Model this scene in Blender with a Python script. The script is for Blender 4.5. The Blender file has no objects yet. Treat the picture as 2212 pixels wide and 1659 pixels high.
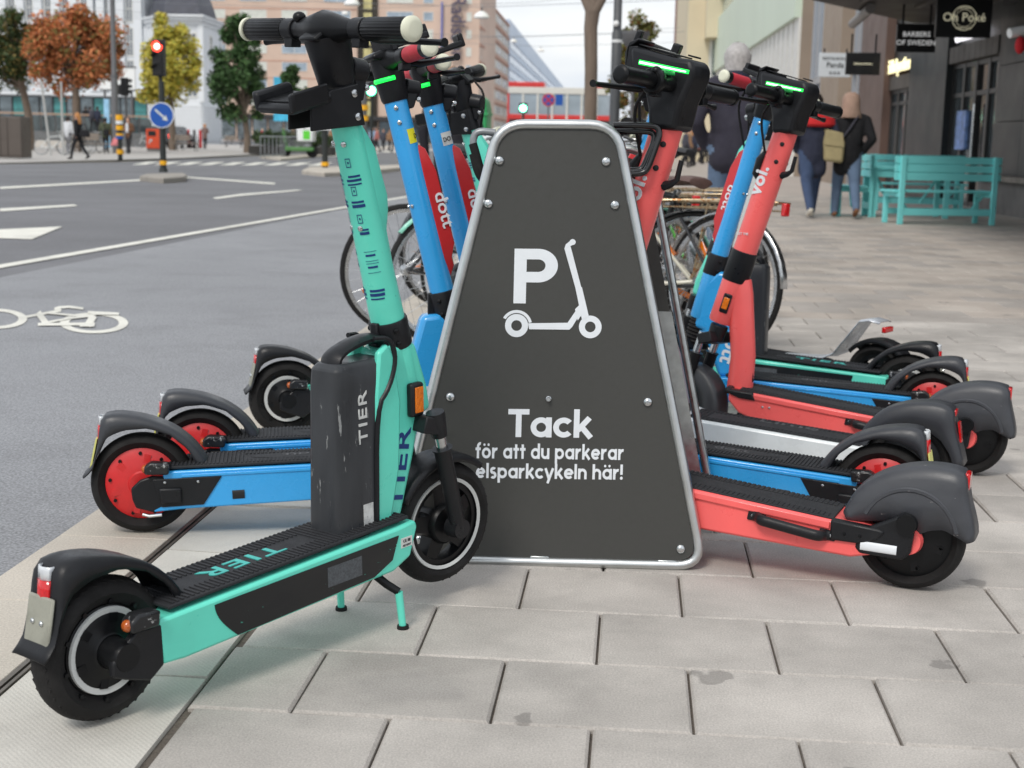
import bpy, math, random
import numpy as np
from mathutils import Vector, Matrix
R = math.radians
rng = random.Random(7)
sc = bpy.context.scene
col = sc.collection

# ---------------------------------------------------------------- camera, sky, sun, exposure
CF, CP, CR_, CY, CH = 3058.17, 0.170142465, 0.0208790438, -0.0823411839, 0.9889744605
def _dir(a, b):
    y1 = math.cos(CP) - b * math.sin(CP); z = -math.sin(CP) - b * math.cos(CP)
    return Vector((a * math.cos(CY) + y1 * math.sin(CY), -a * math.sin(CY) + y1 * math.cos(CY), z))
def ray(x, y):
    a0 = (x - 1106) / CF; b0 = (y - 829.5) / CF
    c, s = math.cos(CR_), math.sin(CR_)
    return _dir(a0 * c + b0 * s, -a0 * s + b0 * c)
EYE = Vector((0, 0, CH))
def G(x, y, z=0.0):                 # ground point seen at a photo position (2212 wide)
    r = ray(x, y); return EYE + r * ((z - CH) / r.z)
def at(x, y, Y):                    # point at a distance Y down the street
    r = ray(x, y); return EYE + r * (Y / r.y)
fwd = _dir(0, 0).normalized()
right = (ray(2106, 829.5) - ray(106, 829.5)).normalized()
up = right.cross(fwd)
cam_d = bpy.data.cameras.new('camera'); cam = bpy.data.objects.new('camera', cam_d); col.objects.link(cam)
cam.matrix_world = Matrix(((right.x, up.x, -fwd.x, 0), (right.y, up.y, -fwd.y, 0), (right.z, up.z, -fwd.z, CH), (0, 0, 0, 1)))
cam_d.sensor_width = 36; cam_d.sensor_fit = 'HORIZONTAL'; cam_d.lens = CF / 2212 * 36
cam_d.clip_start = 0.05; cam_d.clip_end = 6000
cam_d.dof.use_dof = True; cam_d.dof.focus_distance = 3.05; cam_d.dof.aperture_fstop = 7
sc.camera = cam

SUN_EL, SUN_AZ = R(48), R(200)
w = bpy.data.worlds.new('World'); sc.world = w; w.use_nodes = True
nt = w.node_tree; nt.nodes.clear()
out = nt.nodes.new('ShaderNodeOutputWorld'); bg = nt.nodes.new('ShaderNodeBackground')
sky = nt.nodes.new('ShaderNodeTexSky'); sky.sky_type = 'NISHITA'; sky.sun_disc = False
sky.sun_elevation = SUN_EL; sky.sun_rotation = SUN_AZ; sky.air_density = 1.2; sky.dust_density = 2.0
tc = nt.nodes.new('ShaderNodeTexCoord'); mp = nt.nodes.new('ShaderNodeMapping'); mp.inputs['Scale'].default_value = (1.2, 1.2, 5)
no = nt.nodes.new('ShaderNodeTexNoise'); no.inputs['Scale'].default_value = 3.2; no.inputs['Detail'].default_value = 7; no.inputs['Roughness'].default_value = .55
cr = nt.nodes.new('ShaderNodeValToRGB')
cr.color_ramp.elements[0].position = .34; cr.color_ramp.elements[0].color = (7.2, 7.9, 8.9, 1)
cr.color_ramp.elements[1].position = .62; cr.color_ramp.elements[1].color = (9.6, 9.75, 9.9, 1)
mx = nt.nodes.new('ShaderNodeMix'); mx.data_type = 'RGBA'; mx.inputs[0].default_value = .88
L = nt.links.new
L(tc.outputs['Generated'], mp.inputs['Vector']); L(mp.outputs['Vector'], no.inputs['Vector']); L(no.outputs['Fac'], cr.inputs['Fac'])
L(sky.outputs['Color'], mx.inputs[6]); L(cr.outputs['Color'], mx.inputs[7]); L(mx.outputs[2], bg.inputs['Color'])
bg.inputs['Strength'].default_value = .092; L(bg.outputs[0], out.inputs[0])
sd = bpy.data.lights.new('sun', 'SUN'); sd.energy = 1.45; sd.angle = R(16); sd.color = (1, .95, .88)
sun = bpy.data.objects.new('sun', sd); col.objects.link(sun)
# the light comes from behind the camera, a little to its left, high up behind thin cloud
sv = Vector((math.sin(SUN_AZ) * math.cos(SUN_EL), math.cos(SUN_AZ) * math.cos(SUN_EL), math.sin(SUN_EL)))
sun.rotation_euler = sv.to_track_quat('Z', 'Y').to_euler(); sun.location = (0, -5, 30)
vs = sc.view_settings; vs.view_transform = 'Standard'; vs.look = 'None'; vs.exposure = .27; vs.gamma = 1; vs.use_curve_mapping = False
sc.cycles.max_bounces = 8; sc.cycles.use_denoising = True

# ---------------------------------------------------------------- materials
_mats = {}
def srgb(*c):
    return tuple(((v / 255) / 12.92 if v / 255 <= .04045 else ((v / 255 + .055) / 1.055) ** 2.4) for v in c)
def mat(name, c, r=.5, m=0., var=.1, sc_=25., bump=0., bsc=180., coat=0., emit=0., wear=None, wsc=60., wlo=.66, rnd=0., dirt=0., dsc=7., alpha=None, stretch=(1, 1, 1), spec=.5):
    if name in _mats: return _mats[name]
    M = bpy.data.materials.new(name); M.use_nodes = True; _mats[name] = M
    n = M.node_tree; b = n.nodes['Principled BSDF']; K = n.links.new
    b.inputs['Roughness'].default_value = r; b.inputs['Metallic'].default_value = m
    b.inputs['Coat Weight'].default_value = coat; b.inputs['Coat Roughness'].default_value = .12
    b.inputs['Specular IOR Level'].default_value = spec
    t = n.nodes.new('ShaderNodeTexCoord'); mpn = n.nodes.new('ShaderNodeMapping'); mpn.inputs['Scale'].default_value = stretch
    K(t.outputs['Object'], mpn.inputs['Vector']); V = mpn.outputs['Vector']
    if rnd:      # offset the pattern for every object
        oi = n.nodes.new('ShaderNodeObjectInfo'); ad = n.nodes.new('ShaderNodeVectorMath'); ad.operation = 'ADD'
        cx = n.nodes.new('ShaderNodeCombineXYZ'); ml = n.nodes.new('ShaderNodeMath'); ml.operation = 'MULTIPLY'; ml.inputs[1].default_value = 57.
        K(oi.outputs['Random'], ml.inputs[0]); K(ml.outputs[0], cx.inputs[0]); K(ml.outputs[0], cx.inputs[1])
        K(V, ad.inputs[0]); K(cx.outputs[0], ad.inputs[1]); V = ad.outputs[0]
    def noise(s, d=5., ro=.55):
        q = n.nodes.new('ShaderNodeTexNoise'); q.inputs['Scale'].default_value = s; q.inputs['Detail'].default_value = d; q.inputs['Roughness'].default_value = ro
        K(V, q.inputs['Vector']); return q.outputs['Fac']
    def mix(f, A, B, mode='MIX'):
        q = n.nodes.new('ShaderNodeMix'); q.data_type = 'RGBA'; q.blend_type = mode
        if isinstance(f, (int, float)): q.inputs[0].default_value = f
        else: K(f, q.inputs[0])
        for i, x in ((6, A), (7, B)):
            if isinstance(x, tuple): q.inputs[i].default_value = (*x[:3], 1)
            else: K(x, q.inputs[i])
        return q.outputs[2]
    def rng_(f, a, b_, lo=0., hi=1.):
        q = n.nodes.new('ShaderNodeMapRange'); q.inputs[1].default_value = a; q.inputs[2].default_value = b_; q.inputs[3].default_value = lo; q.inputs[4].default_value = hi
        K(f, q.inputs[0]); return q.outputs[0]
    lo = tuple(v * (1 - var) for v in c); hi = tuple(min(1, v * (1 + var)) for v in c)
    C = mix(rng_(noise(sc_), .3, .7), lo, hi)
    if dirt:
        d = tuple(v * .45 + .03 for v in c)
        C = mix(rng_(noise(dsc, 8, .65), .5, .78, 0, dirt), C, d)
    if rnd:
        g = n.nodes.new('ShaderNodeHueSaturation'); K(C, g.inputs['Color']); K(rng_(oi.outputs['Random'], 0, 1, 1 - rnd, 1 + rnd), g.inputs['Value']); C = g.outputs['Color']
    if wear:
        f = rng_(noise(wsc, 9, .7), wlo, wlo + .03)
        C = mix(f, C, wear)
        K(rng_(noise(wsc * .4), .3, .7, max(.05, r - .12), min(1, r + .12)), b.inputs['Roughness'])
    elif var:
        K(rng_(noise(sc_ * 1.7), .3, .7, max(.03, r - .07), min(1, r + .07)), b.inputs['Roughness'])
    K(C, b.inputs['Base Color'])
    if bump:
        bp = n.nodes.new('ShaderNodeBump'); bp.inputs['Strength'].default_value = bump; bp.inputs['Distance'].default_value = .004
        K(noise(bsc, 4, .6), bp.inputs['Height']); K(bp.outputs[0], b.inputs['Normal'])
    if emit:
        b.inputs['Emission Color'].default_value = (*c[:3], 1); b.inputs['Emission Strength'].default_value = emit
    if alpha is not None:
        b.inputs['Transmission Weight'].default_value = 1 - alpha
    return M

TEAL = mat('turquoise_paint', srgb(102, 224, 200), .36, 0, .05, 9, .05, 400, .25, wear=srgb(60, 66, 64), wsc=42, wlo=.695, dirt=.12)
BLUE = mat('sky_blue_paint', srgb(52, 164, 232), .3, 0, .04, 9, .03, 500, .4, wear=srgb(34, 60, 84), wsc=48, wlo=.71, dirt=.12)
CORAL = mat('coral_paint', srgb(247, 102, 100), .36, 0, .04, 9, .04, 400, .3, wear=srgb(236, 190, 180), wsc=48, wlo=.71, dirt=.12)
WHITEP = mat('white_paint', srgb(232, 236, 236), .3, 0, .04, 9, 0, 1, .4, dirt=.25)
GREENP = mat('lime_green_paint', srgb(96, 214, 60), .4, 0, .05, 9, 0, 1, .3)
BLACK = mat('black_plastic', srgb(27, 28, 31), .38, 0, .12, 14, .12, 700, dirt=.25, dsc=11, wear=srgb(84, 84, 84), wsc=80, wlo=.71, spec=.3)
DARK = mat('dark_metal', srgb(21, 22, 24), .35, .2, .1, 30, .05, 500, spec=.3)
RUBBER = mat('tyre_rubber', srgb(31, 30, 30), .78, 0, .18, 12, .25, 420, dirt=.5, dsc=14, spec=.3)
MATR = mat('deck_rubber', srgb(46, 47, 50), .75, 0, .12, 20, .3, 520, dirt=.7, dsc=9, spec=.3)
GREYF = mat('scuffed_grey_plastic', srgb(64, 66, 71), .46, 0, .2, 6, .1, 500, wear=srgb(142, 138, 138), wsc=30, wlo=.66, dirt=.5, stretch=(1, 1, 2.6))
BATT = mat('battery_casing', srgb(56, 58, 61), .36, 0, .32, 5, .06, 500, wear=srgb(136, 138, 138), wsc=24, wlo=.63, dirt=.3, stretch=(2.5, 2.5, .6), spec=.3)
CHROME = mat('bright_steel', (.60, .62, .63), .24, 1, .1, 9, .04, 60)
STEEL = mat('galvanised_steel', (.55, .58, .58), .34, 1, .14, 40, .05, 90)
REDM = mat('red_hub_metal', srgb(205, 36, 38), .4, 0, .1, 20, .05, 300, .3)
REDP = mat('red_plastic', srgb(198, 32, 36), .4, 0, .07, 12, .05, 500, .2)
GRIPR = mat('red_grip', srgb(190, 44, 58), .6, 0, .1, 30, .2, 700)
CREAM = mat('cream_plastic', srgb(222, 222, 200), .5, 0, .06, 20)
TAIL = mat('tail_light_red', srgb(206, 26, 30), .15, 0, .25, 90, 0, 1, .6)
LENS = mat('clear_lens', srgb(214, 218, 222), .12, 0, .1, 60, 0, 1, .6)
AMBER = mat('amber_lens', srgb(226, 118, 18), .18, 0, .25, 140, .3, 300, .5)
ORBRN = mat('orange_lens', srgb(172, 84, 30), .2, 0, .2, 60, 0, 1, .5)
LED = mat('green_light', (.01, .8, .07), .4, emit=1.5)
LEDC = mat('bright_green_light', (.5, 1., .6), .4, emit=2.5)
RING = mat('grey_reflective_ring', srgb(206, 208, 206), .5, 0, .05, 20)
NAVY = mat('navy_print', srgb(20, 56, 120), .5, 0, .05, 30)
LWHITE = mat('white_vinyl', srgb(226, 230, 234), .45, 0, .03, 30, dirt=.1, dsc=12)
STICK = mat('paper_label', srgb(214, 216, 212), .6, 0, .08, 50)
YSTICK = mat('yellow_label', srgb(226, 220, 40), .5, 0, .05, 50)
BLKPRT = mat('black_print', srgb(24, 24, 26), .6, 0, .05, 30)
TEALPRT = mat('turquoise_print', srgb(70, 178, 170), .6, 0, .1, 60)
PLATE = mat('worn_plate', srgb(150, 150, 138), .55, 0, .25, 30, .1, 200, dirt=.8, dsc=30)
YPLATE = mat('pale_yellow_plate', srgb(222, 220, 130), .5, 0, .06, 30)
GREYP = mat('mauve_grey_plastic', srgb(150, 142, 148), .45, 0, .06, 12)
BAG = mat('silver_panel', srgb(196, 200, 206), .35, .4, .12, 25, .05, 300, wear=srgb(120, 122, 126), wsc=50, wlo=.68)

# ---------------------------------------------------------------- geometry
class MB:
    def __init__(s): s.v = []; s.f = []; s.m = []
    def add(s, vs, fs, k=0, M=None):
        o = len(s.v)
        s.v += [tuple(M @ Vector(p)) if M else tuple(p) for p in vs]
        s.f += [tuple(i + o for i in q) for q in fs]; s.m += [k] * len(fs)
        return s
    def box(s, x0, x1, y0, y1, z0, z1, k=0, M=None):
        return s.add([(x0, y0, z0), (x1, y0, z0), (x1, y1, z0), (x0, y1, z0), (x0, y0, z1), (x1, y0, z1), (x1, y1, z1), (x0, y1, z1)],
                     [(3, 2, 1, 0), (4, 5, 6, 7), (0, 1, 5, 4), (1, 2, 6, 5), (2, 3, 7, 6), (3, 0, 4, 7)], k, M)
    def prism(s, poly, y0, y1, k=0, M=None):            # poly in x,z
        n = len(poly); a = sum(poly[i][0] * poly[(i + 1) % n][1] - poly[(i + 1) % n][0] * poly[i][1] for i in range(n))
        if a < 0: poly = poly[::-1]
        vs = [(x, y0, z) for x, z in poly] + [(x, y1, z) for x, z in poly]
        fs = [tuple(range(n)), tuple(range(2 * n - 1, n - 1, -1))] + [((i + 1) % n, i, n + i, n + (i + 1) % n) for i in range(n)]
        return s.add(vs, fs, k, M)
    def flat(s, poly, z0, z1, k=0):                     # poly in x,y
        return s.prism(poly, 0, 1, k, Matrix(((1, 0, 0, 0), (0, 0, 1, 0), (0, z1 - z0, 0, z0), (0, 0, 0, 1)))) if False else s._flat(poly, z0, z1, k)
    def _flat(s, poly, z0, z1, k):
        n = len(poly); a = sum(poly[i][0] * poly[(i + 1) % n][1] - poly[(i + 1) % n][0] * poly[i][1] for i in range(n))
        if a < 0: poly = poly[::-1]
        vs = [(p[0], p[1], z0) for p in poly] + [(p[0], p[1], z1) for p in poly]
        return s.add(vs, [tuple(range(n - 1, -1, -1)), tuple(range(n, 2 * n))] + [(i, (i + 1) % n, n + (i + 1) % n, n + i) for i in range(n)], k)
    def loft(s, loops, k=0, cap=True, closed=True):
        n = len(loops[0]); vs = [p for l in loops for p in l]; fs = []
        for a in range(len(loops) - 1):
            for i in range(n if closed else n - 1):
                j = (i + 1) % n; fs.append((a * n + i, a * n + j, (a + 1) * n + j, (a + 1) * n + i))
        if cap and closed: fs += [tuple(range(n - 1, -1, -1)), tuple(range((len(loops) - 1) * n, len(loops) * n))]
        return s.add(vs, fs, k)
    def tube(s, pts, r, n=10, k=0, cap=True, closed=False, sy=1.):
        P = [Vector(p) for p in pts]; m = len(P)
        if not hasattr(r, '__len__'): r = [r] * m
        T = []
        for i in range(m):
            a = P[(i - 1) % m] if closed else P[max(0, i - 1)]; b = P[(i + 1) % m] if closed else P[min(m - 1, i + 1)]
            T.append((b - a).normalized())
        u = T[0].cross(Vector((0, 1, 0)))
        if u.length < .05: u = T[0].cross(Vector((0, 0, 1)))
        u.normalize(); loops = []
        for i in range(m):
            u = (u - T[i] * u.dot(T[i])).normalized(); v = T[i].cross(u)
            loops.append([tuple(P[i] + (u * math.cos(q * 2 * math.pi / n) + v * math.sin(q * 2 * math.pi / n) * sy) * r[i]) for q in range(n)])
        if closed: loops.append(loops[0]); return s.loft(loops, k, False)
        return s.loft(loops, k, cap)
    def cyl(s, a, b, r0, r1=None, n=16, k=0): return s.tube([a, b], [r0, r0 if r1 is None else r1], n, k)
    def lathe(s, prof, c=(0, 0, 0), n=36, k=0, axis='y', a0=0., a1=2 * math.pi, close=False):   # prof: (r, t)
        full = abs(a1 - a0 - 2 * math.pi) < 1e-6; m = n if full else n + 1; vs = []; fs = []; q = len(prof)
        for i in range(m):
            a = a0 + (a1 - a0) * i / n; ca, sa = math.cos(a), math.sin(a)
            for r, t in prof:
                p = (r * ca, t, r * sa) if axis == 'y' else ((r * ca, r * sa, t) if axis == 'z' else (t, r * ca, r * sa))
                vs.append((p[0] + c[0], p[1] + c[1], p[2] + c[2]))
        for i in range(n):
            j = (i + 1) % m
            for e in range(q if close else q - 1):
                f = (e + 1) % q; fs.append((i * q + e, i * q + f, j * q + f, j * q + e) if axis != 'z' else (i * q + e, j * q + e, j * q + f, i * q + f))
        return s.add(vs, fs, k)
    def ball(s, c, r, k=0, n=12, m=8, M=None):
        if not hasattr(r, '__len__'): r = (r, r, r)
        vs = [(c[0], c[1], c[2] + r[2])]; fs = []
        for i in range(1, m):
            a = math.pi * i / m
            for j in range(n):
                b = 2 * math.pi * j / n; vs.append((c[0] + r[0] * math.sin(a) * math.cos(b), c[1] + r[1] * math.sin(a) * math.sin(b), c[2] + r[2] * math.cos(a)))
        vs.append((c[0], c[1], c[2] - r[2])); e = len(vs) - 1
        for j in range(n):
            fs.append((0, 1 + j, 1 + (j + 1) % n)); fs.append((e, e - n + (j + 1) % n, e - n + j))
            for i in range(m - 2): fs.append((1 + i * n + j, 1 + (i + 1) * n + j, 1 + (i + 1) * n + (j + 1) % n, 1 + i * n + (j + 1) % n))
        return s.add(vs, fs, k, M)
def mesh(mb, name, sharp=38, smooth=True):
    me = bpy.data.meshes.new(name); me.from_pydata(mb.v, [], mb.f)
    if any(mb.m): me.polygons.foreach_set('material_index', mb.m)
    if smooth:
        me.polygons.foreach_set('use_smooth', [True] * len(me.polygons))
        me.set_sharp_from_angle(angle=R(sharp))
    me.update(); return me
def ob(name, mb, mats, parent=None, bevel=0, sharp=38, kind=None, solid=0, seg=2, fix=True):
    me = mb if isinstance(mb, bpy.types.Mesh) else mesh(mb, name, sharp)
    if not me.materials:
        for x in (mats if isinstance(mats, (list, tuple)) else [mats]): me.materials.append(x)
    if fix and not isinstance(mb, bpy.types.Mesh):
        import bmesh
        bm = bmesh.new(); bm.from_mesh(me); bmesh.ops.recalc_face_normals(bm, faces=bm.faces); bm.to_mesh(me); bm.free()
    o = bpy.data.objects.new(name, me); col.objects.link(o)
    if parent: o.parent = parent
    if solid:
        s = o.modifiers.new('s', 'SOLIDIFY'); s.thickness = solid; s.offset = 0
    if bevel:
        b = o.modifiers.new('b', 'BEVEL'); b.width = bevel; b.segments = seg; b.limit_method = 'ANGLE'; b.angle_limit = R(35)
    if kind: o['kind'] = kind
    return o
def tag(o, label, cat, group=None):
    o['label'] = label; o['category'] = cat
    if group: o['group'] = group
    return o
def thing(name, label, cat, loc=(0, 0, 0), rz=0., group=None, pitch=0.):
    o = bpy.data.objects.new(name, None); col.objects.link(o); o.empty_display_size = .1
    o.location = loc; o.rotation_mode = 'ZYX' if False else 'XYZ'; o.rotation_euler = (0, -pitch, rz)
    return tag(o, label, cat, group)
def copy_tree(o, parent=None):
    c = o.copy(); col.objects.link(c)
    if parent: c.parent = parent
    for ch in list(o.children): copy_tree(ch, c)
    return c
_txt = {}
def text(s, size, org, xd, ud, material, name='lettering', parent=None, bold=0., ex=.0008, align='CENTER', sx=1., space=1., hgt=None):
    """flat raised lettering: org = middle of the baseline, xd = reading direction, ud = up of the letters"""
    key = (s, bold, align, space, ex / size)
    if key not in _txt:
        cu = bpy.data.curves.new('t', 'FONT'); cu.body = s; cu.size = 1; cu.align_x = align; cu.offset = bold; cu.extrude = ex / size; cu.resolution_u = 3; cu.space_character = space; cu.space_line = .95
        t = bpy.data.objects.new('t', cu); col.objects.link(t)
        dg = bpy.context.evaluated_depsgraph_get(); _txt[key] = bpy.data.meshes.new_from_object(t.evaluated_get(dg)); bpy.data.objects.remove(t)
    me = _txt[key].copy(); me.materials.clear(); me.materials.append(material)
    xd = Vector(xd).normalized(); ud = Vector(ud); ud = (ud - xd * ud.dot(xd)).normalized(); nd = xd.cross(ud)
    M = Matrix(((xd.x * size * sx, ud.x * size, nd.x * size, org[0]), (xd.y * size * sx, ud.y * size, nd.y * size, org[1]), (xd.z * size * sx, ud.z * size, nd.z * size, org[2]), (0, 0, 0, 1)))
    me.transform(M); me.name = name
    return ob(name, me, material, parent)
# ---------------------------------------------------------------- ground
def ground_mat(name, c, var, dirt, grain, bump, dark=(.1, .1, .1), big=.6, rnd=0., spk=.25):
    M = mat(name, c, .88, 0, var, big, bump, grain, dirt=dirt, dsc=1.7, rnd=rnd)
    n = M.node_tree; b = n.nodes['Principled BSDF']; K = n.links.new
    src = b.inputs['Base Color'].links[0].from_socket
    t = n.nodes.new('ShaderNodeTexCoord'); g = n.nodes.new('ShaderNodeTexNoise'); g.inputs['Scale'].default_value = grain; g.inputs['Detail'].default_value = 3
    K(t.outputs['Object'], g.inputs['Vector'])
    r = n.nodes.new('ShaderNodeMapRange'); r.inputs[1].default_value = .32; r.inputs[2].default_value = .68; r.inputs[3].default_value = 1 - spk; r.inputs[4].default_value = 1 + spk
    K(g.outputs['Fac'], r.inputs[0])
    h = n.nodes.new('ShaderNodeHueSaturation'); K(src, h.inputs['Color']); K(r.outputs[0], h.inputs['Value']); K(h.outputs[0], b.inputs['Base Color'])
    return M
ROAD = ground_mat('asphalt', srgb(112, 112, 115), .16, .35, 150, .5, big=.35, spk=.3)
LANE = ground_mat('worn_grey_asphalt', srgb(140, 141, 144), .1, .42, 130, .6, big=.5, spk=.34)
PAVER = ground_mat('concrete_paver', srgb(185, 179, 172), .12, .7, 260, .3, big=5, rnd=.1, spk=.16)
def spots(M):
    n = M.node_tree; b = n.nodes['Principled BSDF']; K = n.links.new; src = b.inputs['Base Color'].links[0].from_socket
    t = n.nodes.new('ShaderNodeNewGeometry'); v = n.nodes.new('ShaderNodeTexVoronoi'); v.inputs['Scale'].default_value = 4.2; v.inputs['Randomness'].default_value = 1.
    wn = n.nodes.new('ShaderNodeTexNoise'); wn.inputs['Scale'].default_value = 14; wn.inputs['Detail'].default_value = 4; K(t.outputs['Position'], wn.inputs['Vector'])
    ad = n.nodes.new('ShaderNodeMix'); ad.data_type = 'RGBA'; ad.blend_type = 'ADD'; ad.inputs[0].default_value = .11; K(t.outputs['Position'], ad.inputs[6]); K(wn.outputs['Color'], ad.inputs[7]); K(ad.outputs[2], v.inputs['Vector'])
    sz = n.nodes.new('ShaderNodeSeparateColor'); K(v.outputs['Color'], sz.inputs[0])
    th = n.nodes.new('ShaderNodeMath'); th.operation = 'MULTIPLY'; th.inputs[1].default_value = .19; K(sz.outputs[0], th.inputs[0])
    df = n.nodes.new('ShaderNodeMath'); df.operation = 'SUBTRACT'; K(th.outputs[0], df.inputs[0]); K(v.outputs['Distance'], df.inputs[1])
    r = n.nodes.new('ShaderNodeMapRange'); r.inputs[1].default_value = 0; r.inputs[2].default_value = .03; r.inputs[3].default_value = 0; r.inputs[4].default_value = .5; K(df.outputs[0], r.inputs[0])
    m = n.nodes.new('ShaderNodeMix'); m.data_type = 'RGBA'; K(r.outputs[0], m.inputs[0]); K(src, m.inputs[6]); m.inputs[7].default_value = (.14, .13, .12, 1)
    g2 = n.nodes.new('ShaderNodeTexNoise'); g2.inputs['Scale'].default_value = 1.6; g2.inputs['Detail'].default_value = 6; g2.inputs['Roughness'].default_value = .6; K(t.outputs['Position'], g2.inputs['Vector'])
    r2 = n.nodes.new('ShaderNodeMapRange'); r2.inputs[1].default_value = .35; r2.inputs[2].default_value = .68; r2.inputs[3].default_value = 1.06; r2.inputs[4].default_value = .78; K(g2.outputs['Fac'], r2.inputs[0])
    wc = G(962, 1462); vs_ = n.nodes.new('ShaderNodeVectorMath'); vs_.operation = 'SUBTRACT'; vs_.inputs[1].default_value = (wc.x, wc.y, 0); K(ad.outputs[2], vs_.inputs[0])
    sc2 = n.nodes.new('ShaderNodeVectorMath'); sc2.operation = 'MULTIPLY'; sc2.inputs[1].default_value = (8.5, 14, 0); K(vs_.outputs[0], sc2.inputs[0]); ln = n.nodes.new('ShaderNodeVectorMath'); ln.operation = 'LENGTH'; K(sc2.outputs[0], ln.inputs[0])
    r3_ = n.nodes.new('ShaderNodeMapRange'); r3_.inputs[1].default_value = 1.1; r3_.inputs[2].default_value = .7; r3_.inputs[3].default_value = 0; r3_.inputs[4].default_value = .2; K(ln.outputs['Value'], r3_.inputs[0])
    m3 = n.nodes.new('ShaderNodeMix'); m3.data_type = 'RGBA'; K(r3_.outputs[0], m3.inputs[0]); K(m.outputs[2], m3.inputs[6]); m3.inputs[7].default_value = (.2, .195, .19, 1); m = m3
    h = n.nodes.new('ShaderNodeHueSaturation'); K(m.outputs[2], h.inputs['Color']); K(r2.outputs[0], h.inputs['Value']); K(h.outputs[0], b.inputs['Base Color'])
spots(PAVER)
FARPAVE = ground_mat('paved_concrete', srgb(172, 162, 153), .06, .3, 40, .1, big=.7, spk=.06)
KERB = ground_mat('kerb_granite', srgb(188, 180, 168), .07, .4, 200, .25, big=3., rnd=.03, spk=.14)
SLAB = ground_mat('pale_ribbed_slab', srgb(203, 199, 190), .07, .7, 260, .3, big=2.5, rnd=.03, spk=.08)
JOINT = ground_mat('joint_dirt', srgb(98, 90, 82), .2, .5, 200, .5, big=5)
PLAZA = ground_mat('plaza_paving', srgb(176, 172, 168), .06, .3, 30, .1, big=.4, spk=.05)
PAINT = ground_mat('road_paint', srgb(224, 222, 212), .08, .75, 160, .2, big=4, spk=.12)
GRATE = mat('slot_rail_steel', srgb(112, 106, 98), .55, .6, .3, 20, .1, 200)
def struct(o, **k):
    o['kind'] = 'structure'; return o
m = MB(); m.flat([(-1500, -300), (1500, -300), (1500, 2500), (-1500, 2500)], -.3, -.03)
struct(ob('road', m, ROAD))
m = MB(); m.flat([(-4.75, -5), (-1.385, -5), (-1.385, 60), (-3.2, 60), (-4.0, 25)], -.029, -.0245)
struct(ob('cycle_lane', m, LANE))
# pavement bed, with every near slab an object of its own
bed = MB(); bed.flat([(-1.10, -3), (12, -3), (12, 140), (-2.4, 140), (-1.38, 20), (-1.38, 9.5), (-1.10, 9.5)], -.2, -.012)
pave = struct(ob('pavement', bed, JOINT))
PW, PD, PX, PY = .35, .3036, -.9155, 2.298
def slab(w, d, ch=.005, h=.05):
    a, b = w / 2, d / 2; e = ch
    mb = MB(); mb.add([(-a, -b, -h), (a, -b, -h), (a, b, -h), (-a, b, -h), (-a, -b, -e), (a, -b, -e), (a, b, -e), (-a, b, -e), (-a + e, -b + e, 0), (a - e, -b + e, 0), (a - e, b - e, 0), (-a + e, b - e, 0)],
                      [(0, 1, 5, 4), (1, 2, 6, 5), (2, 3, 7, 6), (3, 0, 4, 7), (4, 5, 9, 8), (5, 6, 10, 9), (6, 7, 11, 10), (7, 4, 8, 11), (8, 9, 10, 11)])
    return mb
pm = mesh(slab(PW - .005, PD - .0025), 'paver', smooth=False); pm.materials.append(PAVER)
near, far = [], []
LEFT = -.752
for r in range(-2, 90):
    yc = PY + PD * (r + .5)
    off = 0 if r % 2 == 0 else .5
    for k in range(-1, 34):
        x0 = PX + PW * (k + off); x1 = x0 + PW
        if x1 < LEFT + .03: continue
        xl, xr = max(x0, LEFT), min(x1, 11.5)
        if xr - xl < .03: continue
        c = (xl + xr) / 2
        lim = .42 * (yc + 1.0)
        if abs(c + .05 * yc) > lim + .4 and c > 0: continue
        (near if yc < 8.3 and c < .33 * yc + .45 else far).append((c, yc, xr - xl))
near.sort(key=lambda q: q[1]); far = near[290:] + far; near = near[:290]
cut = {}
for c, yc, wd in near:
    key = round(wd, 3)
    if key not in cut:
        if abs(wd - PW) < 1e-3: cut[key] = pm
        else:
            q = mesh(slab(wd - .005, PD - .0025), 'paver_cut', smooth=False); q.materials.append(PAVER); cut[key] = q
    o = bpy.data.objects.new('paver', cut[key]); col.objects.link(o); o.parent = pave
    o.location = (c, yc, rng.uniform(-.0012, .0012)); o.rotation_euler = (rng.uniform(-.003, .003), rng.uniform(-.003, .003), rng.uniform(-.002, .002))
fm = MB(); shades = [spots(q_) or q_ for q_ in [ground_mat('concrete_paver_' + n_, srgb(*c_), .07, .4, 200, .2, big=3.5, spk=.1) for n_, c_ in (('warm', (182, 172, 162)), ('grey', (172, 165, 158)), ('pale', (187, 178, 168)))]]
for c, yc, wd in far:
    b = slab(wd - .005, PD - .0025); fm.add(b.v, b.f, rng.randrange(3), Matrix.Translation((c, yc, rng.uniform(-.001, .001))))
o = ob('distant_pavers', fm, shades, pave, kind='stuff', fix=False)
m = MB(); m.flat([(-2.4, 29.6), (12, 29.6), (12, 140), (-3.4, 140)], -.01, 0); struct(ob('far_pavement', m, FARPAVE))
m = MB(); m.flat([(-1.38, 9.5), (-.76, 9.5), (-.76, 29.6), (-2.4, 29.6)], -.01, -.001); struct(ob('kerb_strip', m, KERB))
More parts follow.
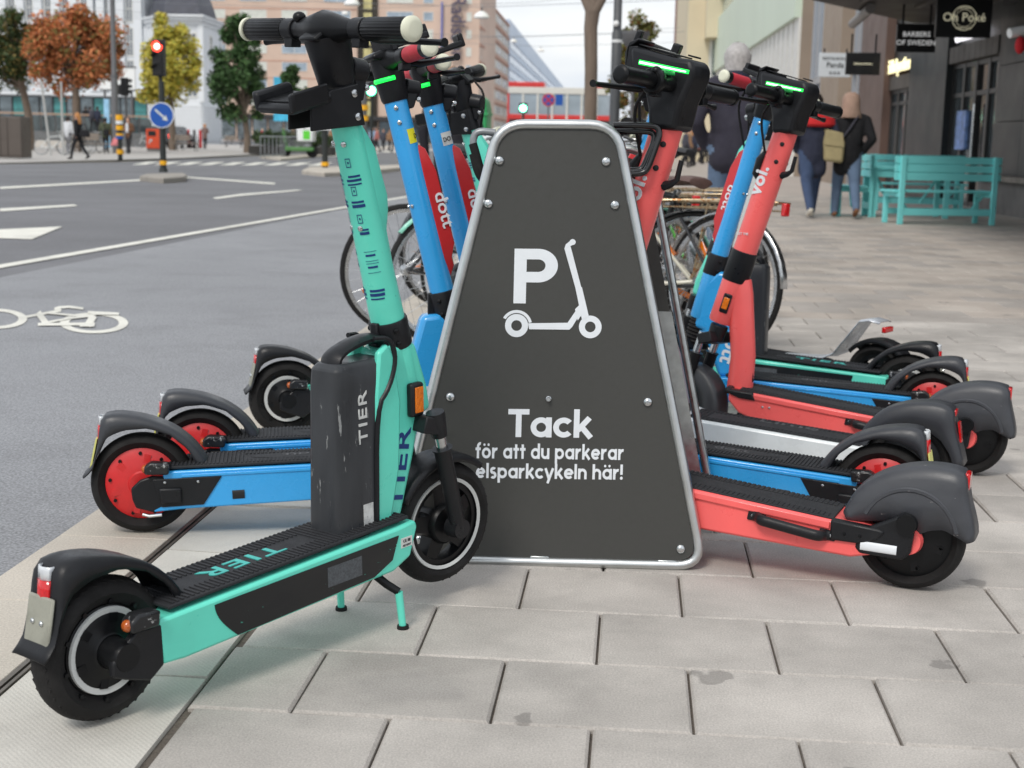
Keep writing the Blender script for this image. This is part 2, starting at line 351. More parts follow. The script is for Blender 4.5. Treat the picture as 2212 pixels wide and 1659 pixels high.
# kerb slabs, ribbed slabs and the steel slot between them
kb = MB(); kb.box(-1.398, -1.1, -3, 9.5, -.25, -.014); kerb = struct(ob('kerb', kb, JOINT))
ys = [.9]; 
while ys[-1] < 9.2: ys.append(ys[-1] + rng.uniform(.44, .5))
for a, b_ in zip(ys, ys[1:]):
    q = slab(.277, b_ - a - .003, .003, .1); o = ob('kerb_stone', q, KERB, kerb, fix=False); o.location = (-1.257, (a + b_) / 2, -.001); o.rotation_euler = (0, rng.uniform(-.004, .004), 0)
m = MB(); m.box(-1.1185, -1.108, .8, 9.45, -.06, -.0005); m.box(-1.1005, -1.0935, .8, 9.45, -.06, .0003); ob('slot_rail', m, GRATE, kerb)
ys = [.82]
while ys[-1] < 9.2: ys.append(ys[-1] + rng.uniform(.37, .44))
for a, b_ in zip(ys, ys[1:]):
    N = 8; x0, x1 = -1.09, -.757; loops = []; vs = []; fs = []
    bow = rng.uniform(-.012, .014)
    mb = MB()
    top = []
    for i in range(N + 1):
        t = i / N; x = x0 + (x1 - x0) * t; s_ = bow * 4 * t * (1 - t); top.append((x, a + .002 + s_, b_ - .002 + s_))
    for i in range(N):
        (xa, ya, yb), (xb, yc, yd) = top[i], top[i + 1]
        mb.add([(xa, ya, -.06), (xb, yc, -.06), (xb, yd, -.06), (xa, yb, -.06), (xa, ya + .002, 0), (xb, yc + .002, 0), (xb, yd - .002, 0), (xa, yb - .002, 0)], [(4, 5, 6, 7), (0, 1, 5, 4), (2, 3, 7, 6)] + ([(3, 0, 4, 7)] if i == 0 else []) + ([(1, 2, 6, 5)] if i == N - 1 else []))
    o = ob('ribbed_slab', mb, SLAB, pave, sharp=20); o.location.z = rng.uniform(-.003, .001)
# fine ribs of the pale slabs: bump waves across the slab
n = SLAB.node_tree; wv = n.nodes.new('ShaderNodeTexWave'); wv.inputs['Scale'].default_value = 55; wv.bands_direction = 'DIAGONAL'
tcn = n.nodes.new('ShaderNodeTexCoord'); n.links.new(tcn.outputs['Object'], wv.inputs['Vector'])
bpn = n.nodes.new('ShaderNodeBump'); bpn.inputs['Strength'].default_value = .16; bpn.inputs['Distance'].default_value = .002
old = n.nodes['Principled BSDF'].inputs['Normal'].links[0].from_socket
n.links.new(old, bpn.inputs['Normal']); n.links.new(wv.outputs['Fac'], bpn.inputs['Height']); n.links.new(bpn.outputs[0], n.nodes['Principled BSDF'].inputs['Normal'])

def sheet(name, polys, z, material=None):
    mb = MB()
    for p in polys: mb.flat([(q[0], q[1]) for q in p], z, z + .004)
    return struct(ob(name, mb, material or PAINT))
ZR = -.0245
def gp(*pts, z=-.03): return [G(x, y, z) for x, y in pts]
sheet('lane_line', [[(-4.80, -3), (-4.70, -3), (-4.67, 10.3), (-3.93, 25), (-3.0, 45), (-3.12, 45), (-4.05, 25), (-4.79, 10.5)]], ZR)
sheet('arrow_marking', [gp((-60, 500), (135, 491), (70, 518), (-60, 514))], ZR)
sheet('lane_dash', [gp((0, 452), (160, 443), (168, 446), (0, 458))], ZR)
sheet('lane_dash', [gp((460, 428), (520, 420), (640, 411), (655, 412), (520, 424), (468, 431))], ZR)
sheet('stop_line', [gp((0, 405), (310, 388), (350, 379), (356, 381), (312, 391), (0, 409)), gp((356, 381), (370, 380), (595, 396), (592, 399))], ZR)
# bicycle symbol painted on the cycle lane
def ring_pts(cx, cy, rx, ry, n=40): return [(cx + rx * math.cos(2 * math.pi * i / n), cy + ry * math.sin(2 * math.pi * i / n)) for i in range(n)]
mb = MB()
def ring(cx, cy, rx, ry, tx, ty):
    o_, i_ = ring_pts(cx, cy, rx, ry), ring_pts(cx, cy, rx - tx, ry - ty)
    A = [G(*p, ZR) for p in o_]; B = [G(*p, ZR) for p in i_]; n_ = len(A)
    mb.add([(p.x, p.y, ZR + .004) for p in A + B], [(i, (i + 1) % n_, n_ + (i + 1) % n_, n_ + i) for i in range(n_)])
def stroke(p, q, wd):
    a, b_ = Vector(p), Vector(q); d = (b_ - a).normalized(); s_ = Vector((-d.y, d.x)) * wd / 2
    P = [G(*v, ZR) for v in (a - s_, b_ - s_, b_ + s_, a + s_)]; stroke.z += .0003
    mb.add([(v.x, v.y, ZR + .004 + stroke.z) for v in P], [(0, 1, 2, 3)])
stroke.z = .0003
ring(203, 699, 74, 22.5, 20, 6); ring(-12, 690, 71, 22, 19, 6)
for p, q, wd in (((40, 689), (132, 672), 5), ((132, 672), (118, 668), 6), ((118, 670), (128, 666), 6), ((126, 666), (150, 664.5), 5), ((148, 664.5), (180, 668.5), 5), ((82, 677), (100, 701), 13), ((82, 703), (205, 702), 6), ((100, 678), (200, 687), 4), ((90, 701), (150, 690), 4), ((150, 690), (204, 684), 4),
                 ((203, 684), (189, 706), 15), ((172, 706), (204, 706), 5), ((190, 676.5), (208, 682), 5), ((195, 678), (257, 681), 5.5), ((200, 681), (255, 682), 3)): stroke(p, q, wd)
o = struct(ob('bicycle_marking', mb, PAINT, fix=False))
# ---------------------------------------------------------------- electric scooters (x forward, y left, origin under the rear axle)
RK = [.27, .75, .565]                        # rake, and where the steering axis passes
def ax(z): return RK[1] - (z - RK[2]) * RK[0]
AU = Vector((-.27, 0, 1)).normalized()
AP = Vector((.75, 0, .565))
STEER = set()
def steered(o): STEER.add(o.name.split('.')[0]); return o
def steer(root, deg):
    M = Matrix.Translation(AP) @ Matrix.Rotation(R(deg), 4, AU) @ Matrix.Translation(-AP)
    for ch in root.children:
        if ch.get('turns'): ch.matrix_basis = M @ ch.matrix_basis
def along(zs, rs, n=20, dx=0., k=0, mb=None):
    mb = mb or MB(); P = [Vector((ax(z) + dx, 0, z)) for z in zs]
    return mb.tube(P, rs, n, k)
def patch(mb, z0, z1, a0, a1, rr, k=0, n=5, dx=0.):
    """a print wrapped round the stem; angle 0 = front, +90 = left"""
    u = AU; f = Vector((u.z, 0, -u.x)); s = Vector((0, 1, 0)); vs = []
    for z in (z0, z1):
        c = Vector((ax(z) + dx, 0, z))
        for i in range(n + 1):
            a = R(a0 + (a1 - a0) * i / n); vs.append(c + (f * math.cos(a) + s * math.sin(a)) * rr)
    return mb.add(vs, [(i, i + 1, n + 2 + i, n + 1 + i) for i in range(n)], k)
def tyre_prof(Rr, wd, h):
    return [(Rr - h + h * .98 * math.cos(a) if abs(math.cos(a)) < .0 else (Rr - h) + h * math.cos(a), wd / 2 * math.sin(a) * (1 if math.cos(a) > -.3 else .8)) for a in [i * 2 * math.pi / 16 for i in range(16)]]
def wheel(name, parent, c, Rr, wd, hubmat, h=.024, style='disc', ring=None, turns=False, bolts=None):
    hb = MB(); ri = Rr - 2 * h + .004
    if style == 'disc':
        w2 = wd * .36
        hb.lathe([(0, -w2 - .010), (.03, -w2 - .010), (.034, -w2 - .006), (ri * .72, -w2 - .003), (ri * .9, -w2 + .002), (ri, -w2 + .006), (ri, w2 - .006), (ri * .9, w2 - .002), (ri * .72, w2 + .003), (.034, w2 + .006), (.03, w2 + .010), (0, w2 + .010)], c, 40)
        for i in range(6):      # cast bosses
            a = i * math.pi / 3 + .3
            for sd_ in (-1, 1):
                M = Matrix.Translation((c[0], c[1] + sd_ * (w2 + .001), c[2])) @ Matrix.Rotation(-a, 4, 'Y')
                hb.box(.035, ri * .84, -.003, .003, -.008, .008, 0, M)
    else:
        hb.lathe([(ri + .003, -wd * .3), (ri - .012, -wd * .3), (ri - .016, 0), (ri - .012, wd * .3), (ri + .003, wd * .3)], c, 40)
        hb.lathe([(0, -.030), (.04, -.030), (.046, -.022), (.046, .022), (.04, .030), (0, .030)], c, 28)
        for i in range(5):
            a = i * 2 * math.pi / 5 + .5; M = Matrix.Translation(c) @ Matrix.Rotation(-a, 4, 'Y')
            hb.add([(.03, -.018, -.022), (.03, .018, -.022), (.03, .018, .022), (.03, -.018, .022), (ri - .01, -.014, -.016), (ri - .01, .014, -.016), (ri - .01, .014, .016), (ri - .01, -.014, .016)],
                   [(0, 1, 5, 4), (1, 2, 6, 5), (2, 3, 7, 6), (3, 0, 4, 7)], 0, M)
    o = ob(name, hb, hubmat, parent)
    t = MB(); t.lathe(tyre_prof(Rr, wd, h), c, 56, close=True)
    for i in range(40):         # moulded tread blocks
        a = i * 2 * math.pi / 40
        for sd_ in (-1, 1):
            M = Matrix.Translation(c) @ Matrix.Rotation(-a - sd_ * .04, 4, 'Y') @ Matrix.Translation((Rr - .0068, sd_ * wd * .2, 0)) @ Matrix.Rotation(sd_ * .5, 4, 'X')
            t.box(-.004, .0026 if False else .0012, -wd * .15, wd * .15, -.005, .005, 0, M)
    ob('tyre', t, RUBBER, o)
    if ring:
        rg = MB()
        for sd_ in (-1, 1): rg.lathe([(ring[0], sd_ * (wd * .36 + .001)), (ring[1], sd_ * (wd * .36 + .0035)), (ring[1] + .001, sd_ * (wd * .36 - .002))], c, 48)
        ob('rim_ring', rg, RING, o)
    if bolts:
        for i in range(bolts[1]):
            a = i * 2 * math.pi / bolts[1] + .2; b = MB()
            for sd_ in (-1, 1):
                x, z = c[0] + bolts[0] * math.cos(a), c[2] + bolts[0] * math.sin(a); b.cyl((x, c[1] + sd_ * (wd * .36 - .005), z), (x, c[1] + sd_ * (wd * .36 + .004), z), .0048, .0042, 10)
            ob('bolt', b, DARK, o)
    if turns: o['turns'] = True
    return o
def shell(outer, inner, w0, w1):
    mb = MB(); loops = []
    for (ox, oz), (ix, iz) in zip(outer, inner):
        O, I = Vector((ox, 0, oz)), Vector((ix, 0, iz)); l = lambda t: I.lerp(O, t)
        sec = []
        for t, y in ((0, -w0), (.45, -w0 * 1.02), (.82, -(w0 + w1) / 2), (.96, -w1 * .86), (1, -w1 * .55), (1, w1 * .55), (.96, w1 * .86), (.82, (w0 + w1) / 2), (.45, w0 * 1.02), (0, w0)):
            p = l(t); sec.append((p.x, y, p.z))
        loops.append(sec)
    return mb.loft(loops, 0, False, False)
def polyres(P, n):
    P = [Vector(p) for p in P]; Ls = [0]
    for a, b in zip(P, P[1:]): Ls.append(Ls[-1] + (b - a).length)
    o = []
    for i in range(n):
        s = Ls[-1] * i / (n - 1); j = max(0, min(len(P) - 2, next((q for q in range(len(P) - 1) if Ls[q + 1] >= s - 1e-9), len(P) - 2)))
        t = (s - Ls[j]) / max(1e-9, Ls[j + 1] - Ls[j]); o.append(tuple(P[j].lerp(P[j + 1], t)))
    return o
def smooth(P, it=2):
    P = [Vector(p) for p in P]
    for _ in range(it):
        Q = [P[0]]
        for a, b in zip(P, P[1:]): Q += [a.lerp(b, .25), a.lerp(b, .75)]
        P = Q + [P[-1]]
    return [tuple(p) for p in P]
def fender_common(root, material):
    outer = [(.165, .172), (.135, .222), (.085, .266), (.02, .294), (-.045, .307), (-.086, .304), (-.093, .292), (-.104, .21), (-.120, .172), (-.140, .153)]
    a = [R(q) for q in (17, 38, 60, 82, 105, 118, 124, 148, 164, 178)]
    inner = [(.146 * math.cos(q), .127 + .146 * math.sin(q)) for q in a]; inner[-3] = (-.108, .196); inner[-2] = (-.1165, .168); inner[-1] = (-.1375, .1495)
    N = 26; f = ob('rear_fender', shell(polyres(smooth(outer), N), polyres(inner, N), .043, .036), material, root, solid=.003, sharp=50)
    t = MB(); t.loft([[(-.088 - dz * .1 - dd, y, .298 - dz) for y, dd in ((-.017, 0), (-.015, .009), (0, .013), (.015, .009), (.017, 0))] for dz in (.022, .04, .062, .072)], 0, False, False)
    ob('tail_light', t, TAIL, f, solid=.002)
    t = MB(); t.loft([[(-.088 - dz * .1 - dd, y, .298 - dz) for y, dd in ((-.0165, 0), (-.0145, .0085), (0, .0125), (.0145, .0085), (.0165, 0))] for dz in (-.001, .006, .0215)], 0, False, False)
    ob('tail_light_lens', t, LENS, f, solid=.002)
    return f
def knurl(c, y0, y1, r, n=44):
    mb = MB(); loops = []
    for y, q in ((y0, .9), (y0 + .004, 1), (y1 - .004, 1), (y1, .9)):
        loops.append([(c[0] + r * q * (1 if i % 2 else .94) * math.cos(2 * math.pi * i / n), y, c[2] + r * q * (1 if i % 2 else .94) * math.sin(2 * math.pi * i / n)) for i in range(n)])
    return mb.loft(loops)
def bolt(parent, p, nrm, r=.0065, material=None):
    b = MB(); p, nrm = Vector(p), Vector(nrm).normalized()
    b.tube([p - nrm * .002, p + nrm * .0025, p + nrm * .0042], [r, r * .92, r * .5], 12); b.cyl(p + nrm * .0035, p + nrm * .0046, r * .35, r * .35, 6)
    return ob('bolt', b, material or CHROME, parent)
def stembolt(parent, z, a, rr, r=.0065):
    u = AU; f = Vector((u.z, 0, -u.x)); d = f * math.cos(R(a)) + Vector((0, math.sin(R(a)), 0))
    return bolt(parent, Vector((ax(z), 0, z)) + d * rr, d, r)
def handlebar(root, z, half, gripmat, capmat, r=.0205, head=.034, levers=(1, -1), bell=None, ribbed=True, dx=0., blackend=0.):
    c = (ax(z) + dx, 0, z); m = MB()
    ys = [-half + .1, -.11, -.07, -.03, 0, .03, .07, .11, half - .1]
    m.tube([(c[0], y, z) for y in ys], [.013, .015, .019, head * .8, head, head * .8, .019, .015, .013], 18)
    h = ob('handlebar', m, DARK, root); h['turns'] = True
    for s in (-1, 1):
        y0, y1 = s * (half - .125), s * (half - .006 - blackend)
        g = ob('grip', knurl(c, min(y0, y1), max(y0, y1), r, 44), gripmat, h) if ribbed else ob('grip', MB().tube([(c[0], y0, z), (c[0], y0 + s * .006, z), (c[0], y1, z)], [r * .86, r, r], 20), gripmat, h)
        if blackend:
            ob('grip_collar', MB().tube([(c[0], y1, z), (c[0], s * (half - .006), z)], [r * 1.03, r * 1.03], 20), DARK, h)
        cp = MB(); e = s * (half - .006)
        cp.tube([(c[0], e, z), (c[0], e + s * .008, z), (c[0], e + s * .013, z), (c[0], e + s * .014, z)], [r * 1.06, r * 1.08, r * .85, r * .6], 22)
        ob('end_cap', cp, capmat, h)
        cl = MB(); cl.tube([(c[0], s * (half - .16), z), (c[0], s * (half - .128), z)], [.021, .021], 16); cl.box(c[0] - .012, c[0] + .012, s * (half - .145) - .012, s * (half - .145) + .012, z - .034, z - .016)
        ob('clamp', cl, BLACK, h, bevel=.002)
        if s in levers:
            lv = MB(); lv.tube([(c[0] + .012, s * (half - .15), z - .012), (c[0] + .04, s * (half - .13), z - .018), (c[0] + .052, s * (half - .06), z - .02), (c[0] + .06, s * (half + .005), z - .022), (c[0] + .058, s * (half + .022), z - .022)], [.007, .009, .0065, .006, .0085], 10)
            ob('brake_lever', lv, DARK, h)
    if bell:
        b = MB(); b.ball((c[0] - .008, bell, z + .022), (.013, .013, .011), 0, 16, 8); b.cyl((c[0], bell, z + .01), (c[0] - .012, bell, z + .028), .008); ob('bell', b, DARK, h)
    # brake hose looping down to the stem
    hs = MB(); hs.tube(smooth([(c[0] + .03, .1, z - .02), (c[0] + .08, .07, z - .06), (c[0] + .075, .03, z - .16), (ax(z - .22) + .02, .0, z - .22)]), .004, 8); ob('brake_hose', hs, RUBBER, h)
    return h
def fork(root, ztop, hub, yy, material, crown=True, chrome=False):
    m = MB()
    m.cyl((ax(ztop + .02), 0, ztop + .02), (ax(ztop - .03), 0, ztop - .03), .03, .028)
    if crown:
        X = ax(ztop - .02); m.loft([[(X - .025 + d, y, ztop - .035 + dz) for d, dz in ((0, 0), (.05, -.012), (.06, .02), (.01, .035))] for y in (-yy - .014, -yy * .5, yy * .5, yy + .014)])
    f = ob('fork', m, material, root, bevel=.003); f['turns'] = True
    for s in (-1, 1):
        top = Vector((ax(ztop - .02) + .018, s * yy, ztop + .002)); bot = Vector((hub[0], s * yy, hub[2])); L_ = lambda t: top.lerp(bot, t)
        g = MB(); g.tube([L_(.30), L_(.33), L_(.9), L_(1.02)], [.023, .019, .018, .014], 14); g.cyl((hub[0], s * (yy - .02), hub[2]), (hub[0], s * (yy + .014), hub[2]), .024, .022)
        if not chrome: g.tube([L_(0), L_(.05), L_(.2)], [.02, .021, .017], 12)
        ob('fork_leg', g, material, f)
        g = MB(); g.tube([L_(.03), L_(.34)], [.0125, .0125], 12); ob('fork_tube', g, CHROME, f)
    return f
def front_fender(root, hub, Rr, material, a0=20, a1=165, w=.036, gap=.016, side=0.):
    q = [R(a0 + (a1 - a0) * i / 20) for i in range(21)]
    o_ = [(hub[0] + (Rr + gap) * math.cos(a), hub[2] + (Rr + gap) * math.sin(a)) for a in q]
    i_ = [(hub[0] + (Rr + gap - .016 - side) * math.cos(a), hub[2] + (Rr + gap - .016 - side) * math.sin(a)) for a in q]
    f = ob('front_fender', shell(o_, i_, w, w * .92), material, root, solid=.003, sharp=50); f['turns'] = True
    return f
def signals(root, x, yy, z):
    for s in (-1, 1):
        m = MB(); m.prism([(x - .028, z - .014), (x + .03, z - .016), (x + .034, z + .012), (x - .012, z + .017), (x - .028, z + .006)], s * (yy - .006), s * (yy + .026))
        o = ob('turn_signal', m, mat('worn_signal_housing', srgb(40, 41, 43), .35, .3, .1, 30, .1, 300, wear=srgb(170, 172, 172), wsc=45, wlo=.6), root, bevel=.005)
        l = MB(); l.ball((x - .026, s * (yy + .01), z - .002), (.01, .0115, .011), 0, 12, 8); ob('signal_lens', l, ORBRN, o)
def stand(root, x, material, spread=.085, z=.085):
    for s in (-1, 1):
        m = MB(); m.tube([(x - .03, s * .04, z + .01), (x - .012, s * .062, z - .015), (x, s * spread, z - .03)], [.009, .009, .0085], 10, 1); m.tube([(x, s * spread, z - .03), (x + .006, s * (spread + .004), .006 - .03)], [.0085, .0075], 10, 0)
        o = ob('stand_leg', m, [material, DARK], root)
        q = MB(); q.cyl((x + .006, s * (spread + .004), .012 - .03), (x + .006, s * (spread + .004), -.001 - .03), .012, .013); ob('stand_foot', q, RUBBER, o)
def deck_mat(root, x0, x1, y, z, clear=None, step=.0115):
    m = MB(); m.box(x0, x1, -y, y, z - .004, z + .003); o = ob('deck_mat', m, MATR, root, bevel=.002)
    r = MB(); x = x0 + .012
    while x < x1 - .01:
        if clear and clear[0] < x < clear[1]:
            for s in (-1, 1): r.box(x, x + .0045, min(s * clear[2], s * y * .93), max(s * clear[2], s * y * .93), z + .0028, z + .0056)
        else: r.box(x, x + .0045, -y * .93, y * .93, z + .0028, z + .0056)
        x += step
    ob('mat_rib', r, MATR, o, kind='stuff')
    return o
def phone_holder(root, z, rr, dx):
    m = MB(); u = Vector((ax(z), 0, z))
    along([z - .035, z + .035], [rr, rr], 22, 0, 0, m)
    m.prism([(u.x - .10, z - .052), (u.x + .03, z - .042), (u.x + .012, z + .036), (u.x - .05, z + .024), (u.x - .10, z - .01)], -rr - .004, -rr + .002); m.prism([(u.x - .10, z - .052), (u.x + .03, z - .042), (u.x + .012, z + .036), (u.x - .05, z + .024), (u.x - .10, z - .01)], rr - .002, rr + .004)
    h = ob('phone_holder', m, BLACK, root, bevel=.002); h['turns'] = True
    T = Matrix.Translation((u.x - dx, 0, z + .005)) @ Matrix.Rotation(R(-14), 4, 'Y')
    t = MB(); t.box(-.05, .05, -.055, .055, -.016, .004, 0, T); ob('cradle', t, BLACK, h, bevel=.008)
    t = MB(); t.box(-.036, .036, -.045, .045, .004, .0075, 0, T); ob('charging_pad', t, DARK, h, bevel=.003)
    for s in (-1, 1):
        t = MB(); t.add([(-.05, s * .046, -.012), (.04, s * .046, -.012), (.04, s * .06, -.012), (-.05, s * .06, -.012), (-.048, s * .047, .022), (.038, s * .047, .022), (.038, s * .064, .026), (-.048, s * .064, .026)], [(3, 2, 1, 0), (0, 1, 5, 4), (1, 2, 6, 5), (2, 3, 7, 6), (3, 0, 4, 7), (4, 5, 6, 7)], 0, T)
        ob('clamp_jaw', t, BLACK, h, bevel=.005)
    for dz in (-.022, .022):
        for s in (-1, 1): bolt(h, (u.x + .006 - dz * .2, s * (rr + .004), z + dz - .004), (0, s, 0), .008)
    return h
def collar(root, z0, z1, r):
    c = ob('collar', along([z0, z0 + .003, z1 - .003, z1], [r * .97, r, r, r * .97], 26), BLACK, root)
    b = MB(); zc = (z0 + z1) / 2; b.box(ax(zc) - r - .010, ax(zc) - r + .012, -.009, .009, z0 + .005, z1 - .005); ob('collar_clamp', b, BLACK, c, bevel=.003)
    for dz in (.25, .72):
        for s in (-1, 1): stembolt(c, z0 + (z1 - z0) * dz, s * 118, r + .0005, .006).data.materials[0] = DARK
    return c
def swingarm(root, yy, poly, material):
    for s in (-1, 1): ob('motor_bracket', MB().prism(poly, s * yy, s * (yy + .016)), material, root, bevel=.004)

def build_turquoise():
    RK[:] = [.27, .75, .565]
    t = thing('electric_scooter', 'x', 'electric scooter')
    P = [(.066, .172), (.68, .188), (.728, .192), (.735, .178), (.712, .118), (.66, .098), (.12, .086), (.072, .09)]
    d = ob('deck', MB().prism(P, -.078, .078), TEAL, t, bevel=.006)
    for s in (-1, 1):
        q = MB(); c = [(.19 + .05 * (1 - math.cos(a)) + .0, .165 - .072 * i / 8 + .0) for i, a in [(i, math.pi / 2 * i / 8) for i in range(9)]]
        q.prism(c + [(.60, .103), (.655, .125), (.675, .172)], s * .0775, s * .0795); ob('side_band', q, mat('scratched_black_film', srgb(22, 23, 25), .4, 0, .1, 20, 0, 1, 0, wear=srgb(84, 205, 180), wsc=34, wlo=.655, stretch=(.7, 1, 2)), d)
        ob('type_label', MB().box(.47, .565, s * .0794, s * .0800, .118, .158), mat('faded_grey_label', srgb(78, 82, 86), .6, 0, .3, 220, 0, 1), d)
        ob('registration_label', MB().box(.682, .716, s * .0778, s * .0786, .142, .163), STICK, d)
        text('CE IIII', .009, (.699, s * .0788, .153), (-s if s > 0 else 1, 0, 0), (0, 0, 1), BLKPRT, 'lettering', d); text('AE142917', .006, (.699, s * .0788, .1445), (-s if s > 0 else 1, 0, 0), (0, 0, 1), BLKPRT, 'lettering', d)
    mt = deck_mat(t, .1, .72, .070, .1805, (.14, .50, .026)); mt.rotation_euler = (0, R(-1.45), 0); mt.location.z = .004 - .002
    text('TIER', .056, (.33, 0, .1845), (-1, 0, 0), (0, -1, 0), TEALPRT, 'lettering', mt, .01, sx=1.6, space=1.15).location.y = .018
    wheel('rear_wheel', t, (0, 0, .127), .127, .064, DARK, .026, 'disc', (.066, .076), bolts=(.087, 10))
    swingarm(t, .062, [(.075, .165), (.075, .09), (.045, .07), (-.005, .088), (-.03, .10), (-.03, .125), (-.012, .14), (.02, .168)], BLACK)
    q = MB(); q.lathe([(0, -.079), (.024, -.079), (.028, -.07), (.028, .07), (.024, .079), (0, .079)], (0, 0, .127), 18); ob('axle', q, DARK, t)
    f = fender_common(t, BLACK)
    q = MB(); T = Matrix.Translation((-.1085, 0, .208)) @ Matrix.Rotation(R(12), 4, 'Y'); q.box(-.007, .0, -.034, .034, -.048, .042, 0, T); o = ob('plate_holder', q, PLATE, t, bevel=.004)
    for s in (-1, 1): bolt(o, T @ Vector((-.007, s * .012, -.002)), (-1, 0, .2), .005)
    signals(t, .03, .066, .184)
    # battery pack in front of the deck
    b = MB(); loops = []
    for x0, x1, z, w_, rr in ((.535, .648, .189, .042, .013), (.536, .65, .20, .042, .013), (.547, .672, .49, .042, .013), (.551, .69, .527, .040, .012), (.562, .69, .538, .032, .010)):
        loops.append([(x0 + rr, -w_, z), (x1, -w_, z), (x1, w_, z), (x0 + rr, w_, z), (x0 + rr * .35, w_ - rr * .35, z), (x0, w_ - rr, z), (x0, -w_ + rr, z), (x0 + rr * .35, -w_ + rr * .35, z)])
    b.loft(loops); bt = ob('battery', b, BATT, t, bevel=.003)
    q = MB(); q.tube(smooth([(.572, -.0, .53), (.578, 0, .553), (.64, 0, .572), (.70, 0, .574), (.712, 0, .55)]), .0105, 10, sy=2.6); ob('battery_handle', q, BLACK, bt)
    q = MB(); q.lathe([(.0, .0), (.075, 0), (.08, -.004)], (.592, 0, .19), 28, axis='z'); q.v = [((x - .592) * 1.0 + .592, y * .72, z) for x, y, z in q.v]; ob('battery_foot', q, BATT, bt)
    for s in (-1, 1):
        text('TIER', .034, (.627, s * .0428, .425), (0, 0, -s) if s > 0 else (0, 0, 1), (-1, 0, 0), RING, 'lettering', bt, .004, sx=1.5, space=1.1)
        ob('battery_label', MB().box(.612, .64, s * .042, s * .0428, .196, .245), mat('worn_white_label', srgb(200, 202, 200), .6, 0, .3, 60, 0, 1, wear=srgb(70, 72, 74), wsc=70, wlo=.6), bt)
    # frame between deck and head tube
    N = [(.65, .186), (.733, .190), (.776, .315), (.80, .395), (.832, .405), (.822, .46), (.786, .555), (.71, .555), (.684, .545), (.668, .44)]
    nk = ob('neck', MB().prism(N, -.036, .036), TEAL, t, bevel=.012, seg=3)
    along([.40, .43, .555, .562], [.034, .038, .039, .037], 24, 0, 0, hm := MB()); ob('head_tube', hm, TEAL, nk)
    for s in (-1, 1):
        q = MB(); q.prism([(.645, .19), (.69, .19), (.718, .30), (.726, .44), (.71, .535), (.69, .565), (.664, .55), (.652, .46)], s * .03, s * .046); ob('side_plate', q, TEAL, nk, bevel=.006)
        q = MB(); q.tube(smooth([(.648, s * .044, .20), (.652, s * .046, .44), (.69, s * .047, .475), (.712, s * .047, .53), (.70, s * .044, .575), (.66, s * .036, .578)]), .0055, 8); ob('edge_trim', q, BLACK, nk)
        text('TIER', .052, (.7465, s * .0366, .292), (-.2, 0, -.98) if s > 0 else (.2, 0, .98), (-1, 0, 0), NAVY, 'lettering', nk, .012, sx=1.55, space=1.1)
        q = MB(); T = Matrix.Translation((.772, s * .043, .436)); q.box(-.019, .019, -.009, .009, -.036, .036, 0, T); o = ob('reflector_housing', q, BLACK, nk, bevel=.006)
        q = MB(); q.box(-.012, .012, -.002, .002, -.027, .027, 0, Matrix.Translation((.774, s * .0525, .436))); ob('reflector', q, AMBER, o, bevel=.001)
    collar(t, .548, .606, .0405)
    # stem with its front cover and small prints
    st = ob('stem', along([.60, .62, .85, 1.06, 1.09], [.0355, .0355, .0315, .029, .029], 30), TEAL, t); st['turns'] = True
    q = MB(); L_ = []
    for z, d, w_ in ((1.0, .0, .018), (.985, .006, .022), (.955, .018, .026), (.86, .024, .028), (.83, .018, .028), (.79, .004, .026), (.62, .002, .02)):
        r_ = .0315; w_ *= .85; L_.append([(ax(z) + r_ * .3, -w_ - .004, z), (ax(z) + r_ * .82 + d * .6, -w_, z), (ax(z) + r_ + d, -w_ * .6, z), (ax(z) + r_ + d, w_ * .6, z), (ax(z) + r_ * .82 + d * .6, w_, z), (ax(z) + r_ * .3, w_ + .004, z)])
    q.loft(L_); ob('stem_cover', q, TEAL, st)
    q = MB()
    for s in (-1, 1):
        for z, a, b_, h_ in ((.905, 98, 142, .004), (.897, 96, 150, .0045), (.89, 98, 150, .003), (.855, 104, 150, .004), (.846, 102, 150, .006), (.80, 108, 145, .0035), (.792, 108, 142, .0055), (.757, 98, 142, .001), (.748, 104, 138, .004), (.738, 98, 142, .001), (.733, 98, 142, .001), (.724, 104, 138, .004), (.714, 98, 142, .001), (.675, 98, 150, .005), (.666, 100, 152, .006), (.659, 104, 152, .003)):
            rr = .0315 + (.85 - z) * .0175 + .001 if z < .85 else .0315 - (z - .85) * .0125 + .001
            patch(q, z, z + h_, s * (a + 18), s * (b_ + 18), rr)
        for z in (.925, .87, .815):
            rr = .0315 + (.001 if z > .84 else .0018)
            for dz, a, b_, h_ in ((0, 122, 140, .0016), (.016, 122, 140, .0016), (0, 122, 124, .0176), (0, 138, 140, .0176), (.007, 128, 133, .004)): patch(q, z + dz, z + dz + h_, s * (a + 18), s * (b_ + 18), rr, n=2)
    ob('stem_print', q, NAVY, st, fix=False, kind='stuff')
    for z, a in ((.97, 150), (.805, 155)):
        for s in (-1, 1): stembolt(st, z, s * a, .0312, .006)
    q = along([1.075, 1.081, 1.135, 1.168], [.033, .036, .042, .046], 28); hd = ob('stem_head', q, BLACK, t); hd['turns'] = True
    q = MB(); q.prism([(ax(1.16) - .046, 1.152), (ax(1.16) + .05, 1.16), (ax(1.17) + .055, 1.172), (ax(1.17) + .03, 1.196), (ax(1.17) + .005, 1.196), (ax(1.17) - .05, 1.160)], -.026, .026); ob('display', q, DARK, hd, bevel=.006)
    q = MB(); q.box(ax(1.17) + .0, ax(1.17) + .03, -.018, .018, 1.195, 1.2); ob('display_plate', q, CHROME, hd, bevel=.002)
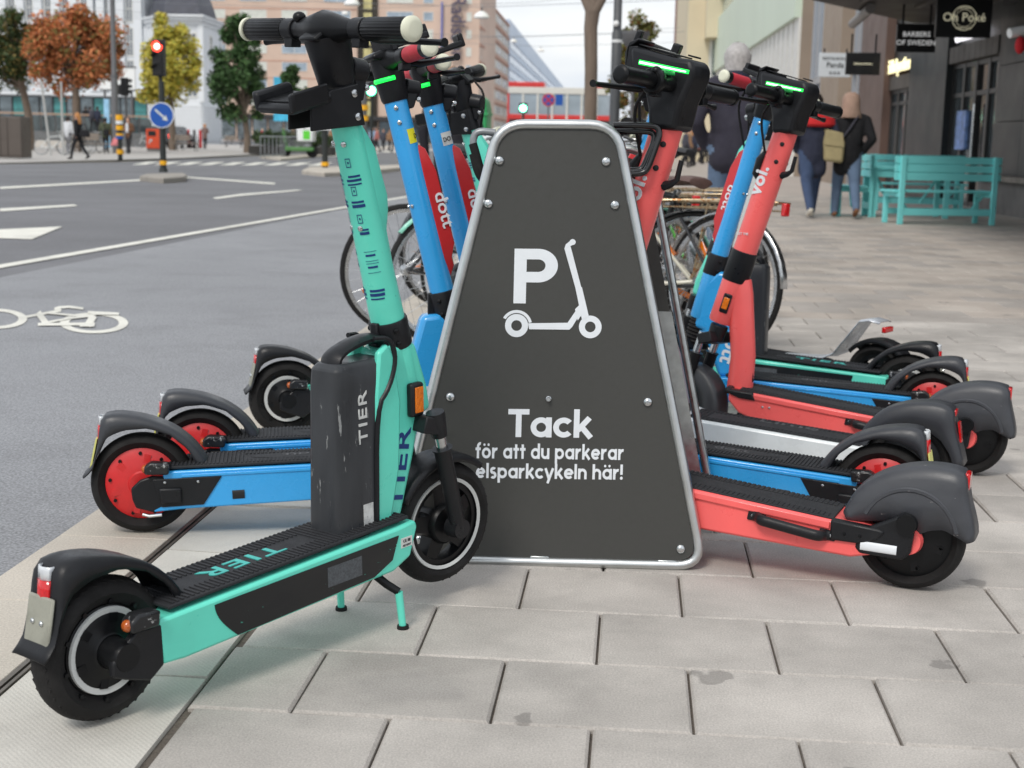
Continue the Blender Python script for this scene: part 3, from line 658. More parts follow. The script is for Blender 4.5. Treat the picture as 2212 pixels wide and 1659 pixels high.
    q = MB(); q.cyl((ax(1.1) + .03, 0, 1.105), (ax(1.1) + .07, 0, 1.10), .026, .024); q.prism([(ax(1.1) + .035, 1.095), (ax(1.1) + .068, 1.09), (ax(1.1) + .06, 1.045), (ax(1.1) + .045, 1.045)], -.016, .016); ob('headlight', q, BLACK, hd, bevel=.004)
    bolt(hd, (ax(1.06) + .055, -.017, 1.07), (0, -1, 0)); bolt(hd, (ax(1.06) + .055, .017, 1.07), (0, 1, 0))
    phone_holder(t, 1.042, .0335, .112)
    handlebar(t, 1.178, .248, DARK, CREAM, .0215, .036, (1, -1), .07)
    hub = (.888, 0, .137)
    fork(t, .405, hub, .062, BLACK); front_fender(t, hub, .137, BLACK, 52, 150, .037, .02)
    wheel('front_wheel', t, hub, .137, .058, DARK, .023, 'spoke', (.095, .1025), True)
    stand(t, .665, TEAL)
    return t

def build_blue():
    RK[:] = [.24, .758, .59]
    t = thing('electric_scooter', 'x', 'electric scooter')
    P = [(.055, .168), (.70, .182), (.728, .175), (.70, .10), (.64, .092), (.10, .072), (.03, .066), (.028, .074), (.06, .09)]
    d = ob('deck', MB().prism(P, -.076, .076), BLUE, t, bevel=.005)
    for s in (-1, 1):
        ob('deck_ridge', MB().prism([(.10, .160), (.69, .175), (.69, .168), (.10, .153)], s * .0755, s * .079), BLUE, d, bevel=.001)
        q = MB(); q.prism([(.03, .150), (.198, .154), (.152, .083), (.05, .079)], s * .0757, s * .080); o = ob('rear_side_plate', q, BLACK, t, bevel=.002)
        for x in (.06, .14): bolt(o, (x, s * .080, .142), (0, s, 0), .004)
        q = MB(); q.prism([(.045, .128), (.10, .128), (.10, .09), (.05, .088)], s * .079, s * .088); ob('motor_cap', q, BLACK, o, bevel=.006)
        q = MB(); q.tube([(.222, s * .0765, .105), (.252, s * .0765, .106)], [.011, .011], 16, sy=.25); ob('deck_plug', q, BLKPRT, d)
    mt = deck_mat(t, .06, .70, .068, .1735, (.25, .55, .03), .0098); mt.rotation_euler = (0, R(-1.25), 0); mt.location.z = .0008
    q = MB(); q.add([(.27 + .13 * math.cos(a) + .13, .028 * math.sin(a), .1775) for a in [i * math.pi / 12 for i in range(24)]] , [tuple(range(24))]); o = ob('mat_badge', q, MATR, mt)
    text('dott', .04, (.40, 0, .178), (-1, 0, 0), (0, -1, 0), mat('faded_mat_print', srgb(76, 77, 80), .7, 0, .2, 60), 'lettering', mt, .01, sx=1.4).location.y = .012
    wheel('rear_wheel', t, (0, 0, .127), .127, .062, REDM, .0205, 'disc', None, bolts=(.078, 9))
    swingarm(t, .06, [(.06, .155), (.06, .078), (.03, .066), (-.012, .078), (-.02, .10), (-.022, .127), (.0, .148), (.03, .158)], BLACK)
    fender_common(t, mat('charcoal_fender', srgb(52, 54, 59), .45, 0, .08, 8, .08, 600, dirt=.35, wear=srgb(96, 98, 102), wsc=40, wlo=.78))
    q = MB(); T = Matrix.Translation((-.110, 0, .215)) @ Matrix.Rotation(R(13), 4, 'Y'); q.box(-.004, .0, -.03, .03, -.055, .03, 0, T); ob('plate', q, YPLATE, t)
    q = MB(); q.tube([(.004, -.074, .062), (.02, -.078, .058), (.05, -.078, .06)], .0045, 8); ob('brake_spring', q, CHROME, t)
    signals(t, .04, .064, .178)
    N = [(.62, .178), (.726, .178), (.79, .335), (.822, .345), (.795, .50), (.752, .545), (.70, .54), (.672, .44)]
    nk = ob('neck', MB().prism(N, -.034, .034), BLUE, t, bevel=.014, seg=3)
    along([.375, .38, .535, .54], [.031, .034, .034, .033], 24, 0, 0, hm := MB()); ob('head_tube', hm, BLUE, nk)
    for s in (-1, 1): text('dott', .075, (.708, s * .0346, .295), (.25, 0, -.97) if s < 0 else (.25, 0, -.97), (1, 0, .25) if s < 0 else (-1, 0, -.25), LWHITE, 'lettering', nk, .02) if s < 0 else text('dott', .075, (.708, s * .0346, .295), (.25, 0, -.97), (-1, 0, -.25), LWHITE, 'lettering', nk, .02)
    q = MB(); q.tube([(ax(z), 0, z) for z in [.372 - i * .006 for i in range(14)]], [.034 if i % 2 else .028 for i in range(14)], 20); o = ob('fork_gaiter', q, RUBBER, t); o['turns'] = True
    collar(t, .530, .600, .036)
    st = ob('stem', along([.59, .61, .85, 1.085], [.0305, .0305, .0295, .029], 30), BLUE, t); st['turns'] = True
    for z in (1.055, 1.02):
        for s in (-1, 1): stembolt(st, z, s * 120, .0292, .006)
    for s in (-1, 1): stembolt(st, .82, s * 160, .0298, .005)
    q = MB(); L_ = []
    for z, dd, w_ in ((.965, .002, .014), (.955, .02, .017), (.90, .038, .02), (.72, .040, .021), (.685, .02, .02), (.665, .022, .018), (.635, .002, .014)):
        r_ = .0265; dd *= .8; L_.append([(ax(z) + r_ * .55, -w_ - .006, z), (ax(z) + r_ + dd, -w_, z), (ax(z) + r_ + dd + .003, 0, z), (ax(z) + r_ + dd, w_, z), (ax(z) + r_ * .55, w_ + .006, z)])
    q.loft(L_); gd = ob('stem_guard', q, REDP, st, bevel=.003)
    for s in (-1, 1): text('dott', .048, (ax(.80) + .034, s * .0252, .80), (.27, 0, -1), (s * -1., 0, s * -.27) if s > 0 else (1, 0, .27), LWHITE, 'lettering', gd, .012, sx=1.1)
    q = along([1.07, 1.078, 1.14, 1.175], [.031, .0345, .038, .039], 28); hd = ob('stem_head', q, BLACK, t); hd['turns'] = True
    q = MB(); q.lathe([(.0385, -.005), (.0402, 0), (.0385, .005)], (0, 0, 0), 30, axis='z', a0=R(95), a1=R(265)); T = Matrix.Translation((ax(1.125), 0, 1.125)) @ Matrix.Rotation(math.atan2(-.27, 1), 4, 'Y'); q.v = [tuple(T @ Vector(p)) for p in q.v]; ob('light_ring', q, LED, hd, solid=.002)
    q = MB(); q.prism([(ax(1.18) - .046, 1.165), (ax(1.18) + .055, 1.165), (ax(1.18) + .05, 1.195), (ax(1.18) - .02, 1.19), (ax(1.18) - .046, 1.178)], -.036, .036); ob('display', q, DARK, hd, bevel=.008)
    q = MB(); q.cyl((ax(1.1) + .03, 0, 1.105), (ax(1.1) + .07, 0, 1.10), .024, .022); q.prism([(ax(1.1) + .03, 1.11), (ax(1.1) + .066, 1.1), (ax(1.1) + .05, 1.055), (ax(1.1) + .03, 1.05)], -.018, .018); ob('headlight', q, BLACK, hd, bevel=.004)
    bolt(hd, (ax(1.06) + .052, -.019, 1.075), (0, -1, 0)); bolt(hd, (ax(1.06) + .052, .019, 1.075), (0, 1, 0))
    hb = handlebar(t, 1.165, .255, GRIPR, CREAM, .0195, .034, (1, -1), None, False, 0., .022)
    q = MB(); T = Matrix.Translation((ax(1.2) + .055, .0, 1.215)) @ Matrix.Rotation(R(-20), 4, 'Y'); q.box(-.045, .05, -.05, .05, -.008, .008, 0, T); q.box(-.06, -.04, -.055, .055, -.012, .03, 0, T); q.box(.045, .06, -.035, .035, -.01, .026, 0, T); ob('phone_holder', q, BLACK, hb, bevel=.004)
    hub = (.888, 0, .127)
    fork(t, .30, hub, .05, BLACK); front_fender(t, hub, .127, BLACK, 25, 160, .036, .018)
    wheel('front_wheel', t, hub, .127, .058, REDM, .023, 'disc', None, True, (.075, 8))
    stand(t, .64, BLACK)
    return t

def build_coral():
    RK[:] = [.27, .75, .565]
    t = thing('electric_scooter', 'x', 'electric scooter')
    P = [(.0, .10), (.03, .095), (.12, .072), (.60, .092), (.70, .128), (.735, .165), (.735, .192), (.70, .20), (.16, .152), (.10, .150), (.06, .14)]
    d = ob('deck', MB().prism(P, -.078, .078), CORAL, t, bevel=.006)
    for s in (-1, 1):
        ob('deck_ridge', MB().prism([(.17, .151), (.70, .196), (.70, .180), (.17, .132)], s * .0775, s * .084), CORAL, d, bevel=.003)
        q = MB(); q.prism([(.168, .156), (.06, .148), (.045, .143), (.06, .125), (.10, .108), (.168, .108)], s * .060, s * .0865); o = ob('rear_corner', q, BLACK, t, bevel=.005)
        for x in (.10, .135): bolt(o, (x, s * .0866, .127), (0, s, 0), .0035, DARK)
        q = MB(); q.tube(smooth([(.345, s * .078, .139), (.335, s * .082, .138), (.325, s * .100, .136), (.305, s * .102, .134), (.205, s * .102, .120), (.19, s * .100, .118), (.18, s * .082, .117), (.17, s * .078, .117)]), .013, 12, sy=.8)
        o = ob('lift_handle', q, BLACK, d)
        q = MB(); q.prism([(.318, .150), (.358, .153), (.362, .128), (.318, .126)], s * .077, s * .083); q.prism([(.192, .132), (.156, .128), (.156, .104), (.192, .107)], s * .077, s * .083); ob('handle_plate', q, BLACK, d, bevel=.004)
        bolt(d, (.345, s * .0835, .14), (0, s, 0), .006); bolt(d, (.17, s * .0835, .118), (0, s, 0), .006)
        for x in (.6, .622): bolt(d, (x, s * .0785, .155), (0, s, 0), .004)
        ob('nose_bumper', MB().prism([(.74, .203), (.655, .198), (.645, .172), (.70, .176), (.744, .192)], s * .05, s * .087), BLACK, d, bevel=.007)
    ob('nose_trim', MB().prism([(.748, .206), (.725, .205), (.728, .182), (.752, .188)], -.075, .075), BLACK, d, bevel=.007)
    mt = MB(); mt.box(.165, .705, -.072, .072, 0, .005); mt_ = ob('deck_mat', mt, MATR, t, bevel=.002); mt_.rotation_euler = (0, R(-5.0), 0); mt_.location = (.0, 0, .1375)
    r = MB()
    for i in range(44):
        for j in (-3.1, -2.5, -1.9, 1.9, 2.5, 3.1): r.box(.172 + i * .012 + (.006 if int(j * 10) % 2 else 0), .18 + i * .012 + (.006 if int(j * 10) % 2 else 0), j * .021 - .005, j * .021 + .005, .0048, .0068)
    ob('mat_rib', r, MATR, mt_, kind='stuff')
    wheel('rear_wheel', t, (0, 0, .122), .122, .064, DARK, .017, 'disc', None, bolts=(.072, 6))
    outer = smooth([(.148, .168), (.125, .222), (.075, .263), (.01, .288), (-.055, .295), (-.106, .288), (-.113, .28), (-.118, .235), (-.14, .165), (-.142, .140)])
    inner = [(.135, .150), (.095, .155), (.06, .16), (.03, .155), (.01, .140), (-.02, .138), (-.045, .152), (-.075, .158), (-.105, .145), (-.128, .134)]
    N = 28; f = ob('rear_fender', shell(polyres(outer, N), polyres(inner, N), .052, .046), GREYF, t, solid=.003, sharp=50)
    q = MB()
    for s in (-1, 1):
        e = [(.115 * math.cos(R(a)) * .93 + .0, .122 + .115 * math.sin(R(a)) * 1.02) for a in range(25, 166, 10)]
        q.tube([(x, s * .053, z) for x, z in e], .006, 6, sy=.6)
    ob('fender_step', q, GREYF, f)
    ob('tail_light', MB().box(-.1195, -.106, -.022, .022, .244, .284, 0), TAIL, f, bevel=.004)
    for s in (-1, 1):
        q = MB(); q.prism([(.112, .098), (.1, .085), (.005, .082), (-.012, .10), (-.018, .165), (-.008, .188), (.012, .192), (.028, .178), (.10, .14)], s * .062, s * .082); o = ob('motor_bracket', q, BLACK, t, bevel=.006)
        q = MB(); q.cyl((.0, s * .08, .168), (.0, s * .094, .168), .024, .022, 24); ob('axle_cap', q, DARK, o)
        q = MB(); q.tube([(.098, s * .083, .105), (.018, s * .083, .104)], [.0105, .0105], 14, sy=.35); ob('side_reflector', q, LWHITE, o)
        q = MB(); q.cyl((-.0, s * .045, .122), (-.0, s * .064, .122), .034, .03, 24); ob('motor_cover', q, CORAL, t)
    q = MB(); q.tube([(.716, 0, .195), (.712, 0, .30), (.735, 0, .50), (.742, 0, .545)], [.043, .041, .042, .04], 22, sy=.8); nk = ob('neck', q, CORAL, t)
    q = MB(); q.prism([(.684, .22), (.70, .43), (.708, .43), (.698, .22)], -.012, .012); q.v = [(x - .012, y, z) for x, y, z in q.v]; ob('warning_label', q, BLACK, nk, bevel=.002)
    along([.405, .41, .54, .55], [.038, .041, .041, .039], 24, 0, 0, hm := MB()); ob('head_tube', hm, CORAL, nk)
    for s in (-1, 1):
        T = Matrix.Translation((.772, s * .041, .472)) @ Matrix.Rotation(R(-15), 4, 'Y'); q = MB(); q.box(-.014, .014, -.004, .004, -.032, .032, 0, T); o = ob('reflector_housing', q, BLACK, nk, bevel=.006)
        q = MB(); q.box(-.0095, .0095, -.003, .003, -.019, .019, 0, T @ Matrix.Translation((0, s * .003, 0))); ob('reflector', q, AMBER, o, bevel=.002)
    c = ob('collar', along([.542, .545, .638, .64], [.042, .044, .043, .041], 26), BLACK, t)
    st = ob('stem', along([.63, .66, .85, 1.03], [.039, .039, .039, .038], 28), CORAL, t); st['turns'] = True
    for s in (-1, 1):
        text('voi.', .062, (ax(.86) - .009, s * .0384, .86), (-.27 * s, 0, s) if s > 0 else (.27, 0, -1), (1, 0, .27), LWHITE, 'lettering', st, .03, .0016, sx=1.0, space=1.05)
        text('GET THE', .011, (ax(.69) + .004, s * .0398, .69), (1, 0, 0) if s < 0 else (-1, 0, 0), (0, 0, 1), LWHITE, 'lettering', st)
        for z in (.985, .93): stembolt(st, z, s * 125, .0375, .0075).data.materials[0] = BLKPRT
    q = MB(); q.tube([(ax(.94) + .028, .02, .955), (ax(.92) + .04, .024, .93), (ax(.88) + .038, .024, .885), (ax(.87) + .026, .022, .87)], [.01, .014, .014, .009], 10); o = ob('cable_gland', q, BLACK, st)
    q = MB(); q.tube([(ax(.90) - .034, 0, .885), (ax(.90) - .055, 0, .89), (ax(.90) - .07, 0, .90), (ax(.90) - .078, 0, .945)], [.012, .009, .007, .006], 8); ob('bag_hook', q, BLACK, st)
    H = [(.654, 1.012), (.580, 1.012), (.568, 1.075), (.545, 1.128), (.541, 1.15), (.552, 1.172), (.60, 1.178), (.708, 1.205), (.722, 1.20), (.712, 1.13), (.672, 1.10), (.66, 1.06)]
    hd = ob('stem_head', MB().prism(H, -.043, .043), BLACK, t, bevel=.014, seg=3); hd['turns'] = True
    ob('display', MB().prism([(.592, 1.180), (.70, 1.207), (.70, 1.2105), (.592, 1.1835)], -.034, .034), DARK, hd, bevel=.002)
    ob('display_button', MB().prism([(.56, 1.178), (.575, 1.182), (.575, 1.186), (.56, 1.182)], -.018, .018), DARK, hd, bevel=.001)
    ob('info_label', MB().prism([(.63, 1.1935), (.655, 1.1995), (.655, 1.2), (.63, 1.194)], -.02, .02), STICK, hd)
    q = MB(); q.prism([(.70, 1.205), (.715, 1.12), (.732, 1.15), (.735, 1.19), (.724, 1.215), (.70, 1.222), (.70, 1.217), (.713, 1.209), (.72, 1.205)], -.038, .038); ob('phone_clip', q, BLACK, hd, bevel=.005)
    for s in (-1, 1):
        q = MB(); q.prism([(.692, 1.1615), (.555, 1.1378), (.553, 1.1468), (.690, 1.1725)], s * .040, s * .0437); ls = ob('light_strip', q, LED, hd, bevel=.001)
        q = MB(); q.prism([(.689, 1.1642), (.562, 1.1417), (.561, 1.1447), (.688, 1.1690)], s * .0437, s * .0443); ob('light_core', q, LEDC, ls)
    handlebar(t, 1.115, .25, DARK, DARK, .0195, .022, (1, -1), .12, False, .0)
    for ch in t.children:
        if ch.name.startswith('handlebar'):
            ob('twist_ring', knurl((ax(1.115), 0, 1.115), .105, .128, .031, 30), DARK, ch)
            ob('shifter_light', MB().box(ax(1.115) - .02, ax(1.115) + .012, .055, .1, 1.132, 1.142), mat('green_indicator', srgb(40, 160, 80), .4, 0, .05, 20), ch, bevel=.003)
    hub = (.892, 0, .122)
    fork(t, .375, hub, .046, BLACK, True, True)
    front_fender(t, hub, .122, mat('charcoal_front_fender', srgb(50, 52, 56), .45, 0, .1, 9, .06, 500, dirt=.3), 10, 205, .042, .02, .05)
    wheel('front_wheel', t, hub, .122, .056, DARK, .02, 'spoke', None, True)
    stand(t, .67, BLACK, .07, .095)
    return t

def build_white():
    RK[:] = [.27, .75, .565]
    t = thing('electric_scooter', 'x', 'electric scooter')
    P = [(.05, .155), (.62, .176), (.70, .20), (.735, .19), (.66, .12), (.6, .105), (.08, .085), (.04, .10)]
    d = ob('deck', MB().prism(P, -.082, .082), WHITEP, t, bevel=.007)
    mt = MB(); mt.box(.13, .66, -.068, .068, 0, .004); m_ = ob('deck_mat', mt, MATR, t, bevel=.001); m_.rotation_euler = (0, R(-2.1), 0); m_.location = (0, 0, .1535)
    r = MB()
    for i in range(40):
        for j in range(-4, 5):
            if abs(j) > 2 or i < 4 or i > 34: r.box(.135 + i * .013, .143 + i * .013, j * .0145 - .004, j * .0145 + .004, .0036, .0056)
    ob('mat_rib', r, MATR, m_, kind='stuff')
    text('Lime', .062, (.36, -.02, .0047), (-1, 0, 0), (0, -1, 0), mat('faded_mat_print', srgb(76, 77, 80), .7, 0, .2, 60), 'lettering', m_, .012, sx=1.5)
    wheel('rear_wheel', t, (0, 0, .122), .122, .062, DARK, .02, 'disc', None, bolts=(.07, 6))
    outer = smooth([(.150, .155), (.128, .215), (.085, .262), (.02, .292), (-.05, .302), (-.10, .296), (-.11, .285), (-.115, .235), (-.142, .165), (-.15, .135)])
    inner = [(.125, .135), (.115, .165), (.09, .20), (.05, .225), (.0, .235), (-.05, .222), (-.085, .2), (-.108, .17), (-.118, .15), (-.125, .128)]
    N = 26; f = ob('rear_fender', shell(polyres(outer, N), polyres(inner, N), .05, .044), mat('charcoal_fender', srgb(52, 54, 59), .45), t, solid=.003, sharp=50)
    ob('tail_light', MB().box(-.115, -.105, -.02, .02, .266, .284), TAIL, f, bevel=.003)
    ob('reflector', MB().prism([(-.120, .25), (-.126, .25), (-.136, .195), (-.131, .195)], -.014, .014), TAIL, f)
    for s in (-1, 1): ob('motor_bracket', MB().prism([(.06, .15), (.05, .09), (0, .095), (-.03, .12), (-.02, .145), (.02, .155)], s * .06, s * .078), WHITEP, t, bevel=.005)
    q = MB(); L_ = []
    for z, x0, x1, w_ in ((.205, .655, .735, .03), (.23, .655, .735, .034), (.28, .67, .765, .036), (.45, .742, .825, .036), (.52, .775, .84, .032), (.535, .785, .835, .028)):
        L_.append([(x0, -w_ * .6, z), (x0 + .012, -w_, z), (x1 - .012, -w_, z), (x1, -w_ * .6, z), (x1, w_ * .6, z), (x1 - .012, w_, z), (x0 + .012, w_, z), (x0, w_ * .6, z)])
    nk = ob('neck', q.loft(L_), GREYP, t, bevel=.006)
    q = MB(); q.lathe([(0, .215), (.028, .215), (.036, .20), (.045, .19), (.0, .188)], (.69, 0, 0), 22, axis='z'); ob('neck_boot', q, mat('brown_rubber', srgb(72, 62, 60), .6), nk)
    q = MB(); q.tube(smooth([(.70, 0, .19), (.80, 0, .33), (.835, 0, .5), (.835, 0, .56)]), .026, 14); ob('down_tube', q, WHITEP, t)
    q = MB(); q.tube([(.875, 0, .5), (.86, 0, .70), (.845, 0, .85)], [.034, .032, .03], 18); st = ob('stem', q, GREENP, t); st['turns'] = True
    q = MB(); q.tube([(.845, 0, .85), (.835, 0, .98), (.83, 0, 1.02)], [.031, .031, .03], 18); o = ob('stem_head', q, BLACK, t); o['turns'] = True
    q = MB(); q.tube([(.83, -.2, 1.02), (.83, 0, 1.025), (.83, .2, 1.02)], .014, 12); hb = ob('handlebar', q, DARK, t); hb['turns'] = True
    for s in (-1, 1): ob('grip', MB().tube([(.83, s * .1, 1.02), (.83, s * .215, 1.02)], .019, 16), RUBBER, hb)
    hub = (.888, 0, .127)
    q = MB(); q.tube([(.875, 0, .5), (.865, 0, .36)], [.03, .028], 14)
    for s in (-1, 1): q.tube([(.855, s * .045, .34), hub[:1] + (s * .05, hub[2])], [.016, .013], 10)
    q.box(.835, .875, -.06, .06, .325, .36); o = ob('fork', q, DARK, t, bevel=.003); o['turns'] = True
    front_fender(t, hub, .127, BLACK, 20, 165, .038, .018)
    wheel('front_wheel', t, hub, .127, .056, DARK, .022, 'spoke', None, True)
    stand(t, .62, BLACK)
    return t

def build_silver():
    RK[:] = [.26, .68, .5]
    t = thing('electric_scooter', 'x', 'electric scooter')
    d = ob('deck', MB().prism([(.16, .15), (.72, .16), (.74, .15), (.70, .085), (.2, .08), (.15, .10)], -.085, .085), WHITEP, t, bevel=.006)
    mt = deck_mat(t, .24, .70, .078, .152); mt.rotation_euler = (0, R(-1), 0)
    q = MB(); L_ = []
    for x, z, w_ in ((.40, .162, .02), (.30, .164, .06), (.22, .172, .078), (.16, .20, .076), (.10, .285, .066), (.065, .335, .058), (.03, .342, .052), (-.015, .335, .05)):
        L_.append([(x, -w_, z), (x, -w_ * .7, z + .006), (x, w_ * .7, z + .006), (x, w_, z)])
    q.loft(L_, 0, False, False); f = ob('rear_fender', q, BAG, t, solid=.004)
    ob('tail_light', MB().box(-.035, -.018, -.034, .034, .30, .322), TAIL, f, bevel=.004)
    a = [R(40 + 11 * i) for i in range(14)]
    ob('wheel_guard', shell([(.148 * math.cos(q_) - .0, .127 + .148 * math.sin(q_)) for q_ in a], [(.13 * math.cos(q_), .127 + .13 * math.sin(q_)) for q_ in a], .04, .036), BLACK, t, solid=.003)
    wheel('rear_wheel', t, (0, 0, .127), .127, .06, DARK, .023, 'spoke')
    for s in (-1, 1): ob('motor_bracket', MB().prism([(.17, .15), (.16, .09), (0, .10), (-.02, .127), (0, .145)], s * .055, s * .07), WHITEP, t, bevel=.005)
    ob('reflector', MB().prism([(.03, .142), (-.03, .142), (-.03, .128), (.03, .128)], -.072, -.07), ORBRN, t); ob('reflector', MB().prism([(.03, .142), (-.03, .142), (-.03, .128), (.03, .128)], .07, .072), ORBRN, t)
    q = MB(); q.tube(smooth([(.66, 0, .15), (.71, 0, .28), (.704, 0, .42)]), .032, 16); ob('neck', q, WHITEP, t)
    st = ob('stem', along([.38, .45, 1.06], [.03, .029, .026], 20), mat('pale_grey_paint', srgb(206, 208, 206), .35, 0, .05, 9), t); st['turns'] = True
    q = MB(); q.prism([(ax(1.08) - .03, 1.02), (ax(1.08) + .04, 1.02), (ax(1.08) + .07, 1.06), (ax(1.08) + .06, 1.15), (ax(1.08) - .035, 1.13)], -.055, .055); o = ob('stem_head', q, mat('light_grey_plastic', srgb(176, 180, 182), .4, 0, .06, 12), t, bevel=.012); o['turns'] = True
    handlebar(t, 1.095, .24, RUBBER, RUBBER, .02, .02, (1, -1), .1, False)
    hub = (.888, 0, .127)
    fork(t, .36, hub, .05, DARK); front_fender(t, hub, .127, BLACK, 20, 165, .036, .018); wheel('front_wheel', t, hub, .127, .056, DARK, .022, 'spoke', None, True); stand(t, .6, BLACK)
    return t

GRP = 'rental scooters parked around the sign'
def place(o, x, y, h, pitch, st, label, sc_=1.):
    o.scale = (sc_,) * 3
    o.location = (x, y, 0); o.rotation_euler = (0, -R(pitch), R(h)); o['label'] = label; o['group'] = GRP; steer(o, st); return o
turq = build_turquoise(); blue = build_blue(); coral = build_coral(); white = build_white(); silver = build_silver()
def label_text(parent, s_, z, a, rr):
    f = Vector((AU.z, 0, -AU.x)); d = f * math.cos(R(a)) + Vector((0, math.sin(R(a)), 0)); xd = (Vector((0, math.cos(R(a)), 0)) - f * math.sin(R(a)))
    text(s_, .017, tuple(Vector((ax(z), 0, z)) + d * rr), tuple(xd), tuple(AU), BLKPRT, 'lettering', parent, .01, .0004)
turq2, turq3 = copy_tree(turq), copy_tree(turq)
blue2, blue3, blue4 = copy_tree(blue), copy_tree(blue), copy_tree(blue); coral2 = copy_tree(coral)
# labels stuck on two of the blue stems
RK[:] = [.24, .758, .59]
q = MB(); patch(q, .965, 1.0, -95, -45, .0300, 0, 8); l_ = ob('stem_label', q, YSTICK, blue, fix=False); l_['turns'] = True; label_text(l_, 'D', .975, -52, .0304)
q = MB(); patch(q, .962, .996, -98, -30, .0300, 0, 8); l_ = ob('stem_label', q, STICK, blue2, fix=False); l_['turns'] = True; label_text(l_, 'DO1', .972, -64, .0306)
s1 = place(turq, -.876, 2.235, 57, 2.2, -7, 'turquoise scooter with worn black battery standing in front of the sign', .99)
s2 = place(blue, -1.20, 3.37, 14, .8, 20, 'blue scooter with yellow label on its stem, left of the sign')
s3 = place(blue2, -1.155, 3.70, 14, .8, 5, 'blue scooter with white label DO1 on its stem, left of the sign')
s4 = place(turq2, -1.13, 4.58, 19, 1.2, -33, 'turquoise scooter on the kerb behind two blue scooters, left of the sign')
r1 = place(coral, .655, 3.19, 161, .6, -14, 'coral red scooter nearest the front, right of the sign, with lift handle on its deck')
r2 = place(blue3, .655, 3.58, 163, 1.5, 12, 'blue scooter between the nearest coral scooter and the white one')
r3 = place(white, .80, 3.99, 160, 1.5, 0, 'white scooter with mauve grey battery neck right of the sign')
r4 = place(coral2, 1.047, 4.389, 163, 1.2, -22, 'coral red scooter with whole stem and amber reflector in view behind the white scooter')
r5 = place(blue4, 1.03, 4.82, 168, 1.0, -32, 'blue scooter behind the coral one, ribbed black gaiter at its fork')
r6 = place(turq3, 1.02, 5.2, 161, 1.5, 10, 'turquoise scooter with black battery, between a blue and a silver scooter right of the sign')
r7 = place(silver, .955, 5.46, 144, .5, 25, 'scooter with silver foot brake over its rear wheel, last of the right row')
# ---------------------------------------------------------------- the parking sign: an A-frame of bent steel tube with dark boards
SB = Vector((G(845, 1212).x, 3.215, 0)); SE = Vector((G(1520, 1232).x, 3.245, 0))
sx_ = (SE - SB).normalized(); lean = R(4)
su_ = (Vector((0, 0, 1)) * math.cos(lean) + Vector((-sx_.y, sx_.x, 0)) * math.sin(lean)); sn_ = sx_.cross(su_)     # sn_ faces the viewer
SO = (SB + SE) / 2
sgn = thing('parking_sign', 'dark trapezoid A-frame sign with white P and scooter picture in a bright steel tube frame', 'sign')
SM = Matrix(((sx_.x, -sn_.x, su_.x, SO.x), (sx_.y, -sn_.y, su_.y, SO.y), (sx_.z, -sn_.z, su_.z, SO.z), (0, 0, 0, 1)))
sgn.matrix_world = SM
def sl(px, py):      # photo position -> the board's own x, z
    r = ray(px, py); t = (SO - EYE).dot(sn_) / r.dot(sn_); d = EYE + r * t - SO
    return (d.dot(sx_), d.dot(su_))
BOARD = mat('dark_brown_board', srgb(61, 61, 58), .55, 0, .03, 3, .06, 900, wear=srgb(96, 96, 93), wsc=120, wlo=.735, dirt=.3, dsc=2.2)
def rounded(P, rad, n=6):
    o = []
    for i in range(len(P)):
        p, a, b = Vector(P[i]), Vector(P[i - 1]), Vector(P[(i + 1) % len(P)]); da, db = (a - p).normalized(), (b - p).normalized()
        for k in range(n + 1):
            t = k / n; q = (p + da * rad * (1 - t) ** 2 + db * rad * t ** 2) if 1 else p; o.append(tuple(q))
    return o
tl, tr, br, bl = sl(1078, 268), sl(1332, 270), sl(1518, 1222), sl(843, 1206)
C4 = [tl, tr, br, bl]; RO = rounded(C4, .062)
q = MB(); q.tube([(x, 0, z) for x, z in RO], .0118, 16, closed=True); ob('frame', q, mat('sign_tube_steel', (.62, .64, .64), .36, 1, .1, 14, .04, 60), sgn)
cx_, cz_ = sum(p[0] for p in C4) / 4, sum(p[1] for p in C4) / 4
def inset(P, d): return [tuple(Vector(p) + ((Vector(P[i - 1]) - Vector(p)).normalized() + (Vector(P[(i + 1) % 4]) - Vector(p)).normalized()) * d) for i, p in enumerate(P)]
PI_ = rounded(inset(C4, .011), .052)
q = MB(); q.prism(PI_, -.002, .004); bd = ob('board', q, BOARD, sgn, bevel=.001)
q = MB(); q.tube([(x, .012, z) for x, z in rounded(inset(C4, -.004), .066)], .007, 10, closed=True); ob('rear_edge', q, RUBBER, sgn)
for px, py, r_ in ((1079, 347, .011), (1309, 349, .011), (1055, 440, .011), (1328, 443, .011), (973, 857, .011), (1399, 868, .011), (1470, 1185, .011), (1185, 861, .008), (905, 1165, .011)):
    x, z = sl(px, py); b = MB(); b.tube([(x, .0, z), (x, -.0045, z), (x, -.008, z), (x, -.0098, z)], [r_, r_, r_ * .8, r_ * .4], 18); b.cyl((x, -.0095, z), (x, -.0106, z), r_ * .3, r_ * .3, 6)
    if r_ < .01: b.cyl((x, -.008, z), (x, -.018, z), .005, .004)
    ob('bolt', b, CHROME, sgn)
for px in (1165, 1440):
    x, z = sl(px, 1222); q = MB(); q.box(x - .022, x + .022, -.006, .02, .003, .022); ob('foot_clip', q, STEEL, sgn, bevel=.002)
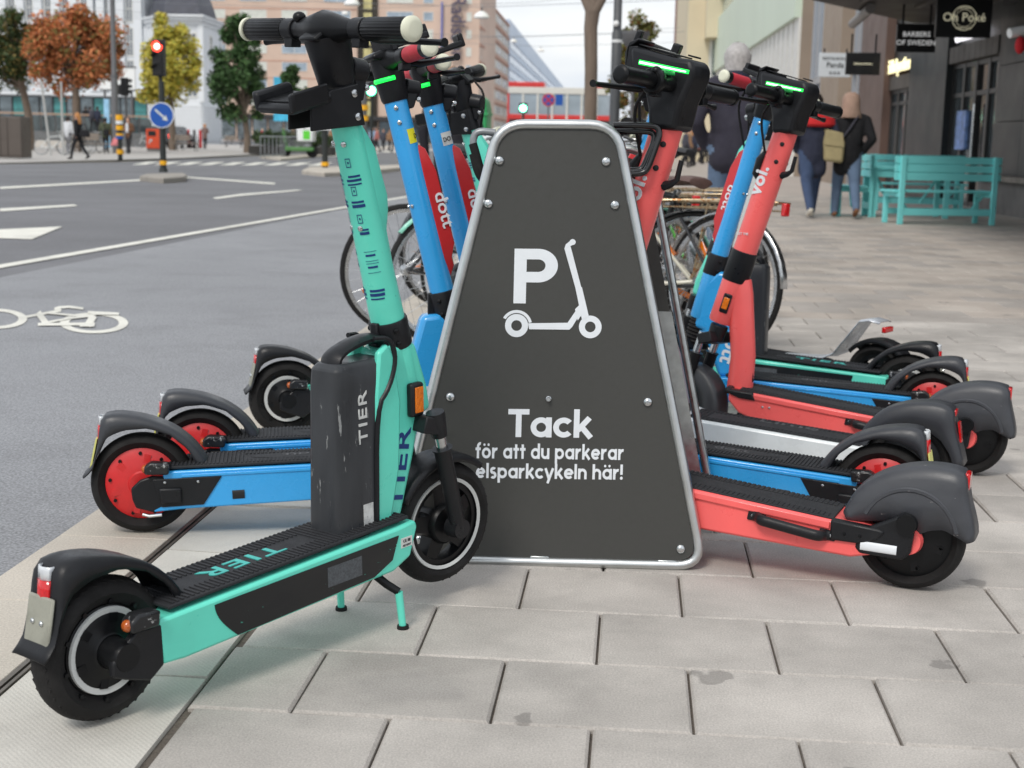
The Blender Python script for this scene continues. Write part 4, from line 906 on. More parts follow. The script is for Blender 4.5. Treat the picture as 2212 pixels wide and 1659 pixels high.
def fit(s, x0, x1, y0, y1, material, name='lettering', parent=bd, bold=.0, space=1.):
    """lettering fitted between photo corners on the board"""
    a, b = sl(x0, y1), sl(x1, y0); o = text(s, 1, (0, 0, 0), (1, 0, 0), (0, 0, 1), material, name, parent, bold, space=space, align='LEFT')
    co = [v.co.copy() for v in o.data.vertices]; xs = [c.x for c in co]; zs = [c.z for c in co]
    kx, kz = (b[0] - a[0]) / (max(xs) - min(xs)), (b[1] - a[1]) / (max(zs) - min(zs))
    ang = math.atan2(sl(x1, y1)[1] - a[1], b[0] - a[0])
    for v in o.data.vertices:
        lx, lz = (v.co.x - min(xs)) * kx, (v.co.z - min(zs)) * kz; v.co = (a[0] + lx, -.0026 + (v.co.y * .4), a[1] + lz + 0 * lx * math.tan(ang))
    return o
# geometric sans lettering, drawn stroke by stroke like the vinyl on the board
def glyphs(sw):
    r = (1 - sw) / 2; h = sw / 2; A = 1.42
    circ = ('a', .5, .5, r, 0, 360)
    return {'a': ([circ, ('l', 1 - h, 0, 1 - h, 1)], 1), 'd': ([circ, ('l', 1 - h, 0, 1 - h, A)], 1), 'p': ([circ, ('l', h, -.42, h, 1)], 1), 'o': ([circ], 1), 'c': ([('a', .5, .5, r, 42, 318)], .9),
        'e': ([('a', .5, .5, r, 0, 318), ('l', h, .5, 1 - h, .5)], .97), 'k': ([('l', h, 0, h, A), ('l', h * 1.4, .36, .74, 1.0), ('l', .36, .56, .82, 0)], .86), 'l': ([('l', h, 0, h, A)], sw),
        'r': ([('l', h, 0, h, 1), ('a', .52, 1 - h - .34, .34 + .0, 180, 78)], .62), 't': ([('l', .3, 0, .3, 1.32), ('l', 0, 1 - h, .62, 1 - h)], .6), 'f': ([('l', .28, 0, .28, 1.1), ('a', .54, 1.1, .26, 180, 80), ('l', 0, 1 - h, .58, 1 - h)], .58),
        'u': ([('l', h, .45, h, 1), ('a', .46, .46, .46 - h, 180, 360), ('l', .92 - h, 0, .92 - h, 1)], .92), 'n': ([('l', h, 0, h, 1), ('a', .46, .54, .46 - h, 180, 0), ('l', .92 - h, 0, .92 - h, .54)], .92), 'h': ([('l', h, 0, h, A), ('a', .46, .54, .46 - h, 180, 0), ('l', .92 - h, 0, .92 - h, .54)], .92),
        's': ([('a', .36, .72, .28 - h * .55, 40, 262), ('a', .36, .29, .29 - h * .55, 98, -140)], .7), 'y': ([('l', .06, 1, .44, .02), ('l', .86, 1, .30, -.42)], .92), '!': ([('l', h * 1.1, .46, h * 1.1, A), ('d', h * 1.1, h * 1.1, h * 1.15)], sw * 1.1),
        'T': ([('l', 0, 1.4 - h, 1.0, 1.4 - h), ('l', .5, 0, .5, 1.4 - h)], 1.0), 'P': ([('l', h, 0, h, 1.4), ('a', .52, 1.4 - .43, .43 - h, -90, 90), ('l', h, 1.4 - h, .54, 1.4 - h), ('l', h, 1.4 - .86 + h, .54, 1.4 - .86 + h)], .96), ' ': ([], .36),
        'ö': ([circ, ('d', .27, 1.26, h * .95), ('d', .73, 1.26, h * .95)], 1), 'ä': ([circ, ('l', 1 - h, 0, 1 - h, 1), ('d', .27, 1.26, h * .95), ('d', .73, 1.26, h * .95)], 1)}
def vinyl(s, x0, x1, yt, yb, sw, gap, cap=1.0):
    """lettering from photo x0 to x1, yb the baseline and yt the height 1.0*cap of the letters"""
    GL = glyphs(sw); q = MB(); pen = 0; zz = 0
    a, b_ = sl(x0, yb), sl(x1, yb); k = (sl(x0, yt)[1] - a[1]) / cap; wtot = sum(GL[c][1] + gap for c in s) - gap; kx = (b_[0] - a[0]) / wtot; sl_ = (b_[1] - a[1]) / (b_[0] - a[0])
    def P(x, z): X = a[0] + (pen + x) * kx; return (X, -.0026 - zz, a[1] + z * k + (X - a[0]) * sl_ * .6)
    for c in s:
        for st in GL[c][0]:
            zz = (zz + .00006) % .0004
            if st[0] == 'l':
                p, e = Vector(st[1:3]), Vector(st[3:5]); d = (e - p).normalized() * sw / 2; n_ = Vector((-d.y, d.x)); q.add([P(*(p + n_)), P(*(e + n_)), P(*(e - n_)), P(*(p - n_))], [(0, 1, 2, 3)])
            elif st[0] == 'a':
                _, cx, cy, r, a0, a1 = st; N = 28; vs = []
                for i in range(N + 1):
                    t = R(a0 + (a1 - a0) * i / N)
                    for rr in (r - sw / 2, r + sw / 2): vs.append(P(cx + rr * math.cos(t), cy + rr * math.sin(t)))
                q.add(vs, [(2 * i, 2 * i + 2, 2 * i + 3, 2 * i + 1) for i in range(N)])
            else: q.add([P(st[1] + st[3] * math.cos(i * .5236), st[2] + st[3] * math.sin(i * .5236)) for i in range(12)], [tuple(range(12))])
        pen += GL[c][1] + gap
    return ob('lettering', q, LWHITE, bd, fix=False)
vinyl('P', 1109, 1204, 537, 655, .27, .1, 1.4)
vinyl('Tack', 1097, 1278, 883, 943.5, .27, .07, 1.4)
vinyl('för att du parkerar', 1027, 1347, 966, 989.5, .26, .13)
vinyl('elsparkcykeln här!', 1028, 1345, 1009, 1032, .26, .12)
pic = MB()
def arc(c, r0, r1, a0=0, a1=360, n=40, sq=1.):
    vs = []
    for i in range(n + 1):
        a = R(a0 + (a1 - a0) * i / n)
        for r in (r0, r1):
            x, z = sl(c[0] + r * math.cos(a), c[1] - r * math.sin(a) * sq); vs.append((x, -.0034, z))
    pic.add(vs, [(2 * i, 2 * i + 2, 2 * i + 3, 2 * i + 1) for i in range(n)])
pk = [0]
def poly(P):
    pk[0] += .00012; V = [(*sl(*p),) for p in P]; pic.add([(x, -.0034 - pk[0], z) for x, z in V], [tuple(range(len(V)))])
arc((1116, 703), 11.5, 25); arc((1275, 706), 11.5, 24.5); arc((1116, 703), 27, 33.5, 12, 150)
poly([(1141, 698), (1226, 697), (1243, 672), (1253, 678), (1236, 706), (1230, 712), (1143, 711)])
poly([(1219, 536), (1231, 527), (1236, 545), (1255, 618), (1257, 624), (1271, 680), (1262, 690), (1250, 650), (1243, 622)])
poly([(1229, 622), (1257, 620), (1272, 683), (1257, 690)][1:] + [(1243, 622)])
arc((1237, 523), 0, 6.5); poly([(1219, 538), (1222, 528), (1237, 516), (1239, 528), (1230, 533)])
poly([(1242, 668), (1258, 652), (1262, 672), (1248, 692)])
ob('scooter_pictogram', pic, LWHITE, bd, fix=False)
# rear board of the A-frame and the side hoops
BM = Matrix.Translation((.085, .05, 0)) @ Matrix.Rotation(R(-9), 4, 'X')
top = [(x * 1.0, z) for x, z in C4]
RB = rounded([(x, z - .02) for x, z in top], .06)
q = MB(); q.tube([BM @ Vector((x, .03 + (1.0 - z) * .26, z)) for x, z in RB], .0105, 12, closed=True); ob('rear_frame', q, STEEL, sgn)
hi = rounded(inset([(x, z - .02) for x, z in top], .02), .05)
q = MB(); q.prism(hi, -.002, .003)
def tilt(p): return tuple(BM @ Vector((p[0], .03 + (1.0 - p[2]) * .26 + p[1], p[2])))
q.v = [tilt(p) for p in q.v]; ob('rear_board', q, BOARD, sgn)
zc = sl(1400, 640)[1]
def wid(z): 
    t = (z - top[2][1]) / (top[1][1] - top[2][1]); return (top[3][0] + (top[0][0] - top[3][0]) * t + .02, top[2][0] + (top[1][0] - top[2][0]) * t - .02)
a, b_ = wid(zc - .02), wid(.06)
q = MB(); q.prism([(a[0], zc - .02), (a[1], zc - .02), (b_[1], .06), (b_[0], .06)], -.007, -.0035); q.v = [tilt(p) for p in q.v]
ob('lower_plate', q, STEEL, sgn)
def hoop(pts, yy, r, material):
    L_ = [(*sl(*p),) for p in pts]; q = MB(); q.tube(smooth([(x, yy, z) for x, z in L_], 2), r, 10); return ob('side_hoop', q, material, sgn)
hoop([(1068, 284), (1028, 279), (1018, 300), (1024, 325), (1037, 372), (1042, 385)], .04, .0085, mat('grey_tube_paint', srgb(140, 143, 146), .35, .3, .08, 20))
hoop([(1019, 308), (1026, 332), (1037, 372), (1042, 388), (1030, 370), (1020, 330)], .036, .010, RUBBER)
BLT = mat('black_gloss_tube', srgb(18, 18, 20), .2, 0, .1, 20, 0, 1, .5)
hoop([(1326, 268), (1400, 268), (1424, 272), (1427, 292), (1416, 322), (1400, 366), (1386, 374), (1340, 374)], .03, .0075, BLT)
hoop([(1326, 280), (1396, 279), (1416, 284), (1416, 302), (1408, 322), (1392, 360), (1382, 366), (1340, 366)], .05, .0075, BLT)

# ---------------------------------------------------------------- bicycles
RUST = mat('rusty_chrome', srgb(176, 158, 130), .35, .8, .3, 60, .2, 300, wear=srgb(150, 96, 48), wsc=40, wlo=.55)
ALU = mat('brushed_aluminium', (.6, .61, .62), .3, 1, .12, 30)
BROWN = mat('brown_leather', srgb(92, 70, 64), .55, 0, .15, 18, .2, 200)
SADB = mat('black_vinyl', srgb(44, 44, 46), .5, 0, .12, 18, .15, 300)
def bike(label, frame, saddle=SADB, guard=None, rack=True, barmat=ALU, gripm=RUBBER, fine=True, group=None, step=False, rim=ALU, name='bicycle', sadz=.93):
    t = thing(name, label, 'bicycle', group=group); Rw = .335; H0, H1 = Vector((0, 0, Rw)), Vector((1.04, 0, Rw))
    for H, nm in ((H0, 'rear_wheel'), (H1, 'front_wheel')):
        q = MB(); q.lathe([(Rw - .040, -.009), (Rw - .024, -.0135), (Rw - .016, -.0135), (Rw - .016, .0135), (Rw - .024, .0135), (Rw - .040, .009)], H, 44 if fine else 24, close=True); wl = ob(nm, q, rim, t)
        q = MB(); q.lathe([(Rw - .014 + .0165 * math.cos(a), .0165 * math.sin(a)) for a in [i * math.pi / 4 for i in range(8)]], H, 48 if fine else 24, close=True); ob('tyre', q, RUBBER, wl)
        q = MB(); q.cyl(H + Vector((0, -.04, 0)), H + Vector((0, .04, 0)), .022, .022, 12); ob('hub', q, ALU, wl)
        q = MB()
        for i in range(32 if fine else 14):
            a = i * 2 * math.pi / (32 if fine else 14); s = 1 if i % 2 else -1; a2 = a + (.5 if (i // 2) % 2 else -.5)
            q.tube([H + Vector((.02 * math.cos(a2), s * .03, .02 * math.sin(a2))), H + Vector(((Rw - .024) * math.cos(a), 0, (Rw - .024) * math.sin(a)))], .0012 if fine else .002, 4, cap=False)
        ob('spoke', q, CHROME, wl, kind='stuff')
        if fine:
            for a in (.9, 3.6):
                T = Matrix.Translation(H) @ Matrix.Rotation(-a, 4, 'Y') @ Matrix.Translation((.2, 0, 0)); q = MB(); q.box(-.045, .045, -.006, .006, -.014, .014, 0, T); ob('wheel_reflector', q, AMBER, wl, bevel=.005)
        if guard:
            g = MB(); L_ = []
            for i in range(17):
                a = R(10 + i * 10.5) if nm == 'rear_wheel' else R(40 + i * 7.5); L_.append([(H.x + (Rw + .018 - dd) * math.cos(a), y, H.z + (Rw + .018 - dd) * math.sin(a)) for y, dd in ((-.024, .014), (-.016, .003), (0, 0), (.016, .003), (.024, .014))])
            ob('mudguard', g.loft(L_, 0, False, False), guard, t, solid=.002)
    bb = Vector((.46, 0, .29)); st_ = Vector((.33, 0, .74)); hd = Vector((.86, 0, .80)); hl = Vector((.92, 0, .62))
    q = MB(); tt = [hd, st_] if not step else [Vector((.89, 0, .71)), Vector((.62, 0, .42)), Vector((.40, 0, .50))]
    q.tube(tt, .0155, 10); q.tube([hl, bb], .018, 10); q.tube([bb, st_ + Vector((-.01, 0, .03))], .0165, 10); q.tube([hd + Vector((-.01, 0, .04)), hl + Vector((.008, 0, -.03))], .021, 12)
    for s in (-1, 1): q.tube([bb + Vector((0, s * .02, 0)), H0 + Vector((0, s * .055, 0))], .010, 8); q.tube([st_ + Vector((0, s * .015, -.03)), H0 + Vector((0, s * .055, 0))], .0085, 8)
    ob('frame', q, frame, t)
    q = MB(); q.tube([hd, hl, hl + Vector((.015, 0, -.06))], .014, 10)
    for s in (-1, 1): q.tube(smooth([hl + Vector((.012, s * .03, -.04)), hl + Vector((.04, s * .045, -.16)), H1 + Vector((-.02, s * .05, .05)), H1 + Vector((0, s * .05, 0))]), .011, 8)
    ob('fork', q, frame, t)
    q = MB(); q.tube([hd, hd + Vector((-.03, 0, .17)), hd + Vector((.03, 0, .19))], .013, 10); q.tube(smooth([hd + Vector((-.16, -.29, .22)), hd + Vector((-.02, -.24, .23)), hd + Vector((.05, -.10, .19)), hd + Vector((.04, 0, .19)), hd + Vector((.05, .10, .19)), hd + Vector((-.02, .24, .23)), hd + Vector((-.16, .29, .22))]), .012, 10); hb = ob('handlebar', q, barmat, t)
    for s in (-1, 1):
        q = MB(); q.tube([hd + Vector((-.18, s * .297, .219)), hd + Vector((-.06, s * .258, .228))], .017, 12); ob('grip', q, gripm, hb)
        if fine:
            q = MB(); q.tube([hd + Vector((-.02, s * .24, .215)), hd + Vector((.0, s * .275, .20)), hd + Vector((-.10, s * .31, .195))], .006, 6); ob('brake_lever', q, barmat, hb)
    q = MB(); dz = sadz - .93; q.cyl(st_, (.305, 0, .90 + dz), .0135, .0135, 10); ww = 1.25 if saddle is BROWN else 1.
    L_ = []
    for x, w_, h_ in ((.17, .04, .0), (.18, .075, .012), (.23, .08, .02), (.30, .05, .016), (.38, .026, .012), (.435, .02, .006), (.445, .008, 0)):
        w_ *= ww; L_.append([(x, w_ * math.cos(a), sadz + h_ * .8 + (.028 if w_ > .03 else .02) * math.sin(a) * (1 if math.sin(a) > 0 else .7)) for a in [i * math.pi / 5 for i in range(10)]])
    ob('seat_post', q, ALU, t); ob('saddle', MB().loft(L_), saddle, t)
    q = MB(); q.lathe([(.085, .045), (.088, .048), (.085, .051)], bb, 24, close=True); q.tube([bb + Vector((0, .05, 0)), bb + Vector((.10, .06, -.13))], .009, 8); q.tube([bb + Vector((0, -.05, 0)), bb + Vector((-.10, -.06, .13))], .009, 8)
    q.box(bb.x + .06, bb.x + .14, .06, .14, bb.z - .145, bb.z - .12); q.box(bb.x - .14, bb.x - .06, -.14, -.06, bb.z + .12, bb.z + .145); ob('crank', q, ALU, t)
    if rack:
        q = MB()
        for s in (-1, 1):
            q.tube([(.27, s * .05, .715), (.2, s * .06, .72), (-.28, s * .06, .735), (-.3, s * .045, .735)], .006, 8); q.tube([(-.06, s * .062, .73), (0, s * .06, .35)], .005, 6); q.tube([(-.20, s * .062, .73), (0.01, s * .06, .35)], .005, 6); q.tube([(.27, s * .05, .69), (.2, s * .06, .69), (-.28, s * .06, .70)], .004, 6)
        q.tube([(-.3, -.05, .735), (-.3, .05, .735)], .006, 8); q.tube([(.2, 0, .72), (-.29, 0, .735)], .005, 6)
        for x in (.15, .02, -.11, -.22): q.tube([(x, -.06, .725), (x, .06, .725)], .005, 6)
        ob('rear_rack', q, RUST, t)
        q = MB(); q.box(-.325, -.300, -.02, .02, .675, .735); ob('tail_light', q, TAIL, t, bevel=.006)
    q = MB(); q.tube([bb + Vector((-.02, -.05, -.01)), bb + Vector((-.09, -.14, -.27))], .008, 6); ob('kickstand', q, ALU, t)
    return t
def put(t, x, y, h, lean_=0, z=0.):
    t.location = (x, y, z); t.rotation_euler = (R(lean_), 0, R(h)); return t
CREAMF = mat('cream_frame_paint', srgb(206, 202, 186), .35, 0, .06, 12, 0, 1, .3, dirt=.3)
BLKF = mat('black_frame_paint', srgb(30, 31, 34), .3, 0, .06, 12, 0, 1, .4)
MINTF = mat('mint_frame_paint', srgb(140, 214, 190), .35, 0, .06, 12, 0, 1, .3)
SILF = mat('silver_frame_paint', srgb(196, 202, 206), .3, .3, .06, 12)
GB = 'bicycles parked behind the scooters'
p = G(1490, 757); put(bike('cream framed bicycle with rusty rear rack, parked behind the sign', CREAMF, SADB, BLKF, True, group=GB), p.x, p.y, 172, 4)
p = G(1548, 768); put(bike('bicycle with brown saddle, red tail light and steel mudguard behind the coral scooter stem', BLKF, BROWN, ALU, True, group=GB, sadz=.80), p.x, p.y, 140, 4)
p = G(1500, 690); put(bike('bright green bicycle with grey saddle behind the cream framed one', GREENP, SADB, None, False, group=GB), p.x, p.y, 125, -4)
p = G(872, 722); put(bike('black tyred bicycle with thin wheel, nearest the road behind the blue stems', BLKF, SADB, None, False, group=GB), p.x, p.y, 22, 6)
t_ = put(bike('white bicycle with mint green mudguards beside the blue scooter with DO1 label', WHITEP, SADB, MINTF, False, WHITEP, group=GB, step=True), 0, 0, 205, 5); p = G(983, 757); h_ = R(205); t_.location = (p.x - 1.04 * math.cos(h_), p.y - 1.04 * math.sin(h_), 0)
t_ = put(bike('dark bicycle behind the sign top, cream ended grip showing over it', BLKF, SADB, None, False, BLKF, CREAM, group=GB), 0, 0, 268, 0); p = at(1215, 250, 5.6); h_ = R(268); t_.location = (p.x - .88 * math.cos(h_), p.y - .88 * math.sin(h_), 0)
p = G(1425, 715); put(bike('silver bicycle pointing up the street, half hidden by the nearest coral stem', SILF, SADB, ALU, True, group=GB), p.x, p.y, 112, 3)
p = G(1490, 668); put(bike('black bicycle far back in the row, its saddle beside the brown one', BLKF, SADB, BLKF, True, BLKF, group=GB), p.x, p.y, 150, -5)
p = G(960, 660); put(bike('dark bicycle far back between the two blue stems', BLKF, SADB, BLKF, False, group=GB), p.x, p.y, 40, 4)
p = G(1452, 712); put(bike('grey framed bicycle with a black mudguard deep in the row behind the sign', mat('grey_frame_paint', srgb(120, 124, 128), .35, .2, .06, 12), SADB, BLKF, True, BLKF, group=GB), p.x, p.y, 146, 3)
p = G(1405, 690); put(bike('dark bicycle pointing up the street, farthest left of those right of the sign', BLKF, SADB, None, True, BLKF, group=GB), p.x, p.y, 105, -4)
p = G(1530, 690); put(bike('dark red bicycle behind the one with the brown saddle', mat('dark_red_frame_paint', srgb(120, 38, 42), .3, 0, .06, 12), SADB, ALU, False, group=GB), p.x, p.y, 155, 4)
# ---------------------------------------------------------------- buildings
DS = Vector((-.019, 1, 0)).normalized()          # the street runs away along this line
def onplane(px, py, P, d):
    n = Vector((-d[1], d[0], 0)); r = ray(px, py); t = (Vector(P) - EYE).dot(n) / r.dot(n); return EYE + r * t
GLASS = mat('window_glass', srgb(150, 165, 178), .08, 0, .2, .6, 0, 1, 0, spec=.9)
GLASSD = mat('dark_shop_glass', srgb(112, 122, 126), .05, .6, .5, .9, 0, 1, 0, spec=1.)
CURT = mat('pale_curtain', srgb(212, 214, 204), .5, 0, .14, 1.2)
WHITEW = mat('white_stucco', srgb(222, 226, 230), .8, 0, .05, .5, .1, 30, dirt=.25, dsc=.5)
PINK = mat('pink_brick', srgb(214, 188, 170), .85, 0, .08, .25, .1, 8, dirt=.25, dsc=.15)
PINKD = mat('red_brick_band', srgb(190, 144, 124), .85, 0, .1, .5)
FRAMEW = mat('white_window_frame', srgb(220, 220, 216), .5, 0, .05, 4)
SLATE = mat('slate_roof', srgb(64, 66, 76), .6, 0, .2, 1.2, .1, 9)
BLUEG = mat('pale_blue_facade', srgb(176, 194, 216), .35, 0, .06, .2)
BLUED = mat('pale_blue_spandrel', srgb(150, 170, 196), .4, 0, .06, .2)
CREAMW = mat('cream_stucco', srgb(216, 204, 176), .8, 0, .06, .4, .1, 12, dirt=.2, dsc=.3)
def bld(name, label): return thing(name, label, 'building')
def wall_box(parent, name, a, b, z0, z1, depth, material):
    """a wall block from a to b (plan points), going back by depth on its left-hand side"""
    a, b = Vector((a[0], a[1], 0)), Vector((b[0], b[1], 0)); d = (b - a).normalized(); n = Vector((-d.y, d.x, 0))
    P = [a, b, b + n * depth, a + n * depth]; q = MB(); q.flat([(p.x, p.y) for p in P], z0, z1); return ob(name, q, material, parent, fix=False)
def window(parent, a, d, u0, u1, z0, z1, frame, pane, mull=(), bars=(), out=.06, fr=.12, name='window'):
    """window on the wall line a + d*u; the wall's outer side is to the right of d"""
    n = Vector((d.y, -d.x, 0)); M = Matrix(((d.x, -n.x, 0, a[0]), (d.y, -n.y, 0, a[1]), (0, 0, 1, 0), (0, 0, 0, 1)))
    q = MB(); q.box(u0 - fr, u0, -out, .2, z0 - fr, z1 + fr, 0, M); q.box(u1, u1 + fr, -out, .2, z0 - fr, z1 + fr, 0, M); q.box(u0, u1, -out, .2, z1, z1 + fr, 0, M); q.box(u0, u1, -out - .04, .2, z0 - fr, z0, 0, M)
    for m in mull: q.box(m - fr * .35, m + fr * .35, -out + .01, .1, z0, z1, 0, M)
    for m in bars: q.box(u0, u1, -out + .015, .1, m - fr * .3, m + fr * .3, 0, M)
    f = ob(name, q, frame, parent); g = MB(); g.box(u0, u1, -.015, .05, z0, z1, 0, M); ob('pane', g, pane, f); return f
# pink hotel block with long bands of windows
h = bld('hotel', 'long pinkish brown brick hotel with rows of wide windows and a vertical name sign')
YH = 265.; A = at(420, 300, YH); Cn = at(1032, 300, YH); A.z = Cn.z = 0
wall_box(h, 'wall', A, Cn, -.2, 31, 30, PINK)
dF = (Cn - A).normalized(); U = lambda px: (at(px, 300, YH) - A).dot(dF)
Z = lambda py, Y=YH, px=750: at(px, py, Y).z
for r_ in range(-1, 6):
    yb = 41.5 + 37.6 * r_
    for x0, x1 in ((460, 489), (522, 577), (611, 663), (701, 756), (835, 889), (913, 932), (1005, 1014)):
        u0, u1 = U(x0), U(x1); ms = [u0 + (u1 - u0) * k / 2 for k in (1,)] if x1 - x0 > 25 else []
        window(h, A, dF, u0, u1, Z(yb), Z(yb - 17), FRAMEW, CURT if rng.random() < .55 else GLASS, ms, (), .06, .1)
    q = MB(); q.box(0, U(770), -.05, .1, Z(yb - 21.5), Z(yb - 19.5), 0, Matrix(((dF.x, dF.y, 0, A.x), (dF.y, -dF.x * -1, 0, A.y), (0, 0, 1, 0), (0, 0, 0, 1)))); ob('brick_band', q, PINKD, h)
nF = Vector((dF.y, -dF.x, 0)); MF = Matrix(((dF.x, -nF.x, 0, A.x), (dF.y, -nF.y, 0, A.y), (0, 0, 1, 0), (0, 0, 0, 1)))
q = MB(); q.box(U(773), U(815), -.5, .3, 3, 31, 0, MF); st_ = ob('stair_tower', q, mat('bronze_glass', srgb(60, 54, 44), .2, .3, .3, .4), h)
for k in range(8):
    q = MB(); q.box(U(786), U(803), -.56, -.45, 5 + k * 3.2, 7.6 + k * 3.2, 0, MF); ob('pane', q, mat('lit_stair_glass', srgb(196, 186, 130), .3, 0, .3, .5), st_)
q = MB(); q.box(U(480), U(1020), -1.6, 0, 4.2, 4.9, 0, MF); ob('canopy', q, mat('dark_canopy', srgb(52, 52, 54), .6, 0, .2, 1), h)
for k in range(16): window(h, A, dF, U(480 + k * 34), U(508 + k * 34), .3, 4.0, mat('dark_window_frame', srgb(44, 45, 48), .5), GLASSD, (), (), .05, .12, 'shop_window')
text('Radisson', 3.9, tuple(MF @ Vector((U(973), -.9, Z(58)))), (0, 0, -1), dF, mat('dark_grey_letters', srgb(84, 78, 96), .5), 'sign_lettering', h, .01, .15, sx=.82)
q = MB(); q.box(U(951), U(954), -.8, -.4, Z(118), Z(2), 0, MF); ob('sign_spine', q, mat('sign_blue', srgb(84, 104, 186), .4), h)
# its long side down the street
dS = DS; E1 = onplane(1095, 300, Cn, dS); E1.z = 0
wall_box(h, 'side_wall', Cn - dF * .02, E1, -.2, 22.5, .6, PINK) if 0 else None
q = MB(); P2 = [Cn + dF * .0, E1, E1 - dF * 20, Cn - dF * 20 + dS * 1]; q.flat([(p.x, p.y) for p in P2], -.2, 27.6); ob('side_wall', q, PINK, h)
Ls = (E1 - Cn).length
for r_ in range(-1, 7):
    zb = Z(41.5 + 37.6 * r_); zt = Z(24.5 + 37.6 * r_)
    for k in range(13):
        u0 = Ls * (.03 + k * .075); window(h, Cn + Vector((.0, 0, 0)), dS, u0, u0 + Ls * .05, zb, zt, FRAMEW, GLASS if k % 3 else CURT, (u0 + Ls * .025,), (), .06, .12)
    q = MB(); q.box(0, Ls, -.2, .0, zt + .5, zt + .9, 0, Matrix(((dS.x, -dS.y, 0, Cn.x), (dS.y, dS.x, 0, Cn.y), (0, 0, 1, 0), (0, 0, 0, 1)))); ob('brick_band', q, PINKD, h)
# pale blue glass office beyond it
b = bld('office_block', 'pale blue glass office block beyond the hotel, sloping into the distance down the street')
E2 = onplane(1215, 300, Cn, dS); E2.z = 0; E1b = E1 + dS * 1.5
zt = onplane(1100, 40, Cn, dS).z
q = MB(); q.flat([(p.x, p.y) for p in (E1b, E2, E2 - dF * 25, E1b - dF * 25)], -.2, zt); ob('wall', q, BLUEG, b)
Lb = (E2 - E1b).length; MS = Matrix(((dS.x, dS.y, 0, E1b.x), (dS.y, -dS.x, 0, E1b.y), (0, 0, 1, 0), (0, 0, 0, 1)))
for k in range(7):
    q = MB(); q.box(.5, Lb - .5, -.02, .12, 2.5 + k * 3.4, 4.1 + k * 3.4, 0, MS); ob('window_band', q, mat('blue_sky_glass', srgb(142, 164, 192), .12, 0, .08, .1), b)
    q = MB(); q.box(.5, Lb - .5, -.02, .22, 4.2 + k * 3.4, 4.4 + k * 3.4, 0, MS); ob('ledge', q, BLUED, b)
# domed building closing the street
b = bld('domed_building', 'distant cream building with dark domed roof and arched gable closing the street')
YD = 480.; a, c = at(1120, 300, YD), at(1300, 300, YD); a.z = c.z = 0
wall_box(b, 'wall', a, c, -.2, Z(262, YD, 1215), 14, CREAMW)
q = MB(); u = lambda px, py: at(px, py, YD)
L_ = []
for py, w_, dd in ((262, 84, 7), (248, 78, 6.5), (232, 58, 5), (222, 34, 3), (214, 14, 1.5), (206, 7, .8)):
    z = Z(py, YD, 1215); cx = at(1228, py, YD).x; s_ = w_ / CF * YD; L_.append([(cx - s_, YD + 7 - dd, z), (cx + s_, YD + 7 - dd, z), (cx + s_, YD + 7 + dd, z), (cx - s_, YD + 7 + dd, z)])
ob('roof', q.loft(L_), SLATE, b)
q = MB(); q.cyl((at(1236, 300, YD).x, YD + 7, Z(208, YD)), (at(1236, 300, YD).x, YD + 7, Z(197, YD)), 1.0, .4, 10); ob('roof_turret', q, SLATE, b)
g = [(at(x, 300, YD).x, Z(y, YD, 1215)) for x, y in [(1202, 300), (1202, 262)] + [(1228 - 26 * math.cos(R(k * 15)), 262 - 22 * math.sin(R(k * 15))) for k in range(13)] + [(1254, 262), (1254, 300)]]
q = MB(); q.prism(g, YD - .8, YD + 3); gb = ob('gable', q, CREAMW, b)
for r_ in range(2):
    for x in (1212, 1224, 1236):
        window(b, at(1202, 300, YD) + Vector((0, -.82, 0)), Vector((1, 0, 0)), (x - 1202) / CF * YD, (x + 8 - 1202) / CF * YD, Z(286 - r_ * 20, YD), Z(274 - r_ * 20, YD), CREAMW, GLASSD, (), (), .05, .2)
for x in (1180, 1270, 1284):
    q = MB(); cx = at(x, 300, YD).x; z = Z(262, YD); q.prism([(cx - 1.0, z), (cx + 1.0, z), (cx + 1, z + 1.8), (cx + .6, z + 2.5), (cx, z + 2.8), (cx - .6, z + 2.5), (cx - 1, z + 1.8)], YD - .5, YD + 4); ob('dormer', q, CREAMW, b)
for x in range(1128, 1300, 14):
    if not 1196 < x < 1256: window(b, a, Vector((1, 0, 0)), at(x, 300, YD).x - a.x, at(x + 7, 300, YD).x - a.x, Z(288, YD), Z(270, YD), CREAMW, GLASSD, (), (), .05, .2)
# white ornate building on the plaza
b = bld('white_building', 'ornate white building with tall pilasters and a slate domed corner beyond the plaza')
YW = 150.; a, c = at(-60, 300, YW), at(318, 300, YW); a.z = c.z = 0
wall_box(b, 'wall', a, c, -.2, 19, 14, WHITEW); ZW = lambda py: at(200, py, YW).z
for px in (-20, 18, 56, 94, 132, 168, 206, 226, 250, 268, 306):
    w_ = 9 if px not in (206, 250) else 6
    x = at(px, 300, YW).x; q = MB(); q.box(x - w_ / CF * YW, x + w_ / CF * YW, YW - .45, YW, ZW(196), 18.6); q.box(x - w_ * 1.35 / CF * YW, x + w_ * 1.35 / CF * YW, YW - .6, YW, ZW(198), ZW(190)); ob('pilaster', q, WHITEW, b, bevel=.03)
for px in (-2, 36, 74, 113, 150, 190, 217, 238, 286):
    for z0, z1 in ((ZW(185), ZW(130)), (ZW(118), ZW(60)), (ZW(45), ZW(-10))):
        window(b, a, Vector((1, 0, 0)), at(px - 5.5, 300, YW).x - a.x, at(px + 5.5, 300, YW).x - a.x, z0, z1, FRAMEW, mat('grey_window', srgb(112, 120, 130), .15, 0, .2, .6), (at(px, 300, YW).x - a.x,), ((z0 + z1) / 2,), .05, .12)
q = MB(); q.box(a.x, c.x, YW - .9, YW, ZW(207), ZW(200)); ob('string_course', q, WHITEW, b)
